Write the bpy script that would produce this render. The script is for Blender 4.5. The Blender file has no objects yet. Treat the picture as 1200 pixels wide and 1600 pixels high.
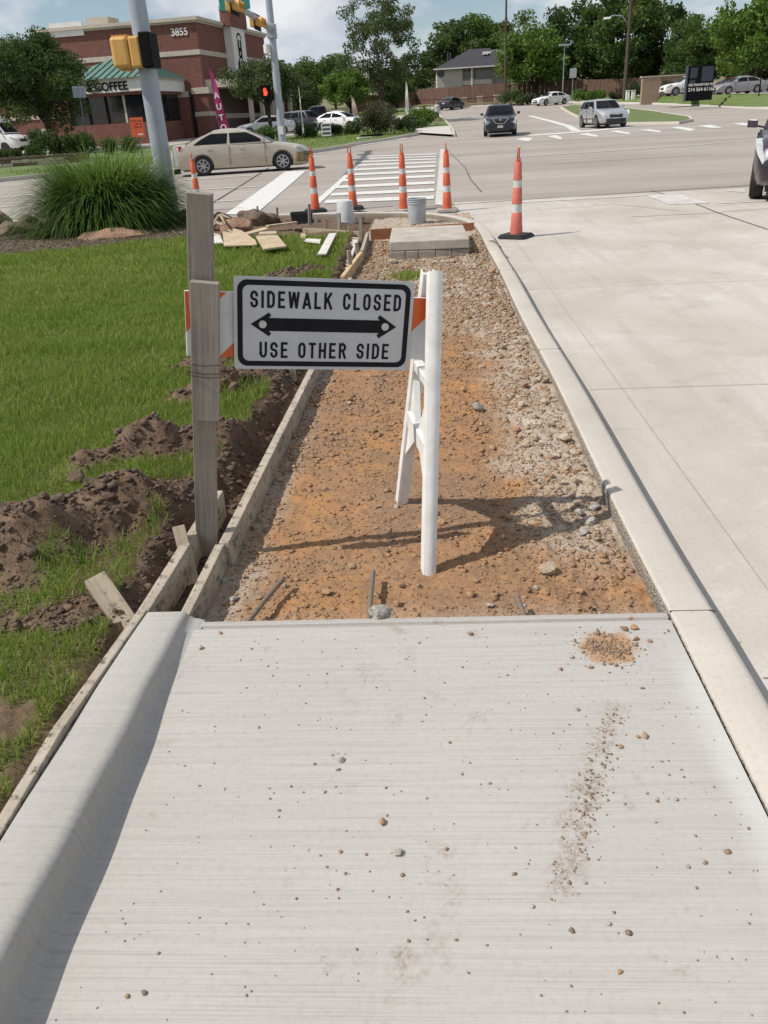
import bpy, bmesh, math, random
import numpy as np
from mathutils import Vector, Matrix

# ------------------------------------------------------------------ camera, sky, sun, exposure
scn = bpy.context.scene
COL = scn.collection
FPX, CAM_H = 1250.0, 1.46                       # focal length in pixels of a 1200x1600 frame, eye height
PITCH, ROLL, YAW = math.radians(26.293), math.radians(-3.319), math.radians(-3.854)
_fw = Vector((math.sin(YAW)*math.cos(PITCH), math.cos(YAW)*math.cos(PITCH), -math.sin(PITCH)))
_r0 = Vector((math.cos(YAW), -math.sin(YAW), 0))
_u0 = _r0.cross(_fw)
_rt = math.cos(ROLL)*_r0 + math.sin(ROLL)*_u0
_up = -math.sin(ROLL)*_r0 + math.cos(ROLL)*_u0
CAM = Vector((0, 0, CAM_H))
cd = bpy.data.cameras.new('camera')
cam = bpy.data.objects.new('camera', cd)
COL.objects.link(cam)
cam.matrix_world = Matrix(((_rt.x, _up.x, -_fw.x, 0), (_rt.y, _up.y, -_fw.y, 0), (_rt.z, _up.z, -_fw.z, CAM_H), (0, 0, 0, 1)))
cd.sensor_fit = 'VERTICAL'
cd.sensor_height = 24.0
cd.lens = 24.0*FPX/1600.0
cd.clip_start = 0.05
cd.clip_end = 3000
scn.camera = cam

SUN_EL, SUN_TO = math.radians(51.3), Vector((0.9636, 0.2672, 0))     # shadows run this way on the ground
sd = bpy.data.lights.new('sun', 'SUN')
sd.energy = 4.6
sd.angle = math.radians(0.55)
sd.color = (1.0, 0.955, 0.88)
sun = bpy.data.objects.new('sun', sd)
COL.objects.link(sun)
_sdir = Vector((SUN_TO.x*math.cos(SUN_EL), SUN_TO.y*math.cos(SUN_EL), -math.sin(SUN_EL)))
sun.rotation_euler = _sdir.to_track_quat('-Z', 'Y').to_euler()
sun.location = (-20, -5, 30)

wd = bpy.data.worlds.new('World')
scn.world = wd
wd.use_nodes = True
_nt = wd.node_tree
_nt.nodes.clear()
def _wn(t, **k):
    n = _nt.nodes.new(t)
    for a, b in k.items(): setattr(n, a, b)
    return n
_out = _wn('ShaderNodeOutputWorld'); _bg = _wn('ShaderNodeBackground')
_sky = _wn('ShaderNodeTexSky', sky_type='NISHITA', sun_disc=False, sun_elevation=SUN_EL,
           sun_rotation=math.atan2(-SUN_TO.x, -SUN_TO.y), air_density=1.0, dust_density=0.6, ozone_density=1.6)
_tc = _wn('ShaderNodeTexCoord')
_cn = _wn('ShaderNodeTexNoise'); _cn.inputs['Scale'].default_value = 4.2
_cn.inputs['Detail'].default_value = 9; _cn.inputs['Roughness'].default_value = 0.56; _cn.inputs['Distortion'].default_value = 0.1
_mp = _wn('ShaderNodeMapping'); _mp.inputs['Location'].default_value = (3.7, 1.35, 0)
_nt.links.new(_tc.outputs['Generated'], _mp.inputs[0]); _mp.inputs['Scale'].default_value = (1, 1, 2.3); _nt.links.new(_mp.outputs[0], _cn.inputs['Vector'])
_cr = _wn('ShaderNodeValToRGB')
_cr.color_ramp.elements[0].position = 0.445; _cr.color_ramp.elements[1].position = 0.53
_nt.links.new(_cn.outputs['Fac'], _cr.inputs[0])
_cn2 = _wn('ShaderNodeTexNoise'); _cn2.inputs['Scale'].default_value = 6.5; _cn2.inputs['Detail'].default_value = 6
_nt.links.new(_mp.outputs[0], _cn2.inputs['Vector'])
_cr2 = _wn('ShaderNodeValToRGB')
_cr2.color_ramp.elements[0].position = 0.36; _cr2.color_ramp.elements[1].position = 0.6
_cr2.color_ramp.elements[0].color = (0.62, 0.67, 0.74, 1); _cr2.color_ramp.elements[1].color = (1, 1, 1, 1)
_nt.links.new(_cn2.outputs['Fac'], _cr2.inputs[0])
_cm = _wn('ShaderNodeMix', data_type='RGBA', blend_type='MULTIPLY'); _cm.inputs[0].default_value = 1
_cm.inputs[7].default_value = (8.6, 8.7, 8.9, 1)
_nt.links.new(_cr2.outputs[0], _cm.inputs[6])
_sm = _wn('ShaderNodeMix', data_type='RGBA')
_nt.links.new(_cr.outputs[0], _sm.inputs[0]); _nt.links.new(_sky.outputs[0], _sm.inputs[6]); _nt.links.new(_cm.outputs[2], _sm.inputs[7])
_nt.links.new(_sm.outputs[2], _bg.inputs['Color'])
_bg.inputs['Strength'].default_value = 0.10
_nt.links.new(_bg.outputs[0], _out.inputs['Surface'])

vs = scn.view_settings
vs.view_transform = 'Standard'; vs.look = 'None'; vs.gamma = 1; vs.use_curve_mapping = False
vs.exposure = 0.0

# ------------------------------------------------------------------ measuring helpers
def T(y):
    """height of the street: level at the crossing, then climbing gently"""
    if y < 18: return -0.15
    if y < 130: return -0.15 + 0.0002*(y-18)**2
    return -0.15 + 0.0002*112**2 + (y-130)*0.0448
def ray(px, py): return _fw + _rt*((px-600)/FPX) + _up*((800-py)/FPX)
def gz(px, py, z=0.0):
    d = ray(px, py); return CAM + d*((z-CAM_H)/d.z)
def at(px, py, Y):
    d = ray(px, py); return CAM + d*(Y/d.y)
def gt(px, py, dz=0.0):
    d = ray(px, py); t = 1.0
    while t < 600:
        p = CAM + d*t
        if p.z < T(p.y)+dz: break
        t *= 1.02
    lo, hi = t/1.02, t
    for _ in range(30):
        m = (lo+hi)/2; p = CAM + d*m
        if p.z < T(p.y)+dz: hi = m
        else: lo = m
    return CAM + d*hi

# ------------------------------------------------------------------ noise
def _hash(ix, iy, s):
    h = (ix.astype(np.int64)*374761393 + iy.astype(np.int64)*668265263 + s*974711) & 0x7fffffff
    h = ((h ^ (h >> 13))*1274126177) & 0x7fffffff
    return ((h ^ (h >> 16)) & 0xffff)/65535.0
def vnoise(x, y, s=0):
    x = np.asarray(x, float); y = np.asarray(y, float)
    ix = np.floor(x); iy = np.floor(y); fx = x-ix; fy = y-iy
    fx = fx*fx*(3-2*fx); fy = fy*fy*(3-2*fy)
    a = _hash(ix, iy, s); b = _hash(ix+1, iy, s); c = _hash(ix, iy+1, s); d = _hash(ix+1, iy+1, s)
    return (a*(1-fx)+b*fx)*(1-fy) + (c*(1-fx)+d*fx)*fy
def fbm(x, y, o=4, s=0):
    r = 0; a = .5; n = 0
    for i in range(o):
        r = r + a*vnoise(np.asarray(x)*2**i+17*i, np.asarray(y)*2**i-9*i, s+i); n += a; a *= .5
    return r/n
def sstep(a, b, x):
    t = np.clip((np.asarray(x, float)-a)/(b-a), 0, 1); return t*t*(3-2*t)

# ------------------------------------------------------------------ mesh helpers
class MB:
    def __init__(s): s.v = []; s.f = []
    def add(s, vs, fs):
        n = len(s.v); s.v += [tuple(p) for p in vs]; s.f += [tuple(i+n for i in f) for f in fs]; return s
    def box(s, x0, x1, y0, y1, z0, z1):
        return s.add([(x0,y0,z0),(x1,y0,z0),(x1,y1,z0),(x0,y1,z0),(x0,y0,z1),(x1,y0,z1),(x1,y1,z1),(x0,y1,z1)],
                     [(0,3,2,1),(4,5,6,7),(0,1,5,4),(1,2,6,5),(2,3,7,6),(3,0,4,7)])
    def hexa(s, p): return s.add(p, [(0,3,2,1),(4,5,6,7),(0,1,5,4),(1,2,6,5),(2,3,7,6),(3,0,4,7)])
    def beam(s, p0, p1, w, h, up=(0,0,1)):
        p0 = Vector(p0); p1 = Vector(p1); d = (p1-p0).normalized(); u = Vector(up)
        sd_ = d.cross(u)
        if sd_.length < 1e-4: sd_ = d.cross(Vector((1,0,0)))
        sd_.normalize(); u = sd_.cross(d).normalized()
        a, b = sd_*w/2, u*h/2
        return s.add([p0-a-b, p0+a-b, p0+a+b, p0-a+b, p1-a-b, p1+a-b, p1+a+b, p1-a+b],
                     [(0,1,2,3),(7,6,5,4),(0,4,5,1),(1,5,6,2),(2,6,7,3),(3,7,4,0)])
    def tube(s, pts, r, n=8, cap=True):
        pts = [Vector(p) for p in pts]; rs = r if hasattr(r, '__len__') else [r]*len(pts)
        base = len(s.v); prev = None
        for i, p in enumerate(pts):
            d = (pts[min(i+1, len(pts)-1)] - pts[max(i-1, 0)]).normalized()
            if prev is None:
                a = d.orthogonal().normalized()
            else:
                a = (prev - d*prev.dot(d))
                a = a.normalized() if a.length > 1e-6 else d.orthogonal().normalized()
            prev = a; b = d.cross(a)
            for k in range(n):
                t = 2*math.pi*k/n
                s.v.append(tuple(p + a*(rs[i]*math.cos(t)) + b*(rs[i]*math.sin(t))))
        for i in range(len(pts)-1):
            for k in range(n):
                q = base+i*n; k2 = (k+1) % n
                s.f.append((q+k, q+k2, q+n+k2, q+n+k))
        if cap:
            s.f.append(tuple(base+k for k in reversed(range(n))))
            s.f.append(tuple(base+(len(pts)-1)*n+k for k in range(n)))
        return s
    def lathe(s, prof, n=20, c=(0,0,0), axis='z', cap=True):
        base = len(s.v)
        for r, z in prof:
            for k in range(n):
                t = 2*math.pi*k/n; a, b = r*math.cos(t), r*math.sin(t)
                s.v.append((c[0]+a, c[1]+b, c[2]+z) if axis == 'z' else ((c[0]+a, c[1]+z, c[2]-b) if axis == 'y' else (c[0]+z, c[1]+a, c[2]+b)))
        for i in range(len(prof)-1):
            for k in range(n):
                q = base+i*n; k2 = (k+1) % n
                s.f.append((q+k, q+k2, q+n+k2, q+n+k))
        if cap:
            s.f.append(tuple(base+k for k in reversed(range(n))))
            s.f.append(tuple(base+(len(prof)-1)*n+k for k in range(n)))
        return s
    def prism(s, poly, z0, z1):
        n = len(poly)
        return s.add([(x,y,z0) for x,y in poly]+[(x,y,z1) for x,y in poly],
                     [tuple(reversed(range(n))), tuple(range(n,2*n))]+[(i,(i+1)%n,n+(i+1)%n,n+i) for i in range(n)])
    def tri_ext(s, pts, ext):
        """extrude a flat polygon of 3D points by a vector"""
        n = len(pts); e = Vector(ext)
        return s.add([Vector(p) for p in pts]+[Vector(p)+e for p in pts],
                     [tuple(reversed(range(n))), tuple(range(n,2*n))]+[(i,(i+1)%n,n+(i+1)%n,n+i) for i in range(n)])
    def xf(s, m):
        s.v = [tuple(m @ Vector(p)) for p in s.v]; return s
    def build(s, name, mat=None, parent=None, smooth=False, bevel=0, fix=False):
        me = bpy.data.meshes.new(name); me.from_pydata(s.v, [], s.f)
        if fix:
            bm = bmesh.new(); bm.from_mesh(me); bmesh.ops.recalc_face_normals(bm, faces=bm.faces); bm.to_mesh(me); bm.free()
        me.update()
        o = bpy.data.objects.new(name, me); COL.objects.link(o)
        if mat is not None: me.materials.append(mat)
        if parent is not None: o.parent = parent
        if smooth:
            for p in me.polygons: p.use_smooth = True
            if smooth == 'auto':
                me.set_sharp_from_angle(angle=math.radians(38))
        if bevel:
            b = o.modifiers.new('bevel', 'BEVEL'); b.width = bevel; b.segments = 2; b.limit_method = 'ANGLE'
        return o

def npmesh(name, verts, faces_tri=None, faces_quad=None, mat=None, parent=None, smooth=False, attrs=None):
    me = bpy.data.meshes.new(name)
    verts = np.ascontiguousarray(verts, np.float32)
    me.vertices.add(len(verts)); me.vertices.foreach_set('co', verts.ravel())
    parts = []; starts = []; off = 0
    for fa in (faces_tri, faces_quad):
        if fa is None or len(fa) == 0: continue
        fa = np.ascontiguousarray(fa, np.int32); k = fa.shape[1]
        parts.append(fa.ravel()); starts.append(off+np.arange(len(fa), dtype=np.int32)*k); off += fa.size
    loops = np.concatenate(parts); st = np.concatenate(starts)
    me.loops.add(len(loops)); me.loops.foreach_set('vertex_index', loops)
    me.polygons.add(len(st)); me.polygons.foreach_set('loop_start', st.astype(np.int32))
    me.update(calc_edges=True)
    if smooth: me.polygons.foreach_set('use_smooth', np.ones(len(st), bool))
    for k, a in (attrs or {}).items():
        at_ = me.attributes.new(k, 'FLOAT', 'POINT'); at_.data.foreach_set('value', np.ascontiguousarray(a, np.float32))
    o = bpy.data.objects.new(name, me); COL.objects.link(o)
    if mat is not None: me.materials.append(mat)
    if parent is not None: o.parent = parent
    return o
def gridmesh(name, xs, ys, zf, mat, attr=None, smooth=True):
    X, Y = np.meshgrid(xs, ys); Z = zf(X, Y); nx, ny = len(xs), len(ys)
    i = (np.arange(ny-1)[:, None]*nx + np.arange(nx-1)[None, :]).ravel()
    q = np.stack([i, i+1, i+nx+1, i+nx], 1)
    at_ = {k: f(X, Y).ravel() for k, f in (attr or {}).items()}
    return npmesh(name, np.stack([X, Y, Z], -1).reshape(-1, 3), None, q, mat, None, smooth, at_)

def tag(o, label=None, cat=None, group=None, kind=None):
    if label: o['label'] = label
    if cat: o['category'] = cat
    if group: o['group'] = group
    if kind: o['kind'] = kind
    return o
def thing(name, label, cat, loc=(0,0,0), rz=0, group=None):
    o = bpy.data.objects.new(name, None); COL.objects.link(o)
    o.location = loc; o.rotation_euler = (0, 0, rz); o.empty_display_size = 0.1
    return tag(o, label, cat, group)
def copy_tree(o, parent=None):
    c = o.copy(); COL.objects.link(c); c.parent = parent
    for ch in list(o.children): copy_tree(ch, c)
    return c

# ------------------------------------------------------------------ material helpers
class NT:
    def __init__(s, name):
        s.m = bpy.data.materials.new(name); s.m.use_nodes = True; s.t = s.m.node_tree
        s.b = s.t.nodes['Principled BSDF']; s.o = s.t.nodes['Material Output']
    def n(s, t, **k):
        x = s.t.nodes.new(t)
        for a, b in k.items():
            if a.startswith('i_'): x.inputs[a[2:].replace('_', ' ')].default_value = b
            else: setattr(x, a, b)
        return x
    def l(s, a, b): s.t.links.new(a, b)
    def coord(s, kind='Object', scale=(1,1,1), rot=(0,0,0)):
        if kind == 'World': src = s.n('ShaderNodeNewGeometry').outputs['Position']
        else: src = s.n('ShaderNodeTexCoord').outputs[kind]
        mp = s.n('ShaderNodeMapping'); mp.inputs['Scale'].default_value = scale; mp.inputs['Rotation'].default_value = rot
        s.l(src, mp.inputs[0]); return mp.outputs[0]
    def noise(s, vec, scale, detail=5, rough=.55, dist=0):
        x = s.n('ShaderNodeTexNoise'); x.inputs['Scale'].default_value = scale; x.inputs['Detail'].default_value = detail
        x.inputs['Roughness'].default_value = rough; x.inputs['Distortion'].default_value = dist
        s.l(vec, x.inputs['Vector']); return x.outputs['Fac']
    def ramp(s, fac, stops):
        x = s.n('ShaderNodeValToRGB'); e = x.color_ramp.elements
        while len(e) < len(stops): e.new(.5)
        for el, (p, c) in zip(e, stops):
            el.position = p; el.color = (c, c, c, 1) if not hasattr(c, '__len__') else (*c, 1)
        s.l(fac, x.inputs[0]); return x.outputs[0]
    def mix(s, fac, a, b, mode='MIX'):
        x = s.n('ShaderNodeMix', data_type='RGBA', blend_type=mode)
        for sock, val in ((x.inputs[0], fac), (x.inputs[6], a), (x.inputs[7], b)):
            if hasattr(val, 'is_output'): s.l(val, sock)
            elif hasattr(val, '__len__'): sock.default_value = (*val, 1)
            else: sock.default_value = val
        return x.outputs[2]
    def math(s, op, a, b=None):
        x = s.n('ShaderNodeMath', operation=op)
        for sock, val in ((x.inputs[0], a), (x.inputs[1], b)):
            if val is None: continue
            if hasattr(val, 'is_output'): s.l(val, sock)
            else: sock.default_value = val
        return x.outputs[0]
    def attr(s, name): return s.n('ShaderNodeAttribute', attribute_name=name).outputs['Fac']
    def bump(s, h, strength=.3, dist=.01, prev=None):
        x = s.n('ShaderNodeBump'); x.inputs['Strength'].default_value = strength; x.inputs['Distance'].default_value = dist
        s.l(h, x.inputs['Height'])
        if prev is not None: s.l(prev, x.inputs['Normal'])
        return x.outputs[0]
    def fin(s, col=None, rough=.8, norm=None, metal=0, spec=None, coat=0):
        if col is not None:
            if hasattr(col, 'is_output'): s.l(col, s.b.inputs['Base Color'])
            else: s.b.inputs['Base Color'].default_value = (*col, 1)
        if hasattr(rough, 'is_output'): s.l(rough, s.b.inputs['Roughness'])
        else: s.b.inputs['Roughness'].default_value = rough
        if norm is not None: s.l(norm, s.b.inputs['Normal'])
        s.b.inputs['Metallic'].default_value = metal
        if spec is not None: s.b.inputs['Specular IOR Level'].default_value = spec
        s.b.inputs['Coat Weight'].default_value = coat; s.b.inputs['Coat Roughness'].default_value = .06
        return s.m
def simple(name, c, rough=.6, c2=None, scale=8, bump=0, bscale=40, metal=0, stretch=(1,1,1), spec=None, coat=0, kind='Object', bd=.004):
    """colour with noise variation toward c2, plus fine relief"""
    n = NT(name); v = n.coord(kind, stretch)
    c2 = c2 or tuple(x*.8 for x in c)
    col = n.mix(n.ramp(n.noise(v, scale), [(.35, 0.), (.65, 1.)]), c, c2)
    nm = n.bump(n.noise(v, bscale, 4), bump, bd) if bump else None
    return n.fin(col, rough, nm, metal, spec, coat)
# ------------------------------------------------------------------ materials of the ground
def concrete(name, c, c2, broom=0, speck=.28, stain=False, rough=.85, big=1.2):
    n = NT(name); v = n.coord('World')
    col = n.mix(n.ramp(n.noise(v, big, 6, .6), [(.32, 0.), (.68, 1.)]), c, c2)
    fine = n.noise(v, 55, 4, .7)
    col = n.mix(n.ramp(fine, [(.3, .28), (.5, 0.), (1., 0.)]), col, tuple(x*.62 for x in c))
    sp = n.ramp(n.noise(v, 130, 2, .5), [(.24, speck), (.31, 0.)])
    col = n.mix(sp, col, tuple(x*.35 for x in c))
    nm = n.bump(fine, .25, .004)
    if broom:
        vb = n.coord('World', (2.0, 230, 3)); br = n.noise(vb, 1.0, 3, .6)
        vb2 = n.coord('World', (.8, 60, 3)); br2 = n.noise(vb2, 1.0, 3, .6)
        col = n.mix(n.ramp(br, [(.3, broom), (.52, 0.)]), col, tuple(x*.66 for x in c))
        col = n.mix(n.ramp(br2, [(.32, broom*.55), (.55, 0.)]), col, tuple(x*.78 for x in c))
        nm = n.bump(br, .35, .003, nm)
    if stain:
        col = n.mix(n.attr('clay'), col, (.36, .21, .11))
        mg = n.ramp(n.noise(v, 85, 5, .75), [(.42, 0.), (.60, 1.)])
        col = n.mix(n.math('MULTIPLY', n.attr('mud'), mg), col, (.20, .145, .10))
        col = n.mix(n.attr('pale'), col, (.60, .59, .57))
    return n.fin(col, rough, nm, spec=.3)
m_slab = concrete('sidewalk_concrete', (.40, .376, .348), (.44, .417, .39), broom=.52, stain=True)
m_kerb = concrete('curb_concrete', (.44, .395, .34), (.51, .47, .42), speck=.25, broom=0, big=1.6)
m_lcurb = concrete('new_curb_concrete', (.36, .342, .315), (.40, .382, .357), broom=.3)
def road_mat():
    n = NT('road_concrete'); v = n.coord('World')
    col = n.mix(n.ramp(n.noise(v, .45, 6, .62, .5), [(.36, 0.), (.62, 1.)]), (.40, .355, .305), (.50, .465, .425))
    col = n.mix(n.ramp(n.noise(v, 1.5, 7, .7, .8), [(.55, 0.), (.72, .75)]), col, (.57, .54, .505))
    col = n.mix(n.ramp(n.noise(v, 2.3, 7, .72, 1.), [(.30, .55), (.45, 0.)]), col, (.33, .30, .27))
    col = n.mix(n.ramp(n.noise(n.coord('World', (6, .5, 1)), 1., 5, .6), [(.34, .35), (.5, 0.)]), col, (.34, .305, .265))
    fine = n.noise(v, 60, 4, .7)
    col = n.mix(n.ramp(fine, [(.3, .45), (.5, 0.)]), col, (.30, .27, .235))
    col = n.mix(n.ramp(n.noise(v, 150, 2), [(.24, .5), (.30, 0.)]), col, (.17, .145, .12))
    return n.fin(col, .85, n.bump(fine, .25, .004), spec=.3)
m_road = road_mat()

def cross_mat():
    n = NT('cross_street_concrete'); v = n.coord('World')
    col = n.mix(n.ramp(n.noise(v, .25, 6, .6), [(.35, 0.), (.65, 1.)]), (.31, .275, .24), (.37, .335, .30))
    band = n.noise(n.coord('World', (.035, .55, 1), (0, 0, -.22)), 1., 4, .55)
    col = n.mix(n.ramp(band, [(.38, .55), (.56, 0.)]), col, (.24, .215, .19))
    col = n.mix(n.ramp(n.noise(v, 9, 6, .7), [(.3, .5), (.55, 0.)]), col, (.25, .225, .20))
    return n.fin(col, .85, n.bump(n.noise(v, 30, 4), .2, .004), spec=.3)
m_cross = cross_mat()
def aggregate():
    n = NT('rough_aggregate'); v = n.coord('World')
    vo = n.n('ShaderNodeTexVoronoi'); vo.inputs['Scale'].default_value = 95; n.l(v, vo.inputs['Vector'])
    col = n.ramp(vo.outputs['Distance'], [(.1, (.48, .46, .43)), (.75, (.20, .185, .165))])
    col = n.mix(n.ramp(n.noise(v, 6, 5), [(.4, 0.), (.65, .7)]), col, (.34, .25, .16))
    return n.fin(col, .95, n.bump(vo.outputs['Distance'], 1., .012))
m_aggr = aggregate()
def trench_mat():
    n = NT('clay_and_gravel'); v = n.coord('World')
    big = n.noise(v, 1.7, 5, .6, .6); mid = n.noise(v, 9, 6, .65); fine = n.noise(v, 60, 5, .7)
    clay = n.mix(n.ramp(big, [(.38, 0.), (.62, 1.)]), (.27, .17, .108), (.385, .20, .088))
    clay = n.mix(n.ramp(mid, [(.35, .75), (.6, 0.)]), clay, (.225, .145, .095))
    grav = n.mix(n.ramp(mid, [(.35, 0.), (.65, 1.)]), (.42, .36, .30), (.32, .245, .18))
    col = n.mix(n.attr('gravel'), clay, grav)
    soil = n.mix(n.ramp(mid, [(.3, 0.), (.7, 1.)]), (.075, .05, .035), (.15, .10, .07))
    col = n.mix(n.attr('soil'), col, soil)
    col = n.mix(n.ramp(fine, [(.3, .6), (.5, 0.)]), col, (.10, .062, .038))
    col = n.mix(n.ramp(fine, [(.62, 0.), (.78, .45)]), col, (.44, .34, .24))
    nm = n.bump(mid, .5, .012); nm = n.bump(fine, .8, .006, nm)
    return n.fin(col, .97, nm, spec=.1)
m_trench = trench_mat()
def lawn_mat():
    n = NT('lawn_soil'); v = n.coord('World'); mid = n.noise(v, 12, 6, .65); fine = n.noise(v, 70, 4, .7)
    under = n.mix(n.ramp(mid, [(.35, 0.), (.65, 1.)]), (.085, .11, .03), (.14, .135, .05))
    soil = n.mix(n.ramp(mid, [(.3, 0.), (.7, 1.)]), (.10, .066, .046), (.21, .145, .10))
    col = n.mix(n.attr('soil'), under, soil)
    col = n.mix(n.ramp(fine, [(.3, .6), (.5, 0.)]), col, (.03, .02, .014))
    col = n.mix(n.ramp(fine, [(.64, 0.), (.8, .35)]), col, (.22, .155, .10))
    nm = n.bump(mid, .8, .02); nm = n.bump(fine, .9, .006, nm)
    return n.fin(col, .97, nm, spec=.1)
m_lawn = lawn_mat()
m_rebar = simple('weathered_steel', (.16, .14, .12), .6, (.24, .17, .11), 60, .4, 200, metal=.3)
m_dark = simple('black_rubber', (.022, .022, .024), .7)
m_gap = simple('dark_joint_filler', (.11, .098, .085), .9, kind='World')
m_paint = None
def paint_mat():
    n = NT('worn_white_road_paint'); v = n.coord('World')
    w = n.ramp(n.noise(v, 7, 6, .7), [(.36, .75), (.52, 0.)])
    return n.fin(n.mix(w, (.62, .61, .585), (.40, .37, .335)), .7)
m_paint = paint_mat()
m_oldpaint = simple('faded_white_road_paint', (.56, .545, .52), .8, (.42, .39, .36), 5, kind='World')
def wood(name, c, c2, dark=(.03, .025, .02), spots=0, axis=1, k=1.):
    """grain runs along the local axis"""
    st = [34*k, 34*k, 34*k]; st[axis] = 1.6*k
    n = NT(name); v = n.coord('Object', tuple(st)); v2 = n.coord('Object')
    g = n.noise(v, 1., 6, .65, .4)
    col = n.mix(n.ramp(g, [(.3, 0.), (.7, 1.)]), c2, c)
    st2 = [110*k]*3; st2[axis] = 3*k
    g2 = n.noise(n.coord('Object', tuple(st2)), 1., 3, .6)
    col = n.mix(n.ramp(g2, [(.28, .7), (.42, 0.)]), col, tuple(x*.3 for x in c2))
    col = n.mix(n.ramp(n.noise(v2, 5*k, 4), [(.4, 0.), (.7, .5)]), col, tuple(x*1.25 for x in c))
    if spots:
        col = n.mix(n.ramp(n.noise(v2, 26, 4, .7), [(.36, spots), (.46, 0.)]), col, dark)
        col = n.mix(n.ramp(n.noise(v2, 9, 4, .7), [(.55, 0.), (.7, spots*.6)]), col, (.5, .47, .42))
    nm = n.bump(g, .5, .003); nm = n.bump(g2, .6, .002, nm)
    return n.fin(col, .9, nm, spec=.15)
m_wpost = wood('weathered_grey_timber', (.31, .272, .23), (.165, .14, .118), axis=2)
m_wform = wood('cement_stained_form_board', (.42, .37, .30), (.28, .235, .185), spots=.75, axis=1)
m_wstake = wood('pale_timber_stake', (.38, .32, .24), (.25, .205, .15), spots=.5, axis=2)
m_wred = wood('reddish_brown_board', (.36, .165, .085), (.26, .11, .055), axis=0)
m_wscrap = wood('scrap_plywood', (.50, .40, .28), (.36, .27, .18), spots=.35, axis=0)
m_wwhite = simple('pale_painted_scrap', (.62, .60, .56), .8, (.48, .45, .40), 9, .3, 60)
m_stone = simple('limestone_rubble', (.42, .335, .25), .95, (.30, .22, .155), 14, .8, 70, kind='World', bd=.008)
m_clod = simple('clay_lumps', (.36, .21, .115), .97, (.26, .16, .095), 20, .8, 70, kind='World', bd=.008)
m_grey = simple('grey_crushed_rock', (.36, .335, .30), .95, (.25, .23, .205), 30, .7, 90, kind='World', bd=.006)
m_dirt = simple('dark_turf_soil', (.15, .10, .07), .98, (.085, .056, .04), 16, 1., 60, kind='World', bd=.012)
m_rock = simple('red_brown_sandstone', (.34, .20, .125), .95, (.23, .14, .095), 5, .7, 26, kind='World', bd=.02)
m_rock2 = simple('grey_brown_field_stone', (.19, .13, .095), .95, (.105, .07, .052), 5, .8, 26, kind='World', bd=.02)

# ------------------------------------------------------------------ big sheets: ground, road, crossing street
ys_far = np.concatenate([np.arange(-6, 18, 4), np.arange(18, 132, 2.), np.arange(132, 900, 24.)])
Tv = np.vectorize(T)
ground = gridmesh('ground', np.array([-700, -150, -60, -20, 0, 20, 60, 150, 700.]), ys_far, lambda X, Y: Tv(Y)-.05,
                  simple('ground_earth', (.10, .115, .045), .95, (.13, .11, .06), .4, kind='World'))
tag(ground, kind='structure')
cross_y0 = lambda x: 16.2 + max(-1.2, min(0.17*x, 5)) if x > -3 else 15.7 - .35*(x+3)
road = gridmesh('road', np.linspace(.6, 60, 40), np.concatenate([np.arange(-3, 17.3, .5)]), lambda X, Y: X*0-.15+.0001, m_road)
tag(road, kind='structure')
cross = gridmesh('cross_street', np.linspace(-90, 90, 31), np.concatenate([np.arange(12.0, 60, 2.), np.arange(60, 133, 2.), [150, 180, 240]]),
                 lambda X, Y: Tv(Y)-.006-.02*(X < .61)*(Y < 14), m_cross)
tag(cross, kind='structure')

def sheet(name, pts, dz, mat, parent, tess=2.0):
    """flat-laid polygon following the street"""
    bm = bmesh.new(); vs_ = [bm.verts.new((p[0], p[1], 0)) for p in pts]; bm.faces.new(vs_)
    y0, y1 = min(p[1] for p in pts), max(p[1] for p in pts)
    k = math.ceil(max(y0, 18)/tess)*tess
    while k < y1:
        bmesh.ops.bisect_plane(bm, geom=bm.verts[:]+bm.edges[:]+bm.faces[:], plane_co=(0, k, 0), plane_no=(0, 1, 0)); k += tess
    bmesh.ops.triangulate(bm, faces=bm.faces[:])
    for v in bm.verts: v.co.z = T(v.co.y)+dz
    bmesh.ops.recalc_face_normals(bm, faces=bm.faces)
    if bm.faces and sum(f.normal.z for f in bm.faces) < 0: bmesh.ops.reverse_faces(bm, faces=bm.faces[:])
    me = bpy.data.meshes.new(name); bm.to_mesh(me); bm.free(); me.materials.append(mat)
    o = bpy.data.objects.new(name, me); COL.objects.link(o); o.parent = parent
    return o
def strip(pts, w):
    """outline of a line of width w through pts"""
    L = []; R = []
    for i, p in enumerate(pts):
        a = Vector(pts[max(i-1, 0)][:2]); b = Vector(pts[min(i+1, len(pts)-1)][:2]); d = (b-a).normalized(); n = Vector((-d.y, d.x))*w/2
        L.append((p[0]+n.x, p[1]+n.y)); R.append((p[0]-n.x, p[1]-n.y))
    return L+R[::-1]
def dense(pts, step=1.5):
    out = []
    for a, b in zip(pts, pts[1:]):
        a = Vector(a[:2]); b = Vector(b[:2]); k = max(1, int((b-a).length/step))
        out += [tuple(a.lerp(b, i/k)) for i in range(k)]
    return out+[tuple(pts[-1][:2])]
def pxline(name, px, w, mat, parent, dz=.004):
    pts = [gt(x, y) for x, y in px]
    return sheet(name, strip(dense([(p.x, p.y) for p in pts], 3), w), dz, mat, parent)
def pxpoly(name, px, mat, parent, dz=.004): return sheet(name, [tuple(gt(x, y))[:2] for x, y in px], dz, mat, parent)

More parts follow.
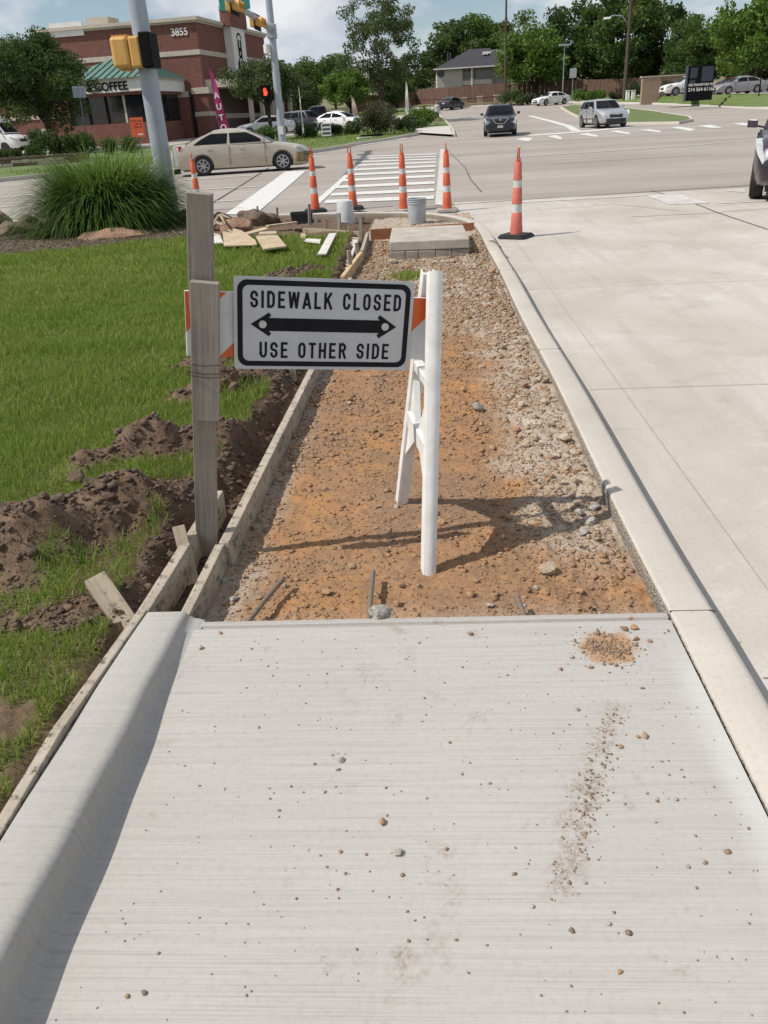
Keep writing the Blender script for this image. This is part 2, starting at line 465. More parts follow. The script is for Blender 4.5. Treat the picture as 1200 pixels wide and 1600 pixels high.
# joints sawn into the concrete
for px, w in (([(665,323),(860,309),(1163,290),(1200,288)], .05), ([(735,337),(800,331),(960,319),(1060,330/1.0)], .012),
              ([(1017,298),(1070,312),(1120,332),(1200,359)], .03), ([(985,339),(1100,334),(1200,326)], .02)):
    pxline('expansion_joint', px, w, m_gap, road)
for px, w in (([(857,257),(985,249),(1113,241)], .05), ([(570,341),(540,342),(460,345)], .03), ([(332,317),(420,262)], .05),
              ([(697,232),(727,262),(735,280),(752,300)], .03), ([(1030,205),(1170,193)], .05)):
    pxline('expansion_joint', px, w, m_gap, cross, .006)
near = [gz(x, y, -.15) for x, y in ((945,570),(1080,757))]; _d = near[1]-near[0]
sheet('expansion_joint', strip([tuple(near[0]-_d*3.2)[:2], tuple(near[1]+_d)[:2]], .005), .004, simple('faint_joint', (.33, .295, .255), .9), road)
for y0 in (2.02, 4.9, 8.1):
    sheet('expansion_joint', [(1.0, y0), (9, y0-.15), (9, y0-.145), (1.0, y0+.005)], .0045, bpy.data.materials['faint_joint'], road)

# painted lines
for px, w in (([(0,309),(60,303),(180,291),(295,281),(395,274)], .30), ([(0,324),(60,318.5),(200,306),(332,295),(412,291)], .24),
              ([(0,342),(59,338),(200,326),(332,315),(375,313)], .18), ([(813,245),(1000,233),(1173,220)], .22)):
    pxline('lane_line', px, w, m_oldpaint, cross, .005)
pxpoly('stop_bar', [(352,335),(398,336),(478,267),(446,268)], m_paint, cross, .006)
pxpoly('crosswalk_edge', [(488,318),(500,318),(562,258),(556,258)], m_paint, cross, .006)
pxpoly('crosswalk_edge', [(680,320),(699,322),(694,233),(688,233)], m_oldpaint, cross, .006)
for yl, yr, h in ((318,311,5.2),(306.5,299,4.4),(294.5,287.5,4.0),(284,277,3.6),(275,268.5,3.2),(267,261,2.7),(260,254.5,2.2),(254,249.5,1.8),(249,245.5,1.5),(245.5,241.5,1.3)):
    f = (yl-240)/80; xl = 562-62*f; xr = 686-4*f
    pxpoly('crosswalk_bar', [(xl+5, yl), (xr-4, yr), (xr-4, yr-h), (xl+5+h*.6, yl-h)], m_paint, cross, .007)
pxline('stop_line', [(826,212),(905,206),(990,198)], 1.3, m_paint, cross, .006)
pxline('lane_line', [(828,181),(860,189),(888,197),(901,205)], .5, m_paint, cross, .006)
for px in ([(806,218),(826,221),(833,216),(818,215)], [(855,213),(875,218),(880,216),(868,211)], [(903,210),(932,214),(935,212),(918,208)],
           [(951,205),(982,210),(985,208),(966,204)], [(998,203),(1030,207),(1034,205),(1015,202)], [(1047,199),(1078,205),(1088,202),(1062,198)],
           [(1088,197),(1112,200),(1130,200),(1110,195)], [(1143,193),(1168,197),(1186,195),(1160,192)]):
    pxpoly('crosswalk_bar', px, m_paint, cross, .006)
for px in ([(1010,306),(1045,320),(1110,318),(1060,303)], [(815,317),(1010,306),(1010,304),(815,315)], [(1136,299),(1164,301),(1164,295),(1140,296)], [(1118,319),(1200,315),(1200,313.5),(1118,317.5)]):
    pxpoly('painted_line', px, m_oldpaint, road, .006)
# ------------------------------------------------------------------ sidewalk slab with its raised back curb
def near_seg(X, Y, a, b):
    ax, ay = a; bx, by = b; dx, dy = bx-ax, by-ay
    t = np.clip(((X-ax)*dx+(Y-ay)*dy)/(dx*dx+dy*dy), 0, 1)
    return np.hypot(X-ax-t*dx, Y-ay-t*dy)
def px2(*p): return [tuple(gz(x, y, 0))[:2] for x, y in p]
mud_lines = [(px2((960,1110),(915,1240)), .05, .55), (px2((915,1235),(918,1260)), .035, 1.0), (px2((912,1260),(880,1380)), .045, .75), (px2((625,1490),(632,1530)), .02, .8), (px2((615,980),(630,988)), .02, .6),
             (px2((740,975),(745,1000)), .012, .6), (px2((640,1015),(640,1040)), .02, .3), (px2((670,1310),(690,1325)), .03, .25)]
def mud(X, Y):
    r = np.zeros_like(X)
    nz = fbm(X*55, Y*55, 3, 5); nb = fbm(X*14, Y*14, 3, 8)
    for (a, b), w, s in mud_lines:
        d = near_seg(X, Y, a, b)/w
        r = np.maximum(r, s*np.clip(1.25-d, 0, 1)*sstep(.46, .6, nz*.6+nb*.4+.12*(1-d)))
    return np.clip(r+.35*sstep(.66, .74, fbm(X*9, Y*9, 4, 77))*sstep(.5, .6, nz), 0, 1)
def claym(X, Y):
    c = px2((950,1012))[0]; d = np.hypot((X-c[0])/.085, (Y-c[1])/.075)
    r = sstep(1.25, .8, d+.8*(fbm(X*30, Y*30, 3, 3)-.5))
    return r*.9
def palem(X, Y): return np.clip(.8*sstep(.10, .0, .735-X+.10*(fbm(Y*4, X*4, 2, 4)-.5))*sstep(2.1, 1.8, Y), 0, 1)*.55
xs = np.linspace(-.86, .735, 150)
ys = np.concatenate([np.linspace(-1.2, .7, 30), np.linspace(.71, 2.128, 150)])
nose = [(2.128, 0), (2.133, -.013), (2.146, -.014), (2.151, -.003), (2.178, -.005), (2.188, -.014), (2.190, -.03), (2.192, -.14)]
yall = np.concatenate([ys, [p[0] for p in nose[1:]]]); zall = np.concatenate([ys*0, [p[1] for p in nose[1:]]])
def slab_z(X, Y): return np.interp(Y, yall, zall) + .0012*(fbm(X*6, Y*6, 3, 9)-.5)
sidewalk = gridmesh('sidewalk', xs, yall, slab_z, m_slab, {'mud': mud, 'clay': claym, 'pale': palem})
tag(sidewalk, kind='structure')
me = sidewalk.data; me.set_sharp_from_angle(angle=math.radians(40))

def sweep(name, path, prof, mats, midx=None, parent=None, smooth='auto', bez=None):
    """profile (offset to the right of the path, z) swept along a plan path; profile z may be a function of path index"""
    v = []; f = []; fm = []; n = len(path)
    for i, p in enumerate(path):
        a = Vector(path[max(i-1, 0)][:2]); b = Vector(path[min(i+1, n-1)][:2]); d = (b-a).normalized(); nr = Vector((d.y, -d.x))
        pr = prof(i) if callable(prof) else prof
        z0 = p[2] if len(p) > 2 else 0
        for o_, z_ in pr: v.append((p[0]+nr.x*o_, p[1]+nr.y*o_, z_+z0))
    k = len(pr)
    for i in range(n-1):
        for j in range(k-1):
            f.append((i*k+j, i*k+j+1, (i+1)*k+j+1, (i+1)*k+j)); fm.append(midx[j] if midx else 0)
    f.append(tuple(range(k))); fm.append(0); f.append(tuple((n-1)*k+j for j in reversed(range(k)))); fm.append(0)
    me = bpy.data.meshes.new(name); me.from_pydata(v, [], f); me.update()
    for m_ in mats: me.materials.append(m_)
    me.polygons.foreach_set('material_index', fm)
    bm = bmesh.new(); bm.from_mesh(me); bmesh.ops.recalc_face_normals(bm, faces=bm.faces); bm.to_mesh(me); bm.free()
    for p in me.polygons: p.use_smooth = True
    me.set_sharp_from_angle(angle=math.radians(45))
    o = bpy.data.objects.new(name, me); COL.objects.link(o)
    if parent: o.parent = parent
    return o
ypath = np.concatenate([np.arange(-1.2, .6, .2), np.arange(.6, 2.19, .04), [2.19]])
def cprof(i):
    y = ypath[i]; h = float(np.interp(y, [.6, 1.25, 1.75, 2.0, 2.12, 2.19], [.125, .100, .072, .050, .038, .030]))
    w = .012*math.sin(y*5.3)+.005*math.sin(y*17)
    r = min(.034, h*.7)
    pr = [(0, -.12), (0, h-.012), (.004, h-.004), (.012, h)]
    x1 = .140+w*.4
    pr += [(x1-r*.6, h)]
    for a in (20, 40, 60, 78): pr.append((x1-r*.6+r*math.sin(math.radians(a)), h-r*(1-math.cos(math.radians(a)))))
    pr += [(x1+.018, h*.30), (x1+.024, h*.10), (x1+.036, .002), (x1+.06, -.006)]
    return pr
back_curb = sweep('back_curb', [(-.957, y) for y in ypath], cprof, [m_lcurb]); tag(back_curb, kind='structure')

# street curb: straight beside the dig, turning at the corner
kp = [(.745, -1.3), (.745, 2.19)]
kpath = [(.745, y) for y in (-1.3, 0, 1, 2.19)] + [(.745+.006*math.sin(y*1.7), y) for y in np.arange(2.6, 11.3, .4)]
kpath += [(.735, 11.7), (.70, 12.2), (.60, 12.75), (.42, 13.3), (.12, 13.8), (-.35, 14.2), (-1.0, 14.5), (-2.0, 14.75), (-3.2, 14.95), (-5, 15.3), (-8, 16.2), (-13, 18.2), (-20, 22)]
kprof = [(.03, -.149), (.012, -.10), (0, -.03), (.002, -.008), (.010, 0), (.12, 0), (.138, -.006), (.147, -.018), (.150, -.10), (.153, -.147), (.158, -.16)]
curb = sweep('curb', kpath, kprof, [m_kerb, m_aggr], [1, 1, 1, 0, 0, 0, 0, 0, 0, 0]); tag(curb, kind='structure')
for y0 in (2.18, 5.35, 8.4):
    MB().box(.7475, .888, y0-.002, y0+.002, -.03, .0008).build('expansion_joint', m_gap, curb)

# ------------------------------------------------------------------ dug-out strip and lawn: one height function
def smin(a, b): return np.minimum(a, b)
MOUNDS = [((-2.1, 2.62), (-1.55, 2.66), .20, .10), ((-1.55, 2.66), (-1.28, 2.95), .22, .085), ((-1.28, 2.95), (-1.10, 3.05), .20, .05),
          ((-1.62, 3.45), (-1.36, 3.66), .15, .09), ((-1.36, 3.66), (-1.05, 3.80), .20, .085), ((-1.40, 4.45), (-1.22, 4.62), .14, .07),
          ((-1.22, 4.62), (-1.02, 4.95), .17, .06), ((-1.62, 5.05), (-1.35, 5.2), .10, .05), ((-1.45, 8.35), (-1.2, 8.6), .22, .06)]
def edge(Y): return np.interp(Y, [0, 2.19, 2.6, 3.3, 4.2, 4.9, 7, 9.5, 12, 14], [-1.035, -1.04, -1.085, -1.03, -.97, -.92, -.93, -.95, -.98, -1.0]) + .07*(fbm(Y*4, Y*0, 3, 40)-.5)
def soilmask(X, Y):
    nz = fbm(X*5, Y*5, 4, 21)-.5
    m = np.zeros_like(X)
    for a, b, r, h in MOUNDS: m = np.maximum(m, 1-near_seg(X, Y, a, b)/r + nz*1.5)
    m = sstep(.05, .35, m)
    m = np.maximum(m, sstep(-.05, .01, X-edge(Y)+nz*.06))
    bare = sstep(.62, .70, fbm(X*4.2, Y*4.2, 4, 33))*sstep(2.9, 2.3, Y)*.9          # thin patches by the slab
    m = np.maximum(m, bare)
    m = np.maximum(m, sstep(11.2, 11.8, Y + .45*nz + .12*(X+2))*sstep(-4.4, -3.6, X+nz))      # rubble corner
    return np.clip(m, 0, 1)
def gheight(X, Y):
    n1 = fbm(X*3, Y*3, 4, 2)-.5; n2 = fbm(X*14, Y*14, 4, 12)-.5; n3 = fbm(X*45, Y*45, 3, 14)-.5
    lawn = .035 + .03*n1 + .012*n2 + .02*sstep(-1.2, -4, X)
    for a, b, r, h in MOUNDS:
        d = near_seg(X, Y, a, b)/r; lawn = lawn + h*sstep(1.15, .15, d+n1)*(.65+1.1*(fbm(X*9, Y*9, 4, 18)-.25))
    lawn = lawn + soilmask(X, Y)*(.05*n3+.05*n2)*sstep(0, -.03, X-edge(Y))
    rough = sstep(.05, .6, X)*.8 + .5 + .8*sstep(6, 9, Y)
    tr = -.098 + .03*sstep(.25, .72, X)*sstep(2.5, 4, Y) + .022*n1 + .030*n2*rough + .019*n3*rough + .010*(fbm(X*95, Y*95, 2, 15)-.5)*sstep(7, 5, Y)
    tr = tr - .018*sstep(.35, .0, Y-2.19)*sstep(.25, .6, X) + .016*sstep(7, 10, Y)
    hole = np.hypot((X-.6)/.09, (Y-2.42)/.12); tr = tr - .03*sstep(1, .2, hole)
    tr = np.maximum(tr, -.143)
    k = sstep(-.02, .13, X-edge(Y)+n2*.10)
    z = lawn*(1-k)+tr*k
    far = sstep(11.6, 12.6, Y)*sstep(-4, -2, X)
    z = z*(1-far) + far*np.minimum(z, -.03-.05*sstep(-1.6, -.9, X)+.09*n1+.07*n2)
    return z
def a_soil(X, Y): return np.clip(sstep(-.80, -.86, X+.03*(fbm(X*9, Y*9, 2, 6)-.5)) , 0, 1)
def a_grav(X, Y):
    nz = fbm(X*3, Y*3, 4, 52)-.5
    g = sstep(.28, .55, X+nz*.5)*sstep(2.4, 2.9, Y) + sstep(5.8, 8.2, Y+nz*3) + .8*sstep(-.62, -.74, X+nz*.12) + .6*sstep(.25, .05, Y-2.19+nz*.2)
    return np.clip(g, 0, 1)
ty = np.concatenate([np.arange(2.194, 3.6, .0085), np.arange(3.6, 6, .013), np.arange(6, 14.3, .03)])
trench = gridmesh('trench_bed', np.arange(-1.30, .774, .0105), ty, gheight, m_trench, {'soil': a_soil, 'gravel': a_grav})
tag(trench, kind='structure')
lawn = gridmesh('lawn', np.concatenate([np.arange(-14, -4, .25), np.arange(-4, -1.29, .03)]),
                np.concatenate([np.arange(-.5, 6, .03), np.arange(6, 14.3, .06)]), gheight, m_lawn, {'soil': soilmask})
tag(lawn, kind='structure')
lawn2 = gridmesh('lawn_edge', np.arange(-1.3, -.985, .02), np.arange(-.5, 2.23, .02), lambda X, Y: gheight(X, Y)-.035*sstep(-1.10, -1.0, X), m_lawn, {'soil': lambda X, Y: np.maximum(soilmask(X, Y), .6)})
tag(lawn2, kind='structure')
def gh(x, y): return float(gheight(np.array([x]), np.array([y]))[0])
# ------------------------------------------------------------------ stones, gravel, clods
rng = np.random.default_rng(7)
random.seed(11)
def ico(sub, seed, rough=.22, flat=.75):
    bm = bmesh.new(); bmesh.ops.create_icosphere(bm, subdivisions=sub, radius=1)
    r = random.Random(seed)
    ax = [Vector((r.gauss(0,1), r.gauss(0,1), r.gauss(0,1))).normalized() for _ in range(9)]
    cut = [r.uniform(.45, .85) for _ in ax]
    for v in bm.verts:
        d = v.co.normalized(); rad = 1+r.uniform(-rough, rough)*.7
        for a, c in zip(ax, cut):                        # chipped flat facets
            k = d.dot(a)
            if k > .05: rad = min(rad, c/k)
        v.co = d*rad; v.co.z *= flat
    me = bpy.data.meshes.new('stone'); bm.to_mesh(me); bm.free(); return me
stone_me = {k: [ico(2, 100*i+j) for j in range(6)] for i, k in enumerate(('lime', 'clay', 'grey', 'dirt'))}
for k, m_ in (('lime', m_stone), ('clay', m_clod), ('grey', m_grey), ('dirt', m_dirt)):
    for me in stone_me[k]: me.materials.append(m_)
def stone(name, kind, x, y, s, parent, z=None, sink=.25, sc=(1,1,1)):
    me = random.choice(stone_me[kind]); o = bpy.data.objects.new(name, me); COL.objects.link(o)
    z = gh(x, y) if z is None else z
    o.location = (x, y, z + s*.7*(1-sink)); o.rotation_euler = (random.uniform(-.4,.4), random.uniform(-.4,.4), random.uniform(0,6.3))
    o.scale = (s*sc[0]*random.uniform(.8,1.25), s*sc[1]*random.uniform(.8,1.25), s*sc[2]*random.uniform(.8,1.1)); o.parent = parent
    return o
# single stones that the picture shows, by their place on the bed
for px, py, r, k in ((855,893,16,'lime'),(745,640,15,'grey'),(795,810,8,'clay'),(770,745,7,'clay'),(905,920,9,'clay'),(690,815,8,'clay'),(512,928,11,'clay'),
                     (820,940,7,'grey'),(838,918,6,'grey'),(765,945,8,'grey'),(640,862,5,'clay'),(628,915,7,'clay'),(655,915,5,'lime'),(620,945,9,'clay'),(560,622,6,'clay'),(548,626,7,'clay'),
                     (612,628,6,'clay'),(592,792,6,'lime'),(430,815,7,'clay'),(445,915,6,'lime'),(395,800,7,'lime'),(388,815,5,'grey'),(520,595,5,'clay'),(835,690,9,'lime'),(847,700,9,'lime'),
                     (860,672,8,'lime'),(822,700,8,'lime'),(835,660,9,'lime'),(815,640,8,'lime'),(850,640,8,'lime'),(882,695,11,'lime'),(870,720,8,'lime'),(842,600,7,'lime'),(852,605,8,'lime'),(838,590,6,'lime'),
                     (820,610,7,'clay'),(790,660,7,'clay'),(805,675,8,'clay'),(770,434,7,'clay'),(720,440,5,'lime'),(700,452,6,'lime'),(665,432,7,'lime'),(640,420,7,'clay'),(615,412,7,'lime'),(600,425,6,'lime'),
                     (735,455,5,'lime'),(745,470,5,'lime'),(790,545,6,'lime'),(775,560,6,'lime'),(810,560,7,'lime'),(760,520,5,'clay'),(725,610,7,'clay'),(905,800,10,'grey'),(925,815,12,'grey'),(912,832,9,'grey'),(930,795,9,'grey'),
                     (900,760,7,'lime'),(885,740,7,'lime'),(895,780,7,'lime'),(365,935,9,'grey'),(350,905,7,'grey'),(880,760,6,'lime'),(915,865,7,'clay'),(940,880,8,'clay'),(930,900,9,'clay'),(955,925,8,'clay'),(960,900,6,'clay'),(918,940,8,'clay')):
    p = gz(px, py, -.09); s = r*(p-CAM).length/FPX*.9
    stone('stone', k, p.x, p.y, s, trench)
for i in range(120):          # further lumps, thicker along the curb and at the far end
    y = 2.3+9.0*random.random()**1.5; x = random.uniform(-.72, .70) if (random.random() < .25 or y > 6.5) else .72-.5*random.random()**1.4
    s = (.010+.0030*y)*random.uniform(.55, 1.15)
    stone('stone', random.choice(('lime', 'lime', 'clay', 'clay', 'clay')), x, y, s*.85, trench, sink=.45)

def scatter(name, pts, sizes, mats_, parent=None, seed=1, flat=.75, fine=True, rnd=None):
    """loose small stones as one mesh, low polygon"""
    r = np.random.default_rng(seed)
    bm = bmesh.new(); (bmesh.ops.create_icosphere(bm, subdivisions=1, radius=1) if fine else bmesh.ops.create_cube(bm, size=1.3)); bm.verts.ensure_lookup_table()
    bv = np.array([v.co for v in bm.verts]); bf = np.array([[v.index for v in f.verts] for f in bm.faces]); bm.free()
    N = len(pts); V = bv[None]*(1+r.uniform(-.35, .3, (N, len(bv), 1)))
    V = V*np.stack([r.uniform(.7, 1.35, N), r.uniform(.7, 1.35, N), r.uniform(.55, 1, N)*flat], 1)[:, None, :]
    a = r.uniform(0, 6.28, N); c, s = np.cos(a)[:, None], np.sin(a)[:, None]
    X = V[..., 0]*c-V[..., 1]*s; Y = V[..., 0]*s+V[..., 1]*c
    V = np.stack([X, Y, V[..., 2]], -1)*np.asarray(sizes)[:, None, None] + np.asarray(pts)[:, None, :]
    F = (bf[None]+(np.arange(N)*len(bv))[:, None, None]).reshape(-1, bf.shape[1])
    o = npmesh(name, V.reshape(-1, 3), F if fine else None, None if fine else F, mats_, parent, False, {'rnd': np.repeat(r.random(N) if rnd is None else rnd, len(bv))})
    tag(o, kind='stuff'); return o
def gravel_mat():
    n = NT('mixed_gravel'); r = n.attr('rnd')
    col = n.ramp(r, [(0., (.22, .135, .08)), (.35, (.35, .20, .105)), (.6, (.36, .26, .175)), (.82, (.31, .25, .20)), (1., (.50, .44, .37))])
    v = n.coord('World'); return n.fin(n.mix(.3, col, n.ramp(n.noise(v, 90, 4), [(.3, (.14, .085, .05)), (.7, (.40, .29, .19))])), .95, n.bump(n.noise(v, 150, 3), .6, .004), spec=.15)
m_gravel = gravel_mat()
N = 105000
gx = rng.uniform(-.78, .73, N); gy = 2.2+9.3*rng.random(N)**1.35
keep = rng.random(N) < np.clip(.35+.65*a_grav(gx, gy)*sstep(.1, .6, np.abs(gx)+.25*(gy > 6)), 0, 1)*(.45+.55*sstep(.4, .6, fbm(gx*4, gy*4, 3, 90)))
gx, gy = gx[keep], gy[keep]
gs = np.exp(rng.normal(math.log(.0031), .55, len(gx)))*(1+.16*(gy-2.2)); gs = np.clip(gs, .0022, .022)
gravel = scatter('gravel', np.stack([gx, gy, gheight(gx, gy)+gs*.2], 1), gs, m_gravel, fine=False, rnd=np.clip(rng.random(len(gx))*.5+.5*a_grav(gx, gy)*(.35+.65*rng.random(len(gx)))+.15*(rng.random(len(gx)) < .06), 0, 1))
tag(gravel, 'loose mixed gravel and crumbs over the dug-out bed', 'gravel')
# pebbles and crumbs on the slab
for px, py, r, k in ((624,1334,8.5,'grey'),(598,1287,8,'clay'),(534,1189,6.5,'grey'),(314,1014,5,'grey'),(832,1418,5,'grey'),(876,1047,5,'clay'),(1008,1152,6,'clay'),(997,1152,4,'clay'),(903,1110,4.5,'grey'),(970,1168,5,'clay'),
                     (1057,1250,4,'grey'),(1027,1253,4,'clay'),(1033,1190,3,'grey'),(404,1137,3,'grey'),(345,990,4,'clay'),(985,968,5,'clay'),(975,985,8,'clay'),(990,982,7,'clay'),(1015,1003,5,'clay'),(994,1000,6,'clay'),
                     (1075,1355,4,'grey'),(893,1028,4,'grey'),(735,992,6,'clay'),(532,1332,3.5,'clay'),(510,1355,3,'grey'),(247,1490,3,'grey'),(968,1520,4,'clay'),(915,1380,3,'grey'),(950,1445,4.5,'grey'),(572,1336,3,'clay'),(1010,1240,3,'grey'),(765,1225,4,'grey'),(722,1210,3,'grey'),(655,1005,3,'grey'),(1024,1285,3,'grey')):
    p = gz(px, py, 0); stone('pebble', k, p.x, p.y, r*(p-CAM).length/FPX*.85, sidewalk, 0, .15)
N = 620
cx_, cy_ = rng.uniform(-.72, .72, N), rng.uniform(.45, 2.1, N)
cs = np.exp(rng.normal(math.log(.0019), .45, N))
cl = px2((950,1012))[0]; ex = rng.normal(cl[0], .042, 420); ey = rng.normal(cl[1], .04, 420)
ln = mud_lines[0][0]+mud_lines[2][0]; t = rng.random(260); l0, l1 = np.array(ln[0]), np.array(ln[-1])
mx_ = l0[0]+(l1[0]-l0[0])*t+rng.normal(0, .02, 260); my_ = l0[1]+(l1[1]-l0[1])*t+rng.normal(0, .02, 260)
ax_, ay_ = np.concatenate([cx_, ex, mx_]), np.concatenate([cy_, ey, my_]); as_ = np.concatenate([cs, np.exp(rng.normal(math.log(.0026), .45, 420)), np.exp(rng.normal(math.log(.002), .4, 260))])
m_crumb = simple('clay_crumbs', (.30, .19, .11), .95, (.17, .13, .10), 12, .5, 90, kind='World')
crumbs = scatter('dirt_crumbs', np.stack([ax_, ay_, as_*.3+.0005], 1), as_, m_crumb, None, 5)
tag(crumbs, 'clay crumbs and grit scattered over the new sidewalk slab', 'dirt')
# crumbled soil over the torn edge of the lawn
N = 46000
sx_, sy_ = rng.uniform(-2.3, -.86, N), 2.0+8*rng.random(N)**1.6
k_ = (rng.random(N) < soilmask(sx_, sy_)*.9) & ~((sy_ < 2.2) & (sx_ > -1.04)); sx_, sy_ = sx_[k_], sy_[k_]
ss_ = np.clip(np.exp(rng.normal(math.log(.0038), .6, len(sx_)))*(1+.12*(sy_-2)), .002, .02)
soilc = scatter('soil_crumbs', np.stack([sx_, sy_, gheight(sx_, sy_)+ss_*.2], 1), ss_, m_dirt, None, 6, fine=False)
tag(soilc, 'crumbled dark soil over the torn lawn edge', 'soil')
# torn turf clods along the lawn edge
for i in range(90):
    a, b, r, h = random.choice(MOUNDS[:7]); t_ = random.random()
    x = a[0]+(b[0]-a[0])*t_+random.gauss(0, r*.5); y = a[1]+(b[1]-a[1])*t_+random.gauss(0, r*.5)
    if x > float(edge(np.array(y)))-.02: continue
    stone('dirt_clod', 'dirt', x, y, random.uniform(.008, .024), lawn, sink=.5)
for i in range(120):
    y = random.uniform(2.25, 9.5); x = float(edge(np.array(y)))+random.uniform(-.02, .13)
    stone('dirt_clod', 'dirt', x, y, random.uniform(.008, .02)*(1+.06*y), lawn, sink=.5)
for px, py, r in ((120,745,26),(142,752,22),(60,800,24),(20,850,24),(100,815,22),(250,680,18),(215,665,16),(270,668,17),(345,600,18),(365,610,16),(380,598,15),(330,612,15),(175,812,16)):
    p = gz(px, py, .06); stone('turf_clod', 'dirt', p.x, p.y, r*.75*(p-CAM).length/FPX, lawn, sink=.55)

# ------------------------------------------------------------------ grass
def grass_mat(name, g1, g2, dry):
    n = NT(name); r = n.attr('rnd')
    col = n.ramp(r, [(0., g1), (.62, g2), (.80, tuple(.5*(a+b) for a, b in zip(g2, dry))), (1., dry)])
    s = n.fin(col, .65, spec=.15)
    tr = n.n('ShaderNodeBsdfTranslucent'); n.l(n.mix(.25, col, (.3, .42, .06)), tr.inputs['Color'])
    mx = n.n('ShaderNodeMixShader'); mx.inputs[0].default_value = .38
    n.l(n.b.outputs[0], mx.inputs[1]); n.l(tr.outputs[0], mx.inputs[2]); n.l(mx.outputs[0], n.o.inputs['Surface'])
    return s
m_grass = grass_mat('lawn_grass', (.12, .19, .026), (.225, .305, .055), (.47, .40, .20))
m_grassdark = grass_mat('fountain_grass_blades', (.042, .092, .018), (.095, .175, .036), (.24, .26, .10))
def blades(name, x, y, z, h, w, lean, rnd, mat, seed=0):
    r = np.random.default_rng(seed); N = len(x); az = r.uniform(0, 6.283, N); wa = r.uniform(0, 6.283, N)
    lx, ly = np.cos(az)*lean*h, np.sin(az)*lean*h; wx, wy = np.cos(wa)*w/2, np.sin(wa)*w/2
    hz = np.sqrt(np.maximum(h*h*(1-np.minimum(lean, .95)**2), (.15*h)**2))
    V = np.zeros((N, 5, 3))
    V[:, 0] = np.stack([x-wx, y-wy, z], 1); V[:, 1] = np.stack([x+wx, y+wy, z], 1)
    mx, my, mz = x+lx*.35, y+ly*.35, z+hz*.62
    V[:, 2] = np.stack([mx+wx*.8, my+wy*.8, mz], 1); V[:, 3] = np.stack([mx-wx*.8, my-wy*.8, mz], 1)
    V[:, 4] = np.stack([x+lx, y+ly, z+hz], 1)
    b = (np.arange(N)*5)[:, None]
    return npmesh(name, V.reshape(-1, 3), np.array([[3, 2, 4]])+b, np.array([[0, 1, 2, 3]])+b, mat, None, False, {'rnd': np.repeat(rnd, 5)})
bx, by, bh, bw = [], [], [], []
for x0, x1, y0, y1, d, hh, ww in ((-2.2, -1.0, .5, 2.3, 20000, .040, .0028), (-3.3, -.9, 2.3, 4.2, 15000, .046, .0034), (-4.6, -.9, 4.2, 6.2, 10000, .05, .0045),
                                  (-5.6, -.92, 6.2, 8.6, 6000, .055, .006), (-7.3, -.95, 8.6, 13.4, 2500, .06, .0095), (-3.8, -2.2, .2, 2.3, 5000, .045, .005), (-5.2, -3.3, 2.3, 4.2, 3800, .048, .006), (-6.8, -4.6, 4.2, 6.2, 2600, .052, .007)):
    n_ = int((x1-x0)*(y1-y0)*d); bx.append(rng.uniform(x0, x1, n_)); by.append(rng.uniform(y0, y1, n_)); bh.append(np.full(n_, hh)); bw.append(np.full(n_, ww))
bx, by, bh, bw = map(np.concatenate, (bx, by, bh, bw))
sm = soilmask(bx, by); ed = bx-edge(by)
mulch_edge = np.interp(bx, [-9, -5.7, -3.8, -3.2, -1], [10.2, 10.85, 11.55, 12.3, 13.5])
lush = fbm(bx*.9, by*.9, 4, 71); patch = fbm(bx*3.5, by*3.5, 3, 73)
ok = (rng.random(len(bx)) > sm*1.15) & (ed < .02) & (by < mulch_edge) & ((by > 2.2) | (bx < -1.035)) & (rng.random(len(bx)) < .75+.9*(patch-.2))
bx, by, bh, bw, lush, patch = bx[ok], by[ok], bh[ok], bw[ok], lush[ok], patch[ok]
dry = np.clip(.85-2.3*(lush-.30) + .28*sstep(2.7, 1.9, by) + .10*sstep(-2.2, -1.2, bx)*sstep(3.2, 2.6, by), 0, 1)
rnd = np.clip(rng.random(len(bx))*.62 + (rng.random(len(bx)) < .10+.75*dry)*rng.uniform(.1, .45, len(bx)), 0, 1)
lean = rng.uniform(.1, .85, len(bx)); bh = bh*rng.uniform(.5, 1.35, len(bx))*(.55+.95*patch)
grass = blades('grass', bx, by, gheight(bx, by)-.004, bh, bw, lean, rnd, m_grass, 3)
tag(grass, 'short green turf grass with drier straw patches on the corner lawn', 'grass', kind='stuff')

# ------------------------------------------------------------------ form boards and stakes
def board(name, p0, p1, w, h, mat, label=None, cat='board', group=None, parent=None, bev=.003):
    """a board lying from p0 to p1 (points on its top centre line); mesh local axis y along the board"""
    p0 = Vector(p0); p1 = Vector(p1); L = (p1-p0).length; d = (p1-p0).normalized()
    sd_ = d.cross(Vector((0, 0, 1))).normalized(); up = sd_.cross(d)
    m = MB(); n = max(2, int(L/.25))
    for k in range(n): pass
    m.box(-w/2, w/2, 0, L, -h, 0)
    o = m.build(name, mat, parent, bevel=bev)
    o.matrix_world = Matrix(((sd_.x, d.x, up.x, p0.x), (sd_.y, d.y, up.y, p0.y), (sd_.z, d.z, up.z, p0.z), (0, 0, 0, 1)))
    if label: tag(o, label, cat, group)
    return o
G = 'timber form boards staked for new concrete'
fb0 = board('form_board', (-.974, -1.0, .118), (-.974, 1.55, .100), .030, .16, m_wform, 'thin cement-stained form board against the outside of the new curb', group=G)
fb0b = board('form_board', (-.974, 1.553, .099), (-.974, 2.205, .030), .030, .14, m_wform, 'short form board stepping down past the end of the new curb', group=G)
board('form_board', (-.972, 2.21, .026), (-.935, 3.16, .024), .040, .15, m_wform, 'short cement-crusted form board behind the tall grey post', group=G)
board('form_board', (-.838, 2.20, .002), (-.828, 2.70, .004), .036, .14, m_wform, 'stub of form board butting against the finished slab', group=G)
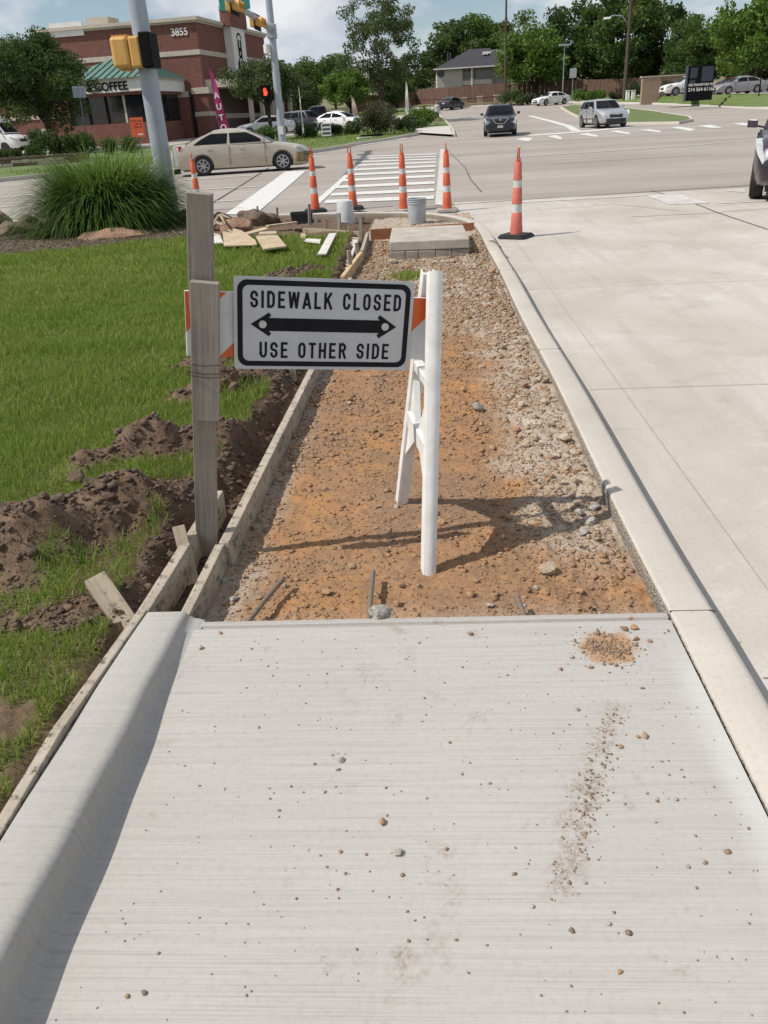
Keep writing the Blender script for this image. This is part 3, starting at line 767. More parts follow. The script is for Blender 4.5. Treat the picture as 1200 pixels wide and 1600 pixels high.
board('form_board', (-.812, 2.70, .010), (-.752, 5.3, .012), .040, .14, m_wform, 'long cement-spattered form board along the lawn side of the dig', group=G)
board('form_board', (-.752, 5.303, .006), (-.770, 8.35, .005), .040, .14, m_wform, 'long form board running behind the closed sidewalk sign', group=G)
board('form_board', (-.850, 8.36, .02), (-.760, 9.9, .03), .045, .15, wood('fresh_pine_board', (.55, .41, .25), (.42, .29, .16), spots=.25), 'pale fresh pine form board angled beside the concrete box', group=G)
board('form_board', (-.755, 9.9, .035), (-.790, 11.65, .03), .040, .14, m_wform, 'form board meeting the end of the reddish cross board', group=G)
def stakeo(foot, top, w, t, mat, label, rz=0., group='timber stakes holding the form boards'):
    foot = Vector(foot); top = Vector(top); L = (top-foot).length; d = (top-foot).normalized()
    a = Vector((math.cos(rz), math.sin(rz), 0)); b = d.cross(a).normalized(); a = b.cross(d)
    m = MB().box(-w/2, w/2, -t/2, t/2, -.08, L)
    o = m.build('wooden_stake', mat, bevel=.003)
    o.matrix_world = Matrix(((a.x, b.x, d.x, foot.x), (a.y, b.y, d.y, foot.y), (a.z, b.z, d.z, foot.z), (0, 0, 0, 1)))
    return tag(o, label, 'stake', group)
stakeo((-1.045, 2.20, .0), (-1.155, 2.30, .10), .075, .04, m_wstake, 'thick sawn stake stub leaning away from the slab corner in the turf', .5)
stakeo((-.925, 2.60, -.1), (-.985, 2.72, .075), .048, .035, m_wstake, 'narrow stake leaning at the foot of the tall grey post', .3)
for i, (xp, yt, yb, w, lab) in enumerate(((484, 319, 352, .04, 'tallest thin stake between the cone and the black crate'), (494.5, 338, 360, .05, 'short stake just beside the tall thin one'),
        (511, 342, 362, .05, 'second short stake of the row on the cross board'), (530, 333, 366, .055, 'taller dark stake in front of the upturned bucket'),
        (548, 354, 368, .06, 'squat stake beside the upturned bucket'), (564, 335, 372, .045, 'grey stake at the corner of the cross boards'))):
    f = gz(xp, yb, -.03); t_ = at(xp-1, yt, f.y+.02)
    stakeo(f, t_, w, .035, m_wstake if i in (4,) else m_wpost, lab, random.uniform(-.5, .5))
for xp, yt, yb, lab in ((545, 391, 424, 'stake driven between the leaning white plank and the pine board'), (557, 379, 404, 'pale stake close behind the leaning white plank'), (455, 572, 596, 'stake just showing under the sign beside the form board')):
    f = gz(xp+3, yb, -.05); stakeo(f, at(xp, yt, f.y), .045, .03, m_wstake, lab, .6)
for (xp, yt, yb) in ((403, 322, 331), (434, 324, 345)):
    f = gz(xp, yb, -.02); stakeo(f, at(xp-1, yt, f.y), .035, .03, m_wpost, 'stake standing by itself behind the heap of dug rocks' if xp < 420 else 'leaning stake at the edge of the rock heap', .2)
board('form_board', tuple(gz(474, 356, .05)), tuple(gz(566, 362, .05)), .035, .14, m_wstake, 'low form board holding a row of short stakes', group=G)
board('form_board', tuple(gz(464, 365, .03)), tuple(gz(562, 372, .03)), .03, .05, m_wscrap, 'thin batten lying across the end of the lawn', group=G)
board('scrap_plank', tuple(gz(417, 352, .08)), tuple(gz(463, 346, .08)), .08, .03, m_wscrap, 'short pale plank lying on the dirt by the black crate')
lw = MB(); a, b, c, d = gz(535, 420, -.04), gz(544, 422, -.04), at(561, 372, 11.3), at(551, 371, 11.3)
lw.tri_ext([a, b, c, d], (-.012, -.01, .008)); tag(lw.build('leaning_plank', m_wwhite, fix=True), 'whitish plank leaning in the gap beside the pine form board', 'plank')
red = board('cross_board', (-.75, 11.70, .06), (.70, 11.93, .055), .04, .15, m_wred, 'reddish brown board set across the dig behind the concrete box', group=G)
wp = board('scrap_plank', tuple(gz(503, 396, .11)), tuple(gz(520, 364, .11)), .10, .02, m_wwhite, 'white painted plank lying on the grass')
flat = MB(); flat.tri_ext([gz(476, 378, .07), gz(500, 381, .07), gz(502, 376, .07), gz(480, 375, .07)], (0, 0, .02)); tag(flat.build('broken_slab', m_wwhite, fix=True), 'thin pale broken slab lying on the grass', 'slab')
pc = MB(); pc.tri_ext([gz(470, 373, .06), gz(478, 374, .06), gz(478, 370, .06), gz(471, 369, .06)], (0, 0, .04)); tag(pc.build('wood_offcut', m_wscrap, fix=True), 'small square wood offcut near the batten', 'offcut')
def plate(name, px, z, th, mat, label, cat):
    m = MB(); m.tri_ext([gz(x, y, z) for x, y in px], (0, 0, th)); return tag(m.build(name, mat, fix=True, bevel=.002), label, cat)
plate('plywood_sheet', [(350,386),(402,384),(399,377),(378,362),(366,359),(348,363)], .10, .018, m_wscrap, 'broken tan plywood sheet lying on the grass behind the post', 'plywood')
plate('plywood_sheet', [(332,381),(349,381),(344,368),(331,365)], .09, .015, m_wwhite, 'pale sheet edge showing beside the tall post', 'sheet')
plate('plywood_sheet', [(412,392),(448,387),(434,370),(400,371)], .11, .022, m_wscrap, 'thick tan board offcut propped on the grass', 'board')
plate('scrap_plank', [(404,369),(432,368),(432,364),(406,366)], .12, .03, m_wscrap, 'short stick resting on the thick board offcut', 'plank')
plate('scrap_plank', [(381,367),(388,369),(419,361),(414,358)], .075, .03, m_wscrap, 'thin grey slat beside the plywood on the grass', 'plank')
def boulder(name, px, py, zc, rx, ry, rz, mat, label, seed, cat='rock', group=None, sub=4, rot=0, y=None):
    p = gz(px, py, zc)
    bm = bmesh.new(); bmesh.ops.create_icosphere(bm, subdivisions=sub, radius=1); r = random.Random(seed)
    ax = [Vector((r.gauss(0,1), r.gauss(0,1), r.gauss(0,1))).normalized() for _ in range(14)]; cut = [r.uniform(.62, .95) for _ in ax]
    P = np.array([v.co for v in bm.verts]); nz = fbm(P[:, 0]*2.3+seed, P[:, 1]*2.3+P[:, 2]*1.9, 5, seed)-.5
    for v, q in zip(bm.verts, nz):
        d = v.co.normalized(); rad = 1.0
        for a_, c_ in zip(ax, cut):
            k = d.dot(a_)
            if k > .1: rad = min(rad, c_/k)
        v.co = d*(rad+.35*q); v.co.x *= rx; v.co.y *= ry; v.co.z *= rz
    me = bpy.data.meshes.new(name); bm.to_mesh(me); bm.free(); me.materials.append(mat)
    o = bpy.data.objects.new(name, me); COL.objects.link(o); o.location = (p.x, p.y, zc+rz*.35); o.rotation_euler = (0, 0, rot)
    return tag(o, label, cat, group)
GR = 'rocks dug out beside the corner'
boulder('rock', 371, 366, -.02, .30, .22, .18, m_rock, 'rounded tan rock at the front of the dug rock heap', 3, group=GR)
boulder('rock', 398, 350, 0, .30, .22, .20, m_rock2, 'darker earth-covered rock behind the tan one in the heap', 5, group=GR)
boulder('rock', 425, 347, 0, .17, .15, .12, m_rock2, 'small rock at the edge of the heap by the leaning stake', 8, group=GR)
boulder('rock', 347, 352, 0, .26, .2, .16, m_rock2, 'dark rock under roots close behind the tall post', 9, group=GR)
boulder('rock', 340, 362, 0, .2, .16, .10, m_rock2, 'low flat rock at the back of the pale sheet', 13, group=GR)
boulder('rock', 468, 362, -.02, .12, .10, .07, m_rock2, 'small pale rock in the dirt near the black crate', 14, group=GR)
GB = 'stones edging the planting bed'
boulder('rock', 185, 376, .0, .66, .34, .15, m_rock, 'broad flat reddish boulder in front of the fountain grass', 21, group=GB, rot=.12)
boulder('rock', 236, 369, .0, .20, .15, .10, m_rock, 'small reddish slab beside the broad boulder', 22, group=GB)
boulder('rock', 18, 372, .0, .50, .38, .19, m_rock2, 'dark cracked rock in the mulch bed', 23, group=GB)
boulder('rock', -8, 360, .0, .5, .4, .28, m_rock2, 'dark rock behind the cracked one by the road', 24, group=GB)
boulder('rock', 50, 366, .0, .30, .30, .22, m_rock2, 'brown rock wedged next to the flat topped stone', 25, group=GB)
boulder('rock', 88, 354, .02, .42, .34, .25, simple('buff_limestone_block', (.40, .33, .25), .95, (.28, .22, .165), 5, .8, 22, kind='World', bd=.02), 'buff flat topped stone beside the fountain grass', 26, group=GB, rot=.3)
boulder('rock', 302, 345, .0, .35, .25, .15, m_rock2, 'shadowed rock between the fountain grass and the post', 27, group=GB)
for k, (x0, y0, x1, y1) in enumerate(((334, 352, 349, 338), (340, 338, 352, 350), (336, 345, 360, 341), (330, 358, 350, 352))):
    p, q = gz(x0, y0, .12), gz(x1, y1, .22)
    root_ = MB().tube([p, p.lerp(q, .5)+Vector((0, 0, .06)), q], [.03, .025, .012], 6).build('root', m_wstake, smooth=True)
    tag(root_, ['pale bent root rising highest from the rock heap', 'root crossing under the highest root on the heap', 'root lying nearly flat toward the rounded tan rock', 'thick root close behind the tall post'][k], 'root', 'tree roots on the rock heap')
# mulch
m_mulch = grass_mat('bark_mulch', (.08, .055, .04), (.16, .115, .085), (.30, .24, .20))
N = 16000; ux = rng.uniform(-9, -3.4, N); uy = rng.uniform(10.2, 14.4, N)
k_ = uy > np.interp(ux, [-9, -5.7, -3.8, -3.2, -1], [10.15, 10.8, 11.5, 12.3, 13.5]); ux, uy = ux[k_], uy[k_]
mul = blades('mulch', ux, uy, gheight(ux, uy)+.014, rng.uniform(.03, .075, len(ux)), np.full(len(ux), .022), np.full(len(ux), .97), rng.random(len(ux)), m_mulch, 8)
tag(mul, 'shredded bark mulch over the planting bed', 'mulch', kind='stuff')
bed = [(-14, 9.6), (-9, 10.15), (-5.7, 10.8), (-3.8, 11.5), (-3.3, 12.3), (-3.2, 14.2), (-14, 14.2)]
bedm = gridmesh('planting_bed', np.arange(-12, -3.2, .12), np.arange(10, 14.3, .12), lambda X, Y: gheight(X, Y)+.012-.1*(Y < np.interp(X, [-12, -9, -5.7, -3.8, -3.2, -1], [9.9, 10.15, 10.8, 11.5, 12.3, 13.5])), simple('bed_soil', (.085, .06, .045), .97, (.16, .12, .095), 40, 1., 60, kind='World', bd=.02))
tag(bedm, kind='structure')
# fountain grass clump
bc = Vector((-5.08, 13.5, .04)); N = 10500
th = rng.uniform(0, 6.283, N); r0 = .42*np.sqrt(rng.random(N)); el = np.clip(rng.normal(.95, .33, N), .2, 1.5); Ln = rng.uniform(.8, 1.42, N)
S = 7; tt = np.linspace(0, 1, S)
dirx, diry = np.cos(th+rng.normal(0, .3, N)), np.sin(th+rng.normal(0, .3, N))
out = np.zeros((N, S)); hz = np.zeros((N, S)); ang = el.copy(); droop = rng.uniform(1.1, 2.4, N)
for i in range(1, S):
    ang = ang-droop/(S-1)*(tt[i]**1.0)*1.25
    out[:, i] = out[:, i-1]+np.cos(ang)*Ln/(S-1); hz[:, i] = hz[:, i-1]+np.sin(ang)*Ln/(S-1)
hz = np.maximum(hz, -.0+.02*rng.random((N, 1)))
PX = bc.x + (np.cos(th)*r0)[:, None]*1.25 + dirx[:, None]*out; PY = bc.y+(np.sin(th)*r0)[:, None]+diry[:, None]*out; PZ = bc.z+hz*1.16
ww = (.0075*(1-tt**2)+.0012)[None, :]*rng.uniform(.7, 1.3, (N, 1)); sx, sy = -diry[:, None]*ww, dirx[:, None]*ww
V = np.stack([np.stack([PX-sx, PY-sy, PZ], -1), np.stack([PX+sx, PY+sy, PZ], -1)], 2).reshape(-1, 3)
b_ = (np.arange(N)*S*2)[:, None, None] + (np.arange(S-1)*2)[None, :, None]
Q = (b_+np.array([0, 1, 3, 2])[None, None, :]).reshape(-1, 4)
fg = thing('fountain_grass', 'large mounded clump of arching ornamental grass behind the reddish boulder', 'ornamental grass', bc)
fo = npmesh('foliage', V-np.array(bc), None, Q, m_grassdark, fg, True, {'rnd': np.repeat(np.clip(rng.random(N)*.8+.1*(rng.random(N) < .1), 0, 1), S*2)})
MB().lathe([(.40, -.05), (.36, .12), (.2, .2)], 16).build('crown_base', simple('straw_thatch', (.14, .12, .06), .95, (.08, .08, .035)), fg)

# rebar dowels and a spat of mortar at the slab end
for (p, q), lab in ((((388, 953), (443, 903)), 'steel dowel bent toward the grey post, sticking from the slab edge'), (((579, 948), (583, 893)), 'upright-looking steel dowel behind the mortar lump'), (((818, 953), (808, 932)), 'short steel dowel among grey stones at the slab edge')):
    a, b = gz(p[0], p[1], -.06), gz(q[0], q[1], -.045); a = Vector((a.x, 2.185, -.055))
    tag(MB().tube([a, (a+b)/2+Vector((0, 0, .004)), b], .0095, 10).build('rebar_dowel', m_rebar, smooth='auto'), lab, 'rebar', 'dowels in the slab edge')
boulder('mortar_lump', 592, 962, -.01, .040, .034, .028, simple('spilled_mortar', (.36, .345, .31), .95, (.22, .21, .185), 60, 1., 90, kind='World', bd=.01), 'rough grey lump of spilled mortar on the slab edge', 44, 'mortar', sub=3)
# ------------------------------------------------------------------ tall timber post
pw = thing('timber_post', 'tall weathered grey timber post with a second board wired to it, holding the rail', 'post', (-.925, 2.80, -.10))
foot = Vector((-.925, 2.80, -.16)); topc = at(312, 301, 2.725)
def upbox(p0, p1, w, t, name, mat, parent, face):
    p0 = Vector(p0); p1 = Vector(p1); d = (p1-p0).normalized(); L = (p1-p0).length
    a = Vector(face); a = (a-d*a.dot(d)).normalized(); b = d.cross(a)
    o = MB().box(-w/2, w/2, -t/2, t/2, 0, L).build(name, mat, None, bevel=.0025)
    m = Matrix(((a.x, b.x, d.x, p0.x), (a.y, b.y, d.y, p0.y), (a.z, b.z, d.z, p0.z), (0, 0, 0, 1)))
    o.parent = parent; o.matrix_world = m
    return o
bpy.context.view_layer.update()
def local(parent, m): return Matrix.Translation(-parent.location) @ m
def upbox(p0, p1, w, t, name, mat, parent, face, bev=.0025):
    p0 = Vector(p0); p1 = Vector(p1); d = (p1-p0).normalized(); L = (p1-p0).length
    a = Vector(face); a = (a-d*a.dot(d)).normalized(); b = d.cross(a)
    o = MB().box(-w/2, w/2, -t/2, t/2, 0, L).build(name, mat, parent, bevel=bev)
    o.matrix_local = local(parent, Matrix(((a.x, b.x, d.x, p0.x), (a.y, b.y, d.y, p0.y), (a.z, b.z, d.z, p0.z), (0, 0, 0, 1))))
    return o
post_main = upbox(foot, topc, .083, .038, 'post', m_wpost, pw, (.99, .12, 0))
c0 = at(322, 655, 2.70); c1 = at(320, 440, 2.685)
upbox(c0, c1, .094, .036, 'cleat_board', m_wpost, pw, (.99, .10, 0))
m_wire = simple('rusty_tie_wire', (.06, .045, .035), .6, metal=.5)
for py, dx in ((571, 0), (583, .012), (588, .02)):
    l_, r_ = at(293, py-2, 2.668), at(345, py+6*dx*20, 2.662)
    MB().tube([l_+Vector((0, .06, 0)), l_, (l_+r_)/2+Vector((0, -.002, -.004)), r_, r_+Vector((0, .06, 0))], .0016, 6).xf(Matrix.Translation(-pw.location)).build('tie_wire', m_wire, pw)

# ------------------------------------------------------------------ barricade: plastic A-frame, striped rail
m_wpl = simple('white_plastic', (.74, .73, .71), .45, (.64, .62, .59), 14, .1, 50)
m_or = simple('orange_reflective_sheeting', (.72, .125, .02), .4, (.64, .105, .018), 20)
m_wr = simple('white_reflective_sheeting', (.66, .66, .65), .4, (.60, .60, .59), 20)
SL, SR = at(365.5, 505, 2.745), at(643, 511, 2.905)
SW = (SR-SL).length; SH = SW*.505
u = (SR-SL).normalized(); nin = Vector((-u.y, u.x, 0)).normalized(); zz = u.cross(nin)
zz = -zz if zz.z < 0 else zz
SM = Matrix(((u.x, nin.x, zz.x, (SL.x+SR.x)/2), (u.y, nin.y, zz.y, (SL.y+SR.y)/2), (u.z, nin.z, zz.z, (SL.z+SR.z)/2), (0, 0, 0, 1)))
bar = thing('barricade', 'white plastic A-frame barricade with an orange and white striped rail', 'barricade', (-.03, 2.9, -.1))
BI = Matrix.Translation(-bar.location)
mpp = SW/278.0
def rl(px, z): return ((px-504.5)*mpp, z)
r0x, r1x = (294-504.5)*mpp, (692-504.5)*mpp; rz0, rz1 = -.122, .102
rail = MB().box(r0x, r1x, .014, .034, rz0, rz1); rail.xf(BI @ SM); rail.build('rail', m_wr, bar, bevel=.003)
s0 = (343-504.5)*mpp; Hh = rz1-rz0
for k in (-1, 0, 1, 2):
    a0 = s0 + k*.4*.98; a1 = a0 + .2*.98
    poly = [(a0, rz0), (a1, rz0), (a1+Hh, rz1), (a0+Hh, rz1)]
    # clip to the rail length
    def clip(P, x, keep_right):
        o = []
        for i in range(len(P)):
            p, q = P[i], P[(i+1) % len(P)]; ip = (p[0] >= x) == keep_right; iq = (q[0] >= x) == keep_right
            if ip: o.append(p)
            if ip != iq: t = (x-p[0])/(q[0]-p[0]); o.append((x, p[1]+(q[1]-p[1])*t))
        return o
    P = clip(clip(poly, r0x+.001, True), r1x-.001, False)
    if len(P) < 3: continue
    for yy, ex in ((.0128, .0006), (.0346, .0006)):
        st = MB(); st.tri_ext([(x, yy, z) for x, z in P], (0, ex, 0)); st.xf(BI @ SM); st.build('stripe', m_or, bar, fix=True)
# legs
def leg(foot, top, name, w=.048, t=.050):
    foot = Vector(foot); top = Vector(top); d = (top-foot).normalized(); L = (top-foot).length
    a = (u-d*u.dot(d)).normalized(); b = d.cross(a)          # a across (along rail), b fore-aft
    M_ = BI @ Matrix(((a.x, b.x, d.x, foot.x), (a.y, b.y, d.y, foot.y), (a.z, b.z, d.z, foot.z), (0, 0, 0, 1)))
    sg = 1 if b.y > 0 else -1
    m = MB()                                                   # rounded outer face, ribbed channel behind
    n = 7; prof = [(-w/2+w*i/(n-1), -sg*(t/2-.006+.006*math.sin(math.pi*i/(n-1)))) for i in range(n)]
    prof += [(w/2, -sg*t*.1), (-w/2, -sg*t*.1)]
    nn = len(prof); v = [(x, y, z) for z in (0, L) for x, y in prof]
    m.add(v, [tuple(reversed(range(nn))), tuple(range(nn, 2*nn))]+[(i, (i+1) % nn, nn+(i+1) % nn, nn+i) for i in range(nn)])
    lo = m.xf(M_).build(name, m_wpl, bar, smooth='auto', fix=True)
    m = MB()
    for sx in (-1, 1): m.box(sx*w/2-(.004 if sx > 0 else 0), sx*w/2+(.004 if sx < 0 else 0), min(-sg*t*.1, sg*t/2), max(-sg*t*.1, sg*t/2), 0, L)
    k = 0.03
    while k < L-.02:
        m.box(-w/2+.004, w/2-.004, min(-sg*t*.1, sg*t*.46), max(-sg*t*.1, sg*t*.46), k, k+.004); k += .045
    k = 0.0525
    m.xf(M_).build('leg_rib', m_wpl, lo, fix=True)
    return M_, L
top_m = at(671, 428, 2.93)
F1 = Vector((-.022, 2.605, -.115)); F2 = Vector((-.138, 3.235, -.11))
leg(F1, top_m+Vector((.02, -.028, .012)), 'leg'); leg(F2, top_m+Vector((-.002, .040, .0)), 'leg')
A_, B_ = F1.lerp(top_m, .43), F2.lerp(top_m, .43); C_, D_ = F1.lerp(top_m, .66), F2.lerp(top_m, .66)
MB().beam(A_, B_, .040, .075).xf(BI).build('cross_brace', m_wpl, bar, bevel=.004); MB().beam(C_, D_, .036, .04).xf(BI).build('cross_brace', m_wpl, bar, bevel=.004)
gs_ = MB()
for p, q, up1, dn in ((A_, B_, .16, -.2),):
    for s_, (e, o_) in ((1, (F1, top_m)), (-1, (F2, top_m))):
        base = e.lerp(o_, .43); lo = e.lerp(o_, .26); hi = e.lerp(o_, .60); mid = base.lerp(B_ if s_ > 0 else A_, .42)
        gs_.tri_ext([lo-u*.012, mid-u*.012+Vector((0, 0, -.03)), mid-u*.012+Vector((0, 0, .03)), hi-u*.012], u*.024)
gs_.xf(BI).build('gusset', m_wpl, bar, fix=True)
MB().box(-.004, .004, -.002, .002, -.035, .035).xf(BI @ Matrix.Translation(F1.lerp(top_m, .47)+u*.031+Vector((0, -.012, 0)))).build('sticker', m_dark, bar)

# ------------------------------------------------------------------ the sign, stroke-built lettering
m_al = simple('sign_aluminium', (.52, .52, .52), .45, metal=.6)
m_face = simple('sign_white_sheeting', (.50, .50, .505), .5, (.455, .455, .46), 7, .05, 30)
m_blk = simple('sign_black_ink', (.010, .010, .013), .6, (.015, .015, .018), 12, spec=.12)
sign = thing('road_sign', 'white rectangular sign with black border reading SIDEWALK CLOSED USE OTHER SIDE', 'sign', SM.translation)
S0 = Matrix.Translation(-sign.location) @ SM
def rrect(w, h, r, n=7):
    pts = []
    for cx, cz, a0 in ((w/2-r, h/2-r, 0), (-w/2+r, h/2-r, 90), (-w/2+r, -h/2+r, 180), (w/2-r, -h/2+r, 270)):
        for i in range(n+1):
            a = math.radians(a0+90*i/n); pts.append((cx+r*math.cos(a), cz+r*math.sin(a)))
    return pts
pl = MB(); pl.tri_ext([(x, .0028, z) for x, z in rrect(SW, SH, .012)], (0, -.0022, 0)); pl.xf(S0).build('panel', m_face, sign, fix=True)
def ring(o, i, y=0.0002, th=-.0006):
    m = MB(); n = len(o)
    for k in range(n):
        k2 = (k+1) % n
        m.hexa([(o[k][0], y, o[k][1]), (o[k2][0], y, o[k2][1]), (i[k2][0], y, i[k2][1]), (i[k][0], y, i[k][1]),
                (o[k][0], y+th, o[k][1]), (o[k2][0], y+th, o[k2][1]), (i[k2][0], y+th, i[k2][1]), (i[k][0], y+th, i[k][1])])
    return m
ring(rrect(SW-.024, SH-.022, .034), rrect(SW-.024-.036, SH-.022-.036, .022)).xf(S0).build('border', m_blk, sign, fix=True)
def arcp(cx, cy, rx, ry, a0, a1, n=9): return [(cx+rx*math.cos(math.radians(a0+(a1-a0)*i/n)), cy+ry*math.sin(math.radians(a0+(a1-a0)*i/n))) for i in range(n+1)]
TS = .165
def glyph(ch):
    t = TS/2; w = .50; l, r, b, p = t, w-t, t, 1-t; m = .5; cx = w/2; rx = (r-l)/2; ry = .24
    if ch == 'I': return TS, [[(t, 0), (t, 1)]]
    if ch == 'L': return .44, [[(l, 0), (l, 1)], [(l, b), (.44, b)]]
    if ch == 'E': return .46, [[(l, 0), (l, 1)], [(l, p), (.45, p)], [(l, m+.01), (.41, m+.01)], [(l, b), (.46, b)]]
    if ch == 'T': return .48, [[(0, p), (.48, p)], [(.24, 0), (.24, 1-t)]]
    if ch == 'H': return w, [[(l, 0), (l, 1)], [(r, 0), (r, 1)], [(l, m), (r, m)]]
    if ch == 'D': return w, [[(l, 0), (l, 1)], [(l, p), (r-.20, p)]+arcp(r-.20, p-.24, .20, .24, 90, 0)+arcp(r-.20, b+.24, .20, .24, 0, -90)+[(l, b)]]
    if ch == 'O': return w, [arcp(cx, p-ry, rx, ry, 180, 0, 12)+arcp(cx, b+ry, rx, ry, 0, -180, 12)+[(l, p-ry)]]
    if ch == 'C': return w, [[(r, p-ry-.05)]+arcp(cx, p-ry, rx, ry, 0, 180, 12)+arcp(cx, b+ry, rx, ry, 180, 360, 12)+[(r, b+ry+.05)]]
    if ch == 'U': return w, [[(l, 1), (l, b+ry)]+arcp(cx, b+ry, rx, ry, 180, 360, 12)+[(r, 1)]]
    if ch == 'A': return .56, [[(t*.75, 0), (.28, 1-t*.4)], [(.56-t*.75, 0), (.28, 1-t*.4)], [(.12, .27), (.44, .27)]]
    if ch == 'W': return .72, [[(.07, 1), (.19, .02)], [(.19, .02), (.36, .98)], [(.36, .98), (.53, .02)], [(.53, .02), (.65, 1)]]
    if ch == 'K': return .54, [[(l, 0), (l, 1)], [(.54-t*.9, 1), (l, .36)], [(.26, .56), (.54-t*.7, 0)]]
    if ch == 'R': return .52, [[(l, 0), (l, 1)], [(l, p), (r-.19, p)]+arcp(r-.19, p-.20, .19, .20, 90, -90)+[(l, p-.40)], [(.27, .5), (.52-t*.8, 0)]]
    if ch == 'S':
        return w, [[(r-.005, p-.26)]+arcp(cx, p-.21, rx, .21, 0, 180, 10)+arcp(cx, p-.23, rx, .19, 180, 238, 4)+[(cx, m)]+arcp(cx, b+.23, rx, .19, 58, 0, 4)+arcp(cx, b+.21, rx, .21, 0, -180, 10)+[(l+.005, b+.26)]]
    return .30, []
def ribbon(m, pts, w, y):
    P = [Vector(p) for p in pts]; Lf = []; Rt = []; n = len(P)
    closed = (P[0]-P[-1]).length < 1e-6
    for i in range(n):
        if closed and i in (0, n-1): d0 = (P[-1]-P[-2]).normalized(); d1 = (P[1]-P[0]).normalized()
        else:
            d0 = (P[i]-P[i-1]).normalized() if i > 0 else (P[1]-P[0]).normalized(); d1 = (P[i+1]-P[i]).normalized() if i < n-1 else d0
        d = (d0+d1).normalized(); nr = Vector((-d.y, d.x)); k = w/2/max(.5, nr.dot(Vector((-d0.y, d0.x))))
        Lf.append(P[i]+nr*k); Rt.append(P[i]-nr*k)
    base = len(m.v); m.v += [(p.x, y, p.y) for p in Lf]+[(p.x, y, p.y) for p in Rt]
    for i in range(n-1): m.f.append((base+i, base+n+i, base+n+i+1, base+i+1))
def text_line(txt, x0, x1, zc, h, name, parent, mat, mtx, gap=.20):
    ws = [glyph(c)[0] for c in txt]; tot = sum(ws)+gap*(len(txt)-1); sx = (x1-x0)/(tot*h); x = x0
    for c, w_ in zip(txt, ws):
        if c != ' ':
            m = MB(); _, st = glyph(c)
            for k, s_ in enumerate(st): ribbon(m, [(x+a*h*sx, zc-h/2+b*h) for a, b in s_], TS*h*.92, -.0004-.00012*k)
            m.xf(mtx).build(name, mat, parent, fix=False)
        x += (w_+gap)*h*sx
text_line('SIDEWALK CLOSED', -.412*SW, .428*SW, .262*SH, .182*SH, 'letter', sign, m_blk, S0)
text_line('USE OTHER SIDE', -.362*SW, .375*SW, -.285*SH, .178*SH, 'letter', sign, m_blk, S0)
ah = MB()
for s_ in (-1, 1):
    tip = s_*.41*SW; ah.add([(tip, -.0005, -.005*SH), (tip-s_*.100*SW, -.0005, .125*SH), (tip-s_*.112*SW, -.0005, .09*SH), (tip-s_*.098*SW, -.0005, .066*SH), (tip-s_*.098*SW, -.0005, -.076*SH), (tip-s_*.112*SW, -.0005, -.10*SH), (tip-s_*.100*SW, -.0005, -.135*SH)], [(0, 1, 2, 3, 4, 5, 6)])
ah.add([(-.315*SW, -.0006, -.076*SH), (.315*SW, -.0006, -.076*SH), (.315*SW, -.0006, .066*SH), (-.315*SW, -.0006, .066*SH)], [(0, 1, 2, 3)])
ah.xf(S0).build('arrow', m_blk, sign)
m_bolt = simple('zinc_bolt', (.55, .55, .53), .4, metal=.7)
for s_ in (-1, 1):
    bo = MB().lathe([(.0135, 0), (.0135, -.0016), (.008, -.002), (.008, -.006), (.003, -.0065)], 14, (0, 0, 0), 'y')
    bo.xf(S0 @ Matrix.Translation((s_*.345*SW, -.0006, -.005*SH))).build('bolt', m_bolt, sign, smooth='auto', fix=True)

# ------------------------------------------------------------------ channelizer cones
m_cone = simple('orange_plastic', (.62, .115, .04), .55, (.48, .095, .042), 10, .1, 40)
m_pink = simple('faded_pink_orange_plastic', (.60, .15, .11), .55, (.46, .13, .09), 8, .2, 30)
m_cw = simple('scuffed_reflective_band', (.62, .62, .60), .5, (.44, .43, .41), 16)
def make_cone(mat, name='channelizer_cone'):
    root = bpy.data.objects.new(name, None); COL.objects.link(root)
    b = MB(); oct_ = [(.20*math.cos(math.radians(22.5+45*i))*1.02, .20*math.sin(math.radians(22.5+45*i))*1.02) for i in range(8)]
    sq = rrect(.40, .40, .05, 3); b.prism(sq, 0, .035); b.prism([(x*.9, y*.9) for x, y in sq], .036, .052)
    b.build('base', m_dark, root, bevel=.005, fix=True)
    R = lambda z: .080-.034*(z-.05)/.93
    def seg(z0, z1, step=0., mat_=mat, nm='body_section'):
        pr = [(R(z0)+step*.0, z0), (R(z0)+step, z0+.001), (R(z1)+step, z1-.003), (R(z1), z1)]
        MB().lathe(pr, 22).build(nm, mat_, root, smooth='auto')
    seg(.05, .16, .007); seg(.16, .332, .002); seg(.332, .442, .0, m_cw, 'reflective_band'); seg(.442, .50, .005); seg(.50, .65, .002)
    seg(.65, .742, .0, m_cw, 'reflective_band'); seg(.742, .80, .005); seg(.80, .972, .002)
    h = MB(); h.lathe([(.030, .972), (.034, .985), (.034, 1.01), (.02, 1.02)], 16)
    h.tube([(-.026, 0, 1.0), (-.027, 0, 1.11), (-.018, 0, 1.135), (0, 0, 1.142), (.018, 0, 1.135), (.027, 0, 1.11), (.026, 0, 1.0)], .0095, 8)
    h.build('handle', mat, root, smooth=True)
    return root
m_dust = simple('dust_caked_rubber', (.40, .375, .345), .95, (.30, .28, .255), 12)
cone0 = make_cone(m_cone); cone1 = make_cone(m_pink)
CG = 'tall orange channelizer cones around the corner dig'
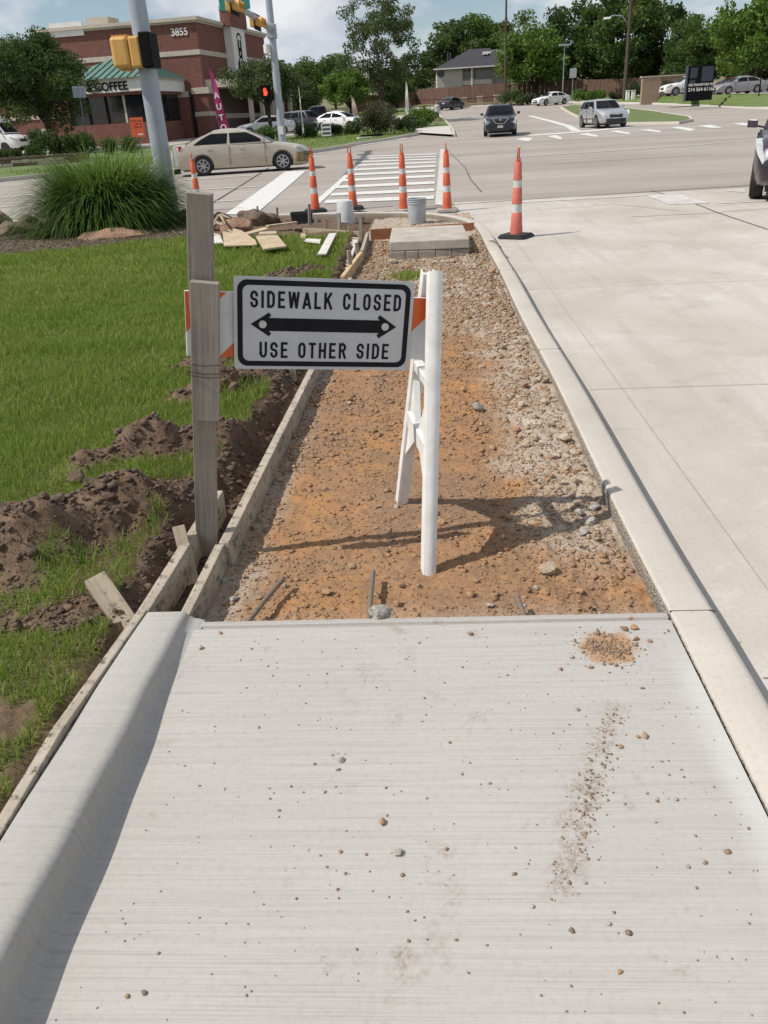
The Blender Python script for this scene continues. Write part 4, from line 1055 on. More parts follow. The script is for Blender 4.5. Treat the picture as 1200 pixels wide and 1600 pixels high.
for i, (px, py, lab, src) in enumerate(((807, 372, 'faded pinkish channelizer cone with yellow tape standing by itself on the road', cone1), (699, 331, 'orange channelizer cone with open loop handle at the edge of the crosswalk', cone0),
        (631, 331, 'orange channelizer cone directly behind the upright grey bucket', None), (552, 327, 'orange channelizer cone directly behind the upturned bucket', None),
        (493, 331, 'orange channelizer cone beside the black crate', None), (311, 330, 'orange channelizer cone half hidden behind the tall timber post', None))):
    p = gz(px, py, -.15); o = src if src else copy_tree(cone0)
    o.location = (p.x, p.y+.05, -.1495); o.rotation_euler = (random.uniform(-.012, .012), random.uniform(-.02, .02), random.uniform(0, 3))
    if py == 331 and px == 493: o.rotation_euler = (0, .0, .3)
    b_ = [c for c in o.children if c.name.startswith('base')][0]; b_.material_slots[0].link = 'OBJECT'; b_.material_slots[0].material = m_dark
    if px in (699, 631):                                       # bases caked with pale concrete dust
        b_.material_slots[0].material = m_dust
    tag(o, lab, 'cone', CG)
MB().tube([(0, 0, 1.13), (.05, 0, 1.15), (.08, .02, 1.125)], .012, 6).build('warning_tape', simple('yellow_tape', (.75, .6, .05), .5), cone1)

# ------------------------------------------------------------------ buckets, crate, concrete box
m_bkt = simple('grey_plastic', (.40, .43, .46), .5, (.34, .36, .385), 8, .05, 40)
b1 = thing('bucket', 'pale grey bucket turned upside down behind the stakes', 'bucket', tuple(gz(541, 350, -.07)))
MB().lathe([(.148, 0), (.150, .01), (.150, .05), (.145, .052), (.128, .345), (.122, .355), (.0, .352)], 26, cap=False).build('body', simple('pale_grey_plastic', (.52, .53, .54), .5, (.45, .46, .47)), b1, smooth='auto')
MB().lathe([(.150, .0), (.156, .004), (.156, .012), (.150, .016)], 26, cap=False).build('rim', m_bkt, b1, smooth='auto')
b2 = thing('bucket', 'upright grey bucket with ribbed rim by the curved curb', 'bucket', tuple(gz(652, 349, -.08)))
MB().lathe([(.0, .0), (.128, .0), (.132, .01), (.146, .30), (.142, .372), (.136, .372), (.122, .02), (0, .02)], 26, cap=False).build('body', m_bkt, b2, smooth='auto')
for z_ in (.30, .335, .366): MB().lathe([(.145, z_-.008), (.154, z_-.004), (.154, z_+.004), (.144, z_+.006)], 26, cap=False).build('rim', m_bkt, b2, smooth='auto')
MB().tube([(.15*math.cos(a), .15*math.sin(a), .30-.10*math.sin(a*1.0)) for a in np.linspace(0, math.pi, 12)], .003, 6).build('bail_handle', m_rebar, b2)
cp = gz(473, 352, -.08)
cr = thing('crate', 'small black plastic crate on the dirt by a cone', 'crate', tuple(cp), .1)
w = MB()
for x0, x1, y0, y1 in ((-.17, .17, -.12, -.108), (-.17, .17, .108, .12), (-.17, -.158, -.108, .108), (.158, .17, -.108, .108)): w.box(x0, x1, y0, y1, 0, .20)
w.box(-.158, .158, -.108, .108, 0, .012); w.build('body', m_dark, cr)
w = MB()
for x0, x1, y0, y1 in ((-.185, .185, -.135, -.121), (-.185, .185, .121, .135), (-.185, -.171, -.121, .121), (.171, .185, -.121, .121)): w.box(x0, x1, y0, y1, .18, .205)
w.build('rim', m_dark, cr)

m_boxc = concrete('inlet_top_concrete', (.335, .29, .24), (.46, .43, .385), speck=.7, big=5)
m_block = simple('concrete_block', (.33, .29, .25), .95, (.25, .215, .18), 9, .7, 60, kind='World', bd=.008)
bx0 = thing('concrete_box', 'square concrete inlet box with a thick slab lid on a block course', 'inlet box', (.05, 10.55, -.14))
lid = MB(); q = [(-.47, -.66), (.475, -.70), (.46, .62), (-.48, .66)]
lid.prism(q, .155, .265); lid.build('lid', m_boxc, bx0, bevel=.012)
for x0, x1 in ((-.465, -.285), (-.28, -.13), (-.125, .075), (.08, .265), (.27, .472)):
    MB().box(x0, x1, -.68, -.53, -.04, .150).build('block', m_block, bx0, bevel=.008)
for y0, y1 in ((-.525, -.2), (-.195, .15), (.155, .58)):
    MB().box(-.46, -.32, y0, y1, -.04, .150).build('block', m_block, bx0, bevel=.008); MB().box(.32, .462, y0, y1, -.04, .150).build('block', m_block, bx0, bevel=.008)
cw = gz(755, 378, -.03)
tag(MB().tube([cw, cw+Vector((.1, -.25, .04)), cw+Vector((.16, -.6, .02))], .012, 7).build('bent_rebar', m_rebar), 'bent rusty bar lying between the inlet box and the curb', 'rebar')
tuft = blades('turf_tuft', *(lambda c: (rng.normal(c.x, .10, 500), rng.normal(c.y, .10, 500), np.full(500, gh(c.x, c.y)-.01)))(gz(640, 432, -.08)), rng.uniform(.05, .11, 500), np.full(500, .01), rng.uniform(.2, .9, 500), rng.uniform(.2, .9, 500), m_grass, 4)
tag(tuft, 'torn tuft of turf lying on the gravel before the inlet box', 'turf', kind='stuff')
hs = MB().tube([gz(x, y, -.12) for x, y in ((532, 330), (548, 333), (562, 331), (580, 334))], .03, 8).build('rubber_weight', m_dark, smooth=True); tag(hs, 'black rubber weight lying flat beside the upturned bucket', 'weight')
# ------------------------------------------------------------------ vehicles
def paintm(name, c, rough=.32, metal=.35): return simple(name, c, rough, tuple(x*.93 for x in c), 3, metal=metal, coat=.45)
m_glass = simple('tinted_car_glass', (.008, .009, .011), .05, (.011, .012, .014), 3, spec=.12)
m_tyre = simple('tyre_rubber', (.022, .021, .020), .85)
m_rim = simple('alloy_rim', (.42, .42, .43), .35, metal=.8)
m_rimd = simple('dark_alloy_rim', (.06, .06, .065), .4, metal=.6)
m_blackpl = simple('black_trim_plastic', (.018, .018, .019), .6)
m_lamp = simple('headlamp_lens', (.62, .64, .65), .12, (.45, .47, .48), 20, spec=.8)
m_tail = simple('red_tail_lamp', (.32, .012, .012), .2)
m_plate = simple('licence_plate_white', (.68, .68, .66), .5)
m_chrome = simple('chrome_trim', (.62, .62, .63), .15, metal=1.)
CARS = {
 'sedan': dict(L=4.80, W=1.79, wb=2.72, rw=.325, belt=.975, zr=1.385, crown=.09, xf0=1.20, xf1=.28, xr0=-2.0, xr1=-.98, wr=.61,
    top=[(-2.40, .84), (-2.37, .96), (-2.28, 1.035), (-2.0, 1.06), (-1.6, 1.05), (.6, .99), (1.1, .975), (1.5, .935), (1.9, .865), (2.15, .80), (2.30, .725), (2.37, .65), (2.40, .55)], bot=[(-2.4, .32), (-2.2, .20), (2.15, .17), (2.4, .25)]),
 'suv': dict(L=4.70, W=1.88, wb=2.75, rw=.36, belt=1.08, zr=1.58, crown=.07, xf0=1.10, xf1=.35, xr0=-2.25, xr1=-1.85, wr=.66,
    top=[(-2.35, .95), (-2.30, 1.09), (-2.0, 1.12), (.9, 1.10), (1.3, 1.09), (1.9, 1.02), (2.2, .93), (2.35, .74)], bot=[(-2.35, .40), (-2.1, .26), (2.05, .24), (2.35, .34)]),
 'van': dict(L=5.9, W=2.02, wb=3.66, rw=.36, belt=1.40, zr=2.55, crown=.10, xf0=2.18, xf1=1.35, xr0=-2.90, xr1=-2.82, wr=.86,
    top=[(-2.95, 1.36), (-2.9, 1.41), (1.9, 1.40), (2.2, 1.32), (2.7, 1.14), (2.88, 1.02), (2.95, .86)], bot=[(-2.95, .42), (-2.7, .32), (2.7, .28), (2.95, .36)]),
 'pickup': dict(L=5.7, W=1.98, wb=3.6, rw=.40, belt=1.22, zr=1.80, crown=.06, xf0=1.25, xf1=.55, xr0=-.95, xr1=-.75, wr=.70,
    top=[(-2.85, 1.20), (-2.8, 1.24), (1.2, 1.22), (1.7, 1.19), (2.5, 1.12), (2.75, 1.02), (2.85, .85)], bot=[(-2.85, .5), (-2.6, .4), (2.6, .38), (2.85, .45)]),
}
def make_car(kind, paint, rim=None, dark_pillars=False):
    c = CARS[kind]; a = c['L']/2; W = c['W']/2; rim = rim or m_rim
    root = bpy.data.objects.new('parked_car', None); COL.objects.link(root)
    xs = np.unique(np.concatenate([np.linspace(-a, a, 30), [-a+.06, -a+.15, a-.05, a-.13, a-.22]]))
    zt = np.interp(xs, *zip(*c['top'])); zb = np.interp(xs, *zip(*c['bot']))
    wv = np.interp(xs, [-a, -a+.08, -a+.3, -a+.9, a-1.1, a-.45, a-.15, a-.05, a], [W*.80, W*.90, W*.965, W, W, W*.975, W*.90, W*.84, W*.76])
    v = []; half = 11
    for x, t_, b_, w in zip(xs, zt, zb, wv):
        sh = t_-(.05 if abs(x) < a*.55 else .09)
        hp = [(0, b_), (.80*w, b_), (.905*w, b_+.03), (.95*w, b_+.12), (.985*w, b_+(sh-b_)*.40), (w, b_+(sh-b_)*.60), (.988*w, b_+(sh-b_)*.80), (.955*w, sh-.035), (.90*w, sh+.008), (.60*w, (sh+t_)/2+.018), (0, t_)]
        ring_ = [(x, y, z) for y, z in hp]+[(x, -y, z) for y, z in reversed(hp[1:-1])]
        v += ring_
    k = 2*half-2; f = []
    for i in range(len(xs)-1):
        for j in range(k): f.append((i*k+j, i*k+(j+1) % k, (i+1)*k+(j+1) % k, (i+1)*k+j))
    f += [tuple(range(k)), tuple((len(xs)-1)*k+j for j in reversed(range(k)))]
    body = MB().add(v, f).build('body', paint, None, fix=True)
    cx = (c['wb']/2, -c['wb']/2)
    cut = MB()
    for x in cx:
        for s_ in (-1, 1): cut.lathe([(c['rw']*1.14, -.17), (c['rw']*1.14, .17)], 28, (x, s_*(W-.08), c['rw']+.01), 'y')
    cu = cut.build('cutter', None, None, fix=True)
    bo = body.modifiers.new('arch', 'BOOLEAN'); bo.operation = 'DIFFERENCE'; bo.object = cu; bo.solver = 'EXACT'
    dg = bpy.context.evaluated_depsgraph_get(); me = bpy.data.meshes.new_from_object(body.evaluated_get(dg))
    body.modifiers.clear(); old = body.data; body.data = me; bpy.data.objects.remove(cu)
    for p in me.polygons: p.use_smooth = True
    me.set_sharp_from_angle(angle=math.radians(32))
    if not me.materials: me.materials.append(paint)
    body.parent = root
    # cabin
    zb_, zr = c['belt']-.02, c['zr']; wb_, wr = W*.915, c['wr']
    xF = lambda q: c['xf0']+(c['xf1']-c['xf0'])*(q**.92 if kind != 'sedan' else .55*q+.45*q*q)
    xR = lambda q: c['xr0']+(c['xr1']-c['xr0'])*(q**1.05 if kind != 'sedan' else .6*q+.4*q*q)
    wg = lambda q: wb_+(wr-wb_)*q**1.15
    zq = lambda q: zb_+(zr-zb_)*q
    def side(u_, q, s_=1, o_=0): return (xR(q)+.07+(xF(q)-.15-xR(q)-.07)*u_, s_*(wg(q)+.025*math.sin(math.pi*u_)+o_), zq(q)+o_*.4)
    def front(t_, q, o_=0): return (xF(q)-.15*t_*t_+o_, t_*wg(q), zq(q)+o_*.5)
    def back(t_, q, o_=0): return (xR(q)+.07*t_*t_-o_, t_*wg(q), zq(q)+o_*.3)
    def patch(m, fn, n1, n2, r1, r2):
        b0 = len(m.v)
        for i in range(n1+1):
            for j in range(n2+1): m.v.append(fn(r1[0]+(r1[1]-r1[0])*i/n1, r2[0]+(r2[1]-r2[0])*j/n2))
        for i in range(n1):
            for j in range(n2): q = b0+i*(n2+1)+j; m.f.append((q, q+n2+1, q+n2+2, q+1))
        return m
    cb = MB()
    for s_ in (-1, 1): patch(cb, lambda u_, q: side(u_, q, s_), 12, 6, (0, 1), (0, 1))
    patch(cb, front, 10, 6, (-1, 1), (0, 1)); patch(cb, back, 10, 6, (-1, 1), (0, 1))
    def roof(u_, t_):
        x = (xR(1)+.07*t_*t_)*(1-u_)+(xF(1)-.15*t_*t_)*u_; y = t_*(wg(1)+.025*math.sin(math.pi*u_))
        return (x, y, zr+c['crown']*(1-abs(t_)**2.6)*max(0, math.sin(math.pi*min(1, max(0, u_))))**.45)
    patch(cb, roof, 14, 12, (0, 1), (-1, 1))
    co = cb.build('cabin', paint, root, fix=False)
    bm = bmesh.new(); bm.from_mesh(co.data); bmesh.ops.remove_doubles(bm, verts=bm.verts, dist=.002); bmesh.ops.recalc_face_normals(bm, faces=bm.faces); bm.to_mesh(co.data); bm.free()
    for p in co.data.polygons: p.use_smooth = True
    co.data.set_sharp_from_angle(angle=math.radians(50))
    def win(fn, r1, r2, n1=6, n2=5):
        patch(MB(), fn, n1, n2, r1, r2).build('window', m_glass, root, smooth=True, fix=True)
    spans = {'sedan': ((.52, .93), (.09, .485)), 'suv': ((.60, .955), (.30, .575), (.05, .27)), 'van': ((.80, .985),), 'pickup': ((.52, .94), (.08, .48))}[kind]
    for s_ in (-1, 1):
        for r1 in spans: win(lambda u_, q: side(u_, q, s_, .008), r1, (.10, .86) if kind != 'van' else (.06, .62))
    win(lambda t_, q: front(t_, q, .010), (-.88, .88), (.07, .92) if kind != 'van' else (.05, .66), 8, 5)
    if kind != 'van': win(lambda t_, q: back(t_, q, .010), (-.86, .86), (.12, .90), 8, 5)
    # wheels
    rw = c['rw']
    tm = MB().lathe([(rw*.62, -.10), (rw*.93, -.105), (rw*.99, -.07), (rw, 0), (rw*.99, .07), (rw*.93, .105), (rw*.62, .10)], 30, axis='y', cap=True)
    sp = MB().lathe([(rw*.66, .095), (rw*.66, .112), (rw*.58, .112), (rw*.56, .09)], 28, axis='y', cap=False)
    for k_ in range(7):
        t_ = 2*math.pi*k_/7; sp.beam((rw*.1*math.cos(t_), .103, rw*.1*math.sin(t_)), (rw*.6*math.cos(t_), .106, rw*.6*math.sin(t_)), .05, .02, (0, 1, 0))
    sp.lathe([(rw*.14, .098), (rw*.13, .12), (0.001, .122)], 14, axis='y', cap=False)
    tme = spme = None
    for x in cx:
        for s_ in (-1, 1):
            w_ = (tm.build('wheel', m_tyre, root, smooth='auto') if tme is None else bpy.data.objects.new('wheel', tme))
            if tme is None: tme = w_.data
            else: COL.objects.link(w_); w_.parent = root
            w_.location = (x, s_*(W-.115), rw); w_.rotation_euler = (0, 0, 0 if s_ > 0 else math.pi)
            r_ = (sp.build('rim', rim, w_, smooth='auto') if spme is None else bpy.data.objects.new('rim', spme))
            if spme is None: spme = r_.data
            else: COL.objects.link(r_); r_.parent = w_
    MB().box(-a+.35, a-.35, -W+.25, W-.25, .16, .34).build('underbody', m_blackpl, root)
    # lamps, grille, plates, mirrors, handles
    fz = float(np.interp(a-.10, *zip(*c['top'])))
    for s_ in (-1, 1):
        hl = MB(); ol = [(a-.025, .56), (a-.045, .82), (a-.13, .915), (a-.30, .962), (a-.52, .990)]; nz_ = len(ol)
        for kx, (x_, f_) in enumerate(ol):
            u_ = kx/(nz_-1); zt_ = float(np.interp(x_, *zip(*c['top'])))-.045; y_ = s_*W*f_
            hl.v += [(x_+.008, y_, zt_-.17+.09*u_), (x_+.008, y_, zt_-.02), (x_-.14, y_*.86, zt_-.02), (x_-.14, y_*.86, zt_-.17+.09*u_)]
        for kx in range(nz_-1):
            for q in range(4): hl.f.append((kx*4+q, kx*4+(q+1) % 4, kx*4+4+(q+1) % 4, kx*4+4+q))
        hl.f += [(0, 1, 2, 3), tuple((nz_-1)*4+q for q in (3, 2, 1, 0))]
        hl.build('headlight', m_lamp, root, fix=True, smooth='auto')
        tz = float(np.interp(-a+.12, *zip(*c['top'])))
        MB().hexa([(-a+.02, s_*W*.55, tz-.22), (-a+.30, s_*W*.965, tz-.20), (-a+.4, s_*W*.9, tz-.2), (-a+.2, s_*W*.5, tz-.2), (-a+.03, s_*W*.55, tz-.06), (-a+.34, s_*W*.972, tz-.04), (-a+.4, s_*W*.9, tz-.04), (-a+.2, s_*W*.5, tz-.06)]).build('taillight', m_tail, root, fix=True, bevel=.01)
        mz = c['belt']+.07; mxx = c['xf0']-.42
        mi = MB().hexa([(mxx-.10, s_*(W+.03), mz-.06), (mxx+.06, s_*(W+.03), mz-.06), (mxx+.0, s_*(W+.20), mz-.05), (mxx-.08, s_*(W+.20), mz-.05), (mxx-.10, s_*(W+.03), mz+.07), (mxx+.04, s_*(W+.03), mz+.07), (mxx-.02, s_*(W+.19), mz+.08), (mxx-.08, s_*(W+.19), mz+.08)])
        mi.beam((mxx-.02, s_*(W*.9), mz-.06), (mxx-.02, s_*(W+.06), mz-.03), .05, .03); mi.build('mirror', paint, root, fix=True, bevel=.02)
        zs_ = c['belt']-.16
        for hx in ((.02, -1.05) if kind in ('sedan', 'suv', 'pickup') else (1.0,)):
            MB().box(hx-.10, hx+.10, min(s_*W*.985, s_*(W+.022)), max(s_*W*.985, s_*(W+.022)), zs_-.018, zs_+.018).build('door_handle', m_chrome if kind == 'sedan' else paint, root, bevel=.008)
        for dx in ((-.42, .80) if kind != 'van' else (.35, 1.55)):
            dl = MB(); dl.box(dx-.006, dx+.006, min(s_*W*.95, s_*(W+.003)), max(s_*W*.95, s_*(W+.003)), .30, c['belt']-.06); dl.build('door_seam', m_blackpl, root)
        MB().box(-.92, .92, min(s_*W*.98, s_*(W+.010)), max(s_*W*.98, s_*(W+.010)), .52, .555).build('side_moulding', m_blackpl if kind != 'sedan' else paint, root, bevel=.004)
    g0, g1 = (fz-.30, fz-.10)
    gr = MB().hexa([(a-.06, -W*.42, g0), (a-.06, W*.42, g0), (a-.2, W*.42, g0), (a-.2, -W*.42, g0), (a-.10+.02, -W*.44, g1), (a-.08, W*.44, g1), (a-.25, W*.44, g1), (a-.25, -W*.44, g1)])
    gr.xf(Matrix.Translation((.075, 0, 0))).build('grille', m_blackpl, root, fix=True, bevel=.01)
    MB().box(a-.12, a+.012, -W*.55, W*.55, .27, .42).build('bumper_intake', m_blackpl, root, bevel=.02)
    MB().box(a-.05, a+.028, -.155, .155, .44, .56).build('license_plate', m_plate, root); MB().box(-a-.02, -a+.05, -.155, .155, .66, .78).build('license_plate', m_plate, root)
    return root
def put(car, px, py, Y, head, label, cat, group, dz=0., name='parked_car', z=None):
    p = at(px, py, Y); car.location = (p.x, Y, (T(Y)+dz) if z is None else z); car.rotation_euler = (0, 0, math.radians(head))
    car.name = name; tag(car, label, cat, group); return car
def recolor(src, paint):
    old = src.children[0].data.materials[0]
    c = copy_tree(src)
    for ch in c.children:
        base = ch.name.split('.')[0]
        if base in ('body', 'cabin', 'mirror') or (base in ('door_handle', 'side_moulding') and ch.data.materials and ch.data.materials[0] == old):
            ch.material_slots[0].link = 'OBJECT'; ch.material_slots[0].material = paint
    return c
VG, PG = 'vehicles in the crossing', 'vehicles parked or driving beyond the crossing'
p_champ = paintm('champagne_paint', (.50, .445, .365)); p_blk = paintm('black_paint', (.012, .016, .022)); p_sil = paintm('silver_paint', (.52, .53, .55), .3, .6)
p_wht = paintm('white_paint', (.74, .74, .73), .35, 0); p_pur = paintm('dark_plum_paint', (.035, .025, .034)); p_gry = paintm('grey_paint', (.30, .29, .30)); p_mar = paintm('maroon_paint', (.13, .012, .03)); p_nvy = paintm('dark_grey_paint', (.045, .05, .06))
sed = make_car('sedan', p_champ)
suv = make_car('suv', p_sil)
van = make_car('van', p_wht, m_rimd); pick = make_car('pickup', p_blk)
# crossing sedan
wr_, wf_ = gt(318, 275), gt(445, 266.5); mid = (wr_+wf_)/2; hd = math.atan2(wf_.y-wr_.y, wf_.x-wr_.x)
sed_w = recolor(sed, p_wht); sed_s = recolor(sed, p_sil); sed_w2 = recolor(sed, p_wht); sed_d = recolor(sed, p_nvy); sed_g = recolor(sed, p_gry); sed_m = recolor(sed, p_mar); sed_g2 = recolor(sed, p_gry)
off = Vector((-math.sin(hd), math.cos(hd), 0))*.82
sed.location = (mid.x+off.x, mid.y+off.y, T(mid.y)); sed.rotation_euler = (0, 0, hd); sed.scale = (1.035, 1, 1.0); sed.name = 'moving_car'
tag(sed, 'champagne beige sedan with a damaged yellowish front bumper crossing the junction', 'car', VG)
m_dmg = simple('cracked_tan_bumper_filler', (.42, .29, .13), .7, (.12, .095, .06), 3)
dm = MB(); ol = [(2.412, .3), (2.412, -.3), (2.41, -.66), (2.375, -.765), (2.28, -.822), (2.10, -.868), (1.86, -.893)]
for x_, y_ in ol: dm.v += [(x_, y_, .27), (x_-.004, y_, .60), (x_-.16, y_*.82, .60), (x_-.16, y_*.82, .27)]
for kx in range(len(ol)-1):
    for q in range(4): dm.f.append((kx*4+q, kx*4+(q+1) % 4, kx*4+4+(q+1) % 4, kx*4+4+q))
dm.f += [(0, 1, 2, 3), tuple((len(ol)-1)*4+q for q in (3, 2, 1, 0))]
dm.build('damaged_bumper', m_dmg, sed, fix=True)
# oncoming black and silver SUVs
suv_b = recolor(suv, p_blk); suv_p = recolor(suv, p_pur); suv_d = recolor(suv, p_nvy); suv_w = recolor(suv, p_wht)
put(suv_b, 781, 213, 52.6, -94.5, 'black SUV with chrome-edged grille waiting at the stop line', 'car', VG, name='moving_car')
for s_ in (-1, 1):
    MB().beam((2.33, s_*.83, .62), (2.30, s_*.845, .98), .05, .035, (1, 0, 0)).build('light_strip', m_lamp, suv_b); MB().beam((2.405, s_*.46, .92), (2.42, s_*.22, .66), .03, .02, (1, 0, 0)).build('grille_trim', m_chrome, suv_b)
MB().beam((2.42, -.22, .655), (2.42, .22, .655), .03, .02, (1, 0, 0)).build('grille_trim', m_chrome, suv_b); MB().beam((2.40, -.46, .93), (2.40, .46, .93), .03, .02, (1, 0, 0)).build('grille_trim', m_chrome, suv_b)
MB().lathe([(.06, 0), (.05, .012), (.001, .014)], 14, (2.40, 0, .84), 'x', cap=False).build('badge', m_chrome, suv_b)
put(suv, 941, 196, 55.6, -81, 'silver compact SUV nosing past the grass median', 'car', VG, name='moving_car'); suv.scale = (.95, .98, .96)
for s_ in (-1, 1): MB().beam((2.41, s_*.30, .93), (2.43, s_*.05, .74), .035, .03, (1, 0, 0)).build('grille_trim', m_chrome, suv)
MB().box(2.25, 2.40, -.62, .62, .30, .52).build('lower_bumper', m_blackpl, suv, bevel=.03)
put(suv_p, 1230, 308, 16.07, -112, 'dark plum SUV on the new concrete at the near side of the junction', 'car', VG, name='moving_car'); suv_p.location.x = 7.02
# parked and distant
put(sed_s, 415, 205, 72, 196, 'silver sedan parked in front of the brick building', 'car', PG, .1)
put(suv_d, 458, 200, 75, 152, 'dark SUV with a high tail parked behind the silver sedan', 'car', PG, .1)
put(pick, 497, 196, 82, 188, 'black pickup truck parked between the dark SUV and a white sedan', 'truck', PG, .1)
put(sed_w, 533, 196, 74, -26, 'white sedan parked behind the island shrubs', 'car', PG, .1)
put(sed_d, 706, 170, 116, 62, 'dark sedan driving away past the brick columns', 'car', PG, name='moving_car')
put(sed_w2, 861, 164, 112, 208, 'white sedan coming along the tree-shaded side street', 'car', PG, name='moving_car')
put(van, -8, 238, 69.5, -12, 'white high-roof delivery van beside the brick building', 'van', PG, .02)
put(sed_g, 1152, 150, 84, 190, 'grey sedan parked behind the dark sign on the bank', 'car', PG, z=at(1152, 147, 84).z)
put(sed_m, 1140, 146, 90, 192, 'maroon sedan half hidden behind the grey one', 'car', PG, z=at(1140, 146.5, 90).z)
put(suv_w, 1072, 148, 86, 186, 'white car with its nose showing past the dark sign', 'car', PG, z=at(1072, 149, 86).z)
put(sed_g2, 1216, 140, 88, 188, 'grey car just behind the tail of the parked grey sedan', 'car', PG, z=at(1216, 142, 88).z)
# ------------------------------------------------------------------ far blocks, islands and banks
m_turf = simple('far_turf', (.085, .135, .03), .95, (.125, .15, .05), .8, .8, 9, kind='World', bd=.04)
m_walk = concrete('far_walk_concrete', (.46, .43, .39), (.52, .49, .45), big=.4)
m_lot = simple('parking_concrete', (.40, .37, .335), .9, (.34, .315, .285), .3, kind='World')
cpx = [(-80, 294), (0, 284), (70, 277), (180, 268), (270, 261.5), (350, 255), (430, 247.5), (470, 241.5), (520, 234), (560, 226.5), (610, 219), (655, 210.5)]
epx = [(708, 214), (706, 206), (702, 199), (694, 190), (686, 182), (676, 175)]
cw_ = [tuple(gt(x, y))[:2] for x, y in cpx]; ce = [tuple(gt(x, y))[:2] for x, y in epx]
block = cw_+ce+[(-2, 128), (-90, 128), (-90, 40)]
blk = sheet('far_corner_lawn', block, .125, m_turf, None); tag(blk, kind='structure')
def kerbline(name, pts, h=.14, w=.16, mat=m_kerb):
    d_ = dense(pts, 2.); path = [(x, y, T(y)) for x, y in d_]
    o = sweep(name, path, [(0, -.02), (.0, h-.01), (.02, h+.012), (w-.02, h+.012), (w, h-.01), (w, -.02)], [mat]); return tag(o, kind='structure')
kerbline('far_curb', cw_); kerbline('far_curb', ce)
sheet('far_ramp', [tuple(gt(x, y))[:2] for x, y in ((655, 210.5), (708, 214), (702, 199.5), (655, 202), (640, 207))], .135, m_walk, blk)
sheet('far_ramp', [tuple(gt(x, y))[:2] for x, y in ((492, 238), (562, 228), (640, 216), (610, 213), (560, 221), (520, 228))], .010, m_walk, blk)
lot = sheet('parking_lot', [(-60, 68), (-22, 66.5), (-14, 66.5), (-3, 72), (0, 82), (0.4, 98), (-5, 108), (-60, 108)], .135, m_lot, None); tag(lot, kind='structure')
lot2 = sheet('shop_walk', [(-70, 56), (-24, 56), (-18, 62), (-17.5, 66.3), (-70, 66.3)], .132, m_lot, None); tag(lot2, kind='structure')
med = [tuple(gt(x, y))[:2] for x, y in ((878, 169), (925, 193), (985, 195), (1060, 194), (1079, 190), (1074, 185), (1020, 176), (985, 171.5), (930, 167), (900, 166))]
mo = sheet('median_lawn', med, .13, m_turf, None); tag(mo, kind='structure')
kerbline('median_curb', med+[med[0]])
fr = [gt(x, y) for x, y in ((862, 160.5), (930, 161.5), (1000, 162.5), (1060, 164.5), (1110, 166.5), (1200, 171), (1300, 177))]
bk = [at(x, y, Y) for x, y, Y in ((880, 152, 132), (940, 152, 125), (1000, 150.5, 110), (1050, 149.5, 92), (1100, 148, 84), (1195, 147, 78), (1300, 146, 74))]
far_ = [p+Vector((6, 40, .6)) for p in bk]
bv = []; bf = []
for a, b, c in zip(fr, bk, far_):
    for t_ in (0, .15, .35, .6, .8, 1): q = a.lerp(b, t_); bv.append((q.x, q.y, a.z+.13+(b.z-a.z-.13)*(t_*t_*(3-2*t_))))
    bv.append(tuple(c))
for i in range(len(fr)-1):
    for j in range(6): bf.append((i*7+j, i*7+j+1, (i+1)*7+j+1, (i+1)*7+j))
bank = MB().add(bv, bf).build('grass_bank', m_turf, None, smooth=True, fix=True); tag(bank, kind='structure')
for p in bank.data.polygons:
    if p.normal.z < 0: bank.data.flip_normals(); break
kerbline('bank_curb', [(p.x, p.y) for p in fr][::-1], w=.35, mat=m_walk)
lot3 = MB(); lv = [tuple(p+Vector((0, 0, .03))) for p in bk[2:]]+[tuple(p+Vector((0, 0, .03))) for p in far_[2:][::-1]]
lot3.add(lv, [tuple(range(len(lv)))]); l3 = lot3.build('upper_parking_lot', m_lot, None, fix=True); tag(l3, kind='structure')
if l3.data.polygons[0].normal.z < 0: l3.data.flip_normals()
hillp = [(4.5, 121), (20, 116), (60, 128), (120, 128), (120, 230), (-60, 230), (-60, 131), (-4, 131)]
hl_ = sheet('hill_lawn', hillp, .10, simple('dry_hill_grass', (.12, .125, .05), .95, (.17, .14, .08), .5, kind='World'), None, 6.); tag(hl_, kind='structure')
kerbline('hill_curb', [(-4, 131), (4.5, 121), (20, 116), (24, 113)], w=.5, mat=m_walk)

# ------------------------------------------------------------------ trees
def leaf_mat(name, c1, c2, c3):
    n = NT(name); r = n.attr('rnd'); col = n.ramp(r, [(0., c1), (.6, c2), (1., c3)])
    n.fin(col, .55, spec=.25); tr = n.n('ShaderNodeBsdfTranslucent'); n.l(n.mix(.3, col, (.25, .36, .05)), tr.inputs['Color'])
    mx = n.n('ShaderNodeMixShader'); mx.inputs[0].default_value = .33
    n.l(n.b.outputs[0], mx.inputs[1]); n.l(tr.outputs[0], mx.inputs[2]); n.l(mx.outputs[0], n.o.inputs['Surface']); return n.m
lf_dark = leaf_mat('live_oak_leaves', (.022, .045, .014), (.045, .075, .022), (.085, .115, .04))
lf_mid = leaf_mat('elm_leaves', (.030, .062, .014), (.058, .105, .024), (.105, .16, .045))
lf_lite = leaf_mat('pale_green_leaves', (.055, .105, .016), (.10, .175, .028), (.15, .23, .05))
lf_grey = leaf_mat('grey_green_leaves', (.035, .055, .022), (.065, .090, .038), (.11, .13, .06))
lf_red = leaf_mat('purple_green_leaves', (.035, .035, .022), (.062, .06, .034), (.10, .085, .05))
m_bark = simple('grey_brown_bark', (.075, .058, .045), .95, (.045, .035, .028), 6, 1., 18, stretch=(1, 1, .3), bd=.03)
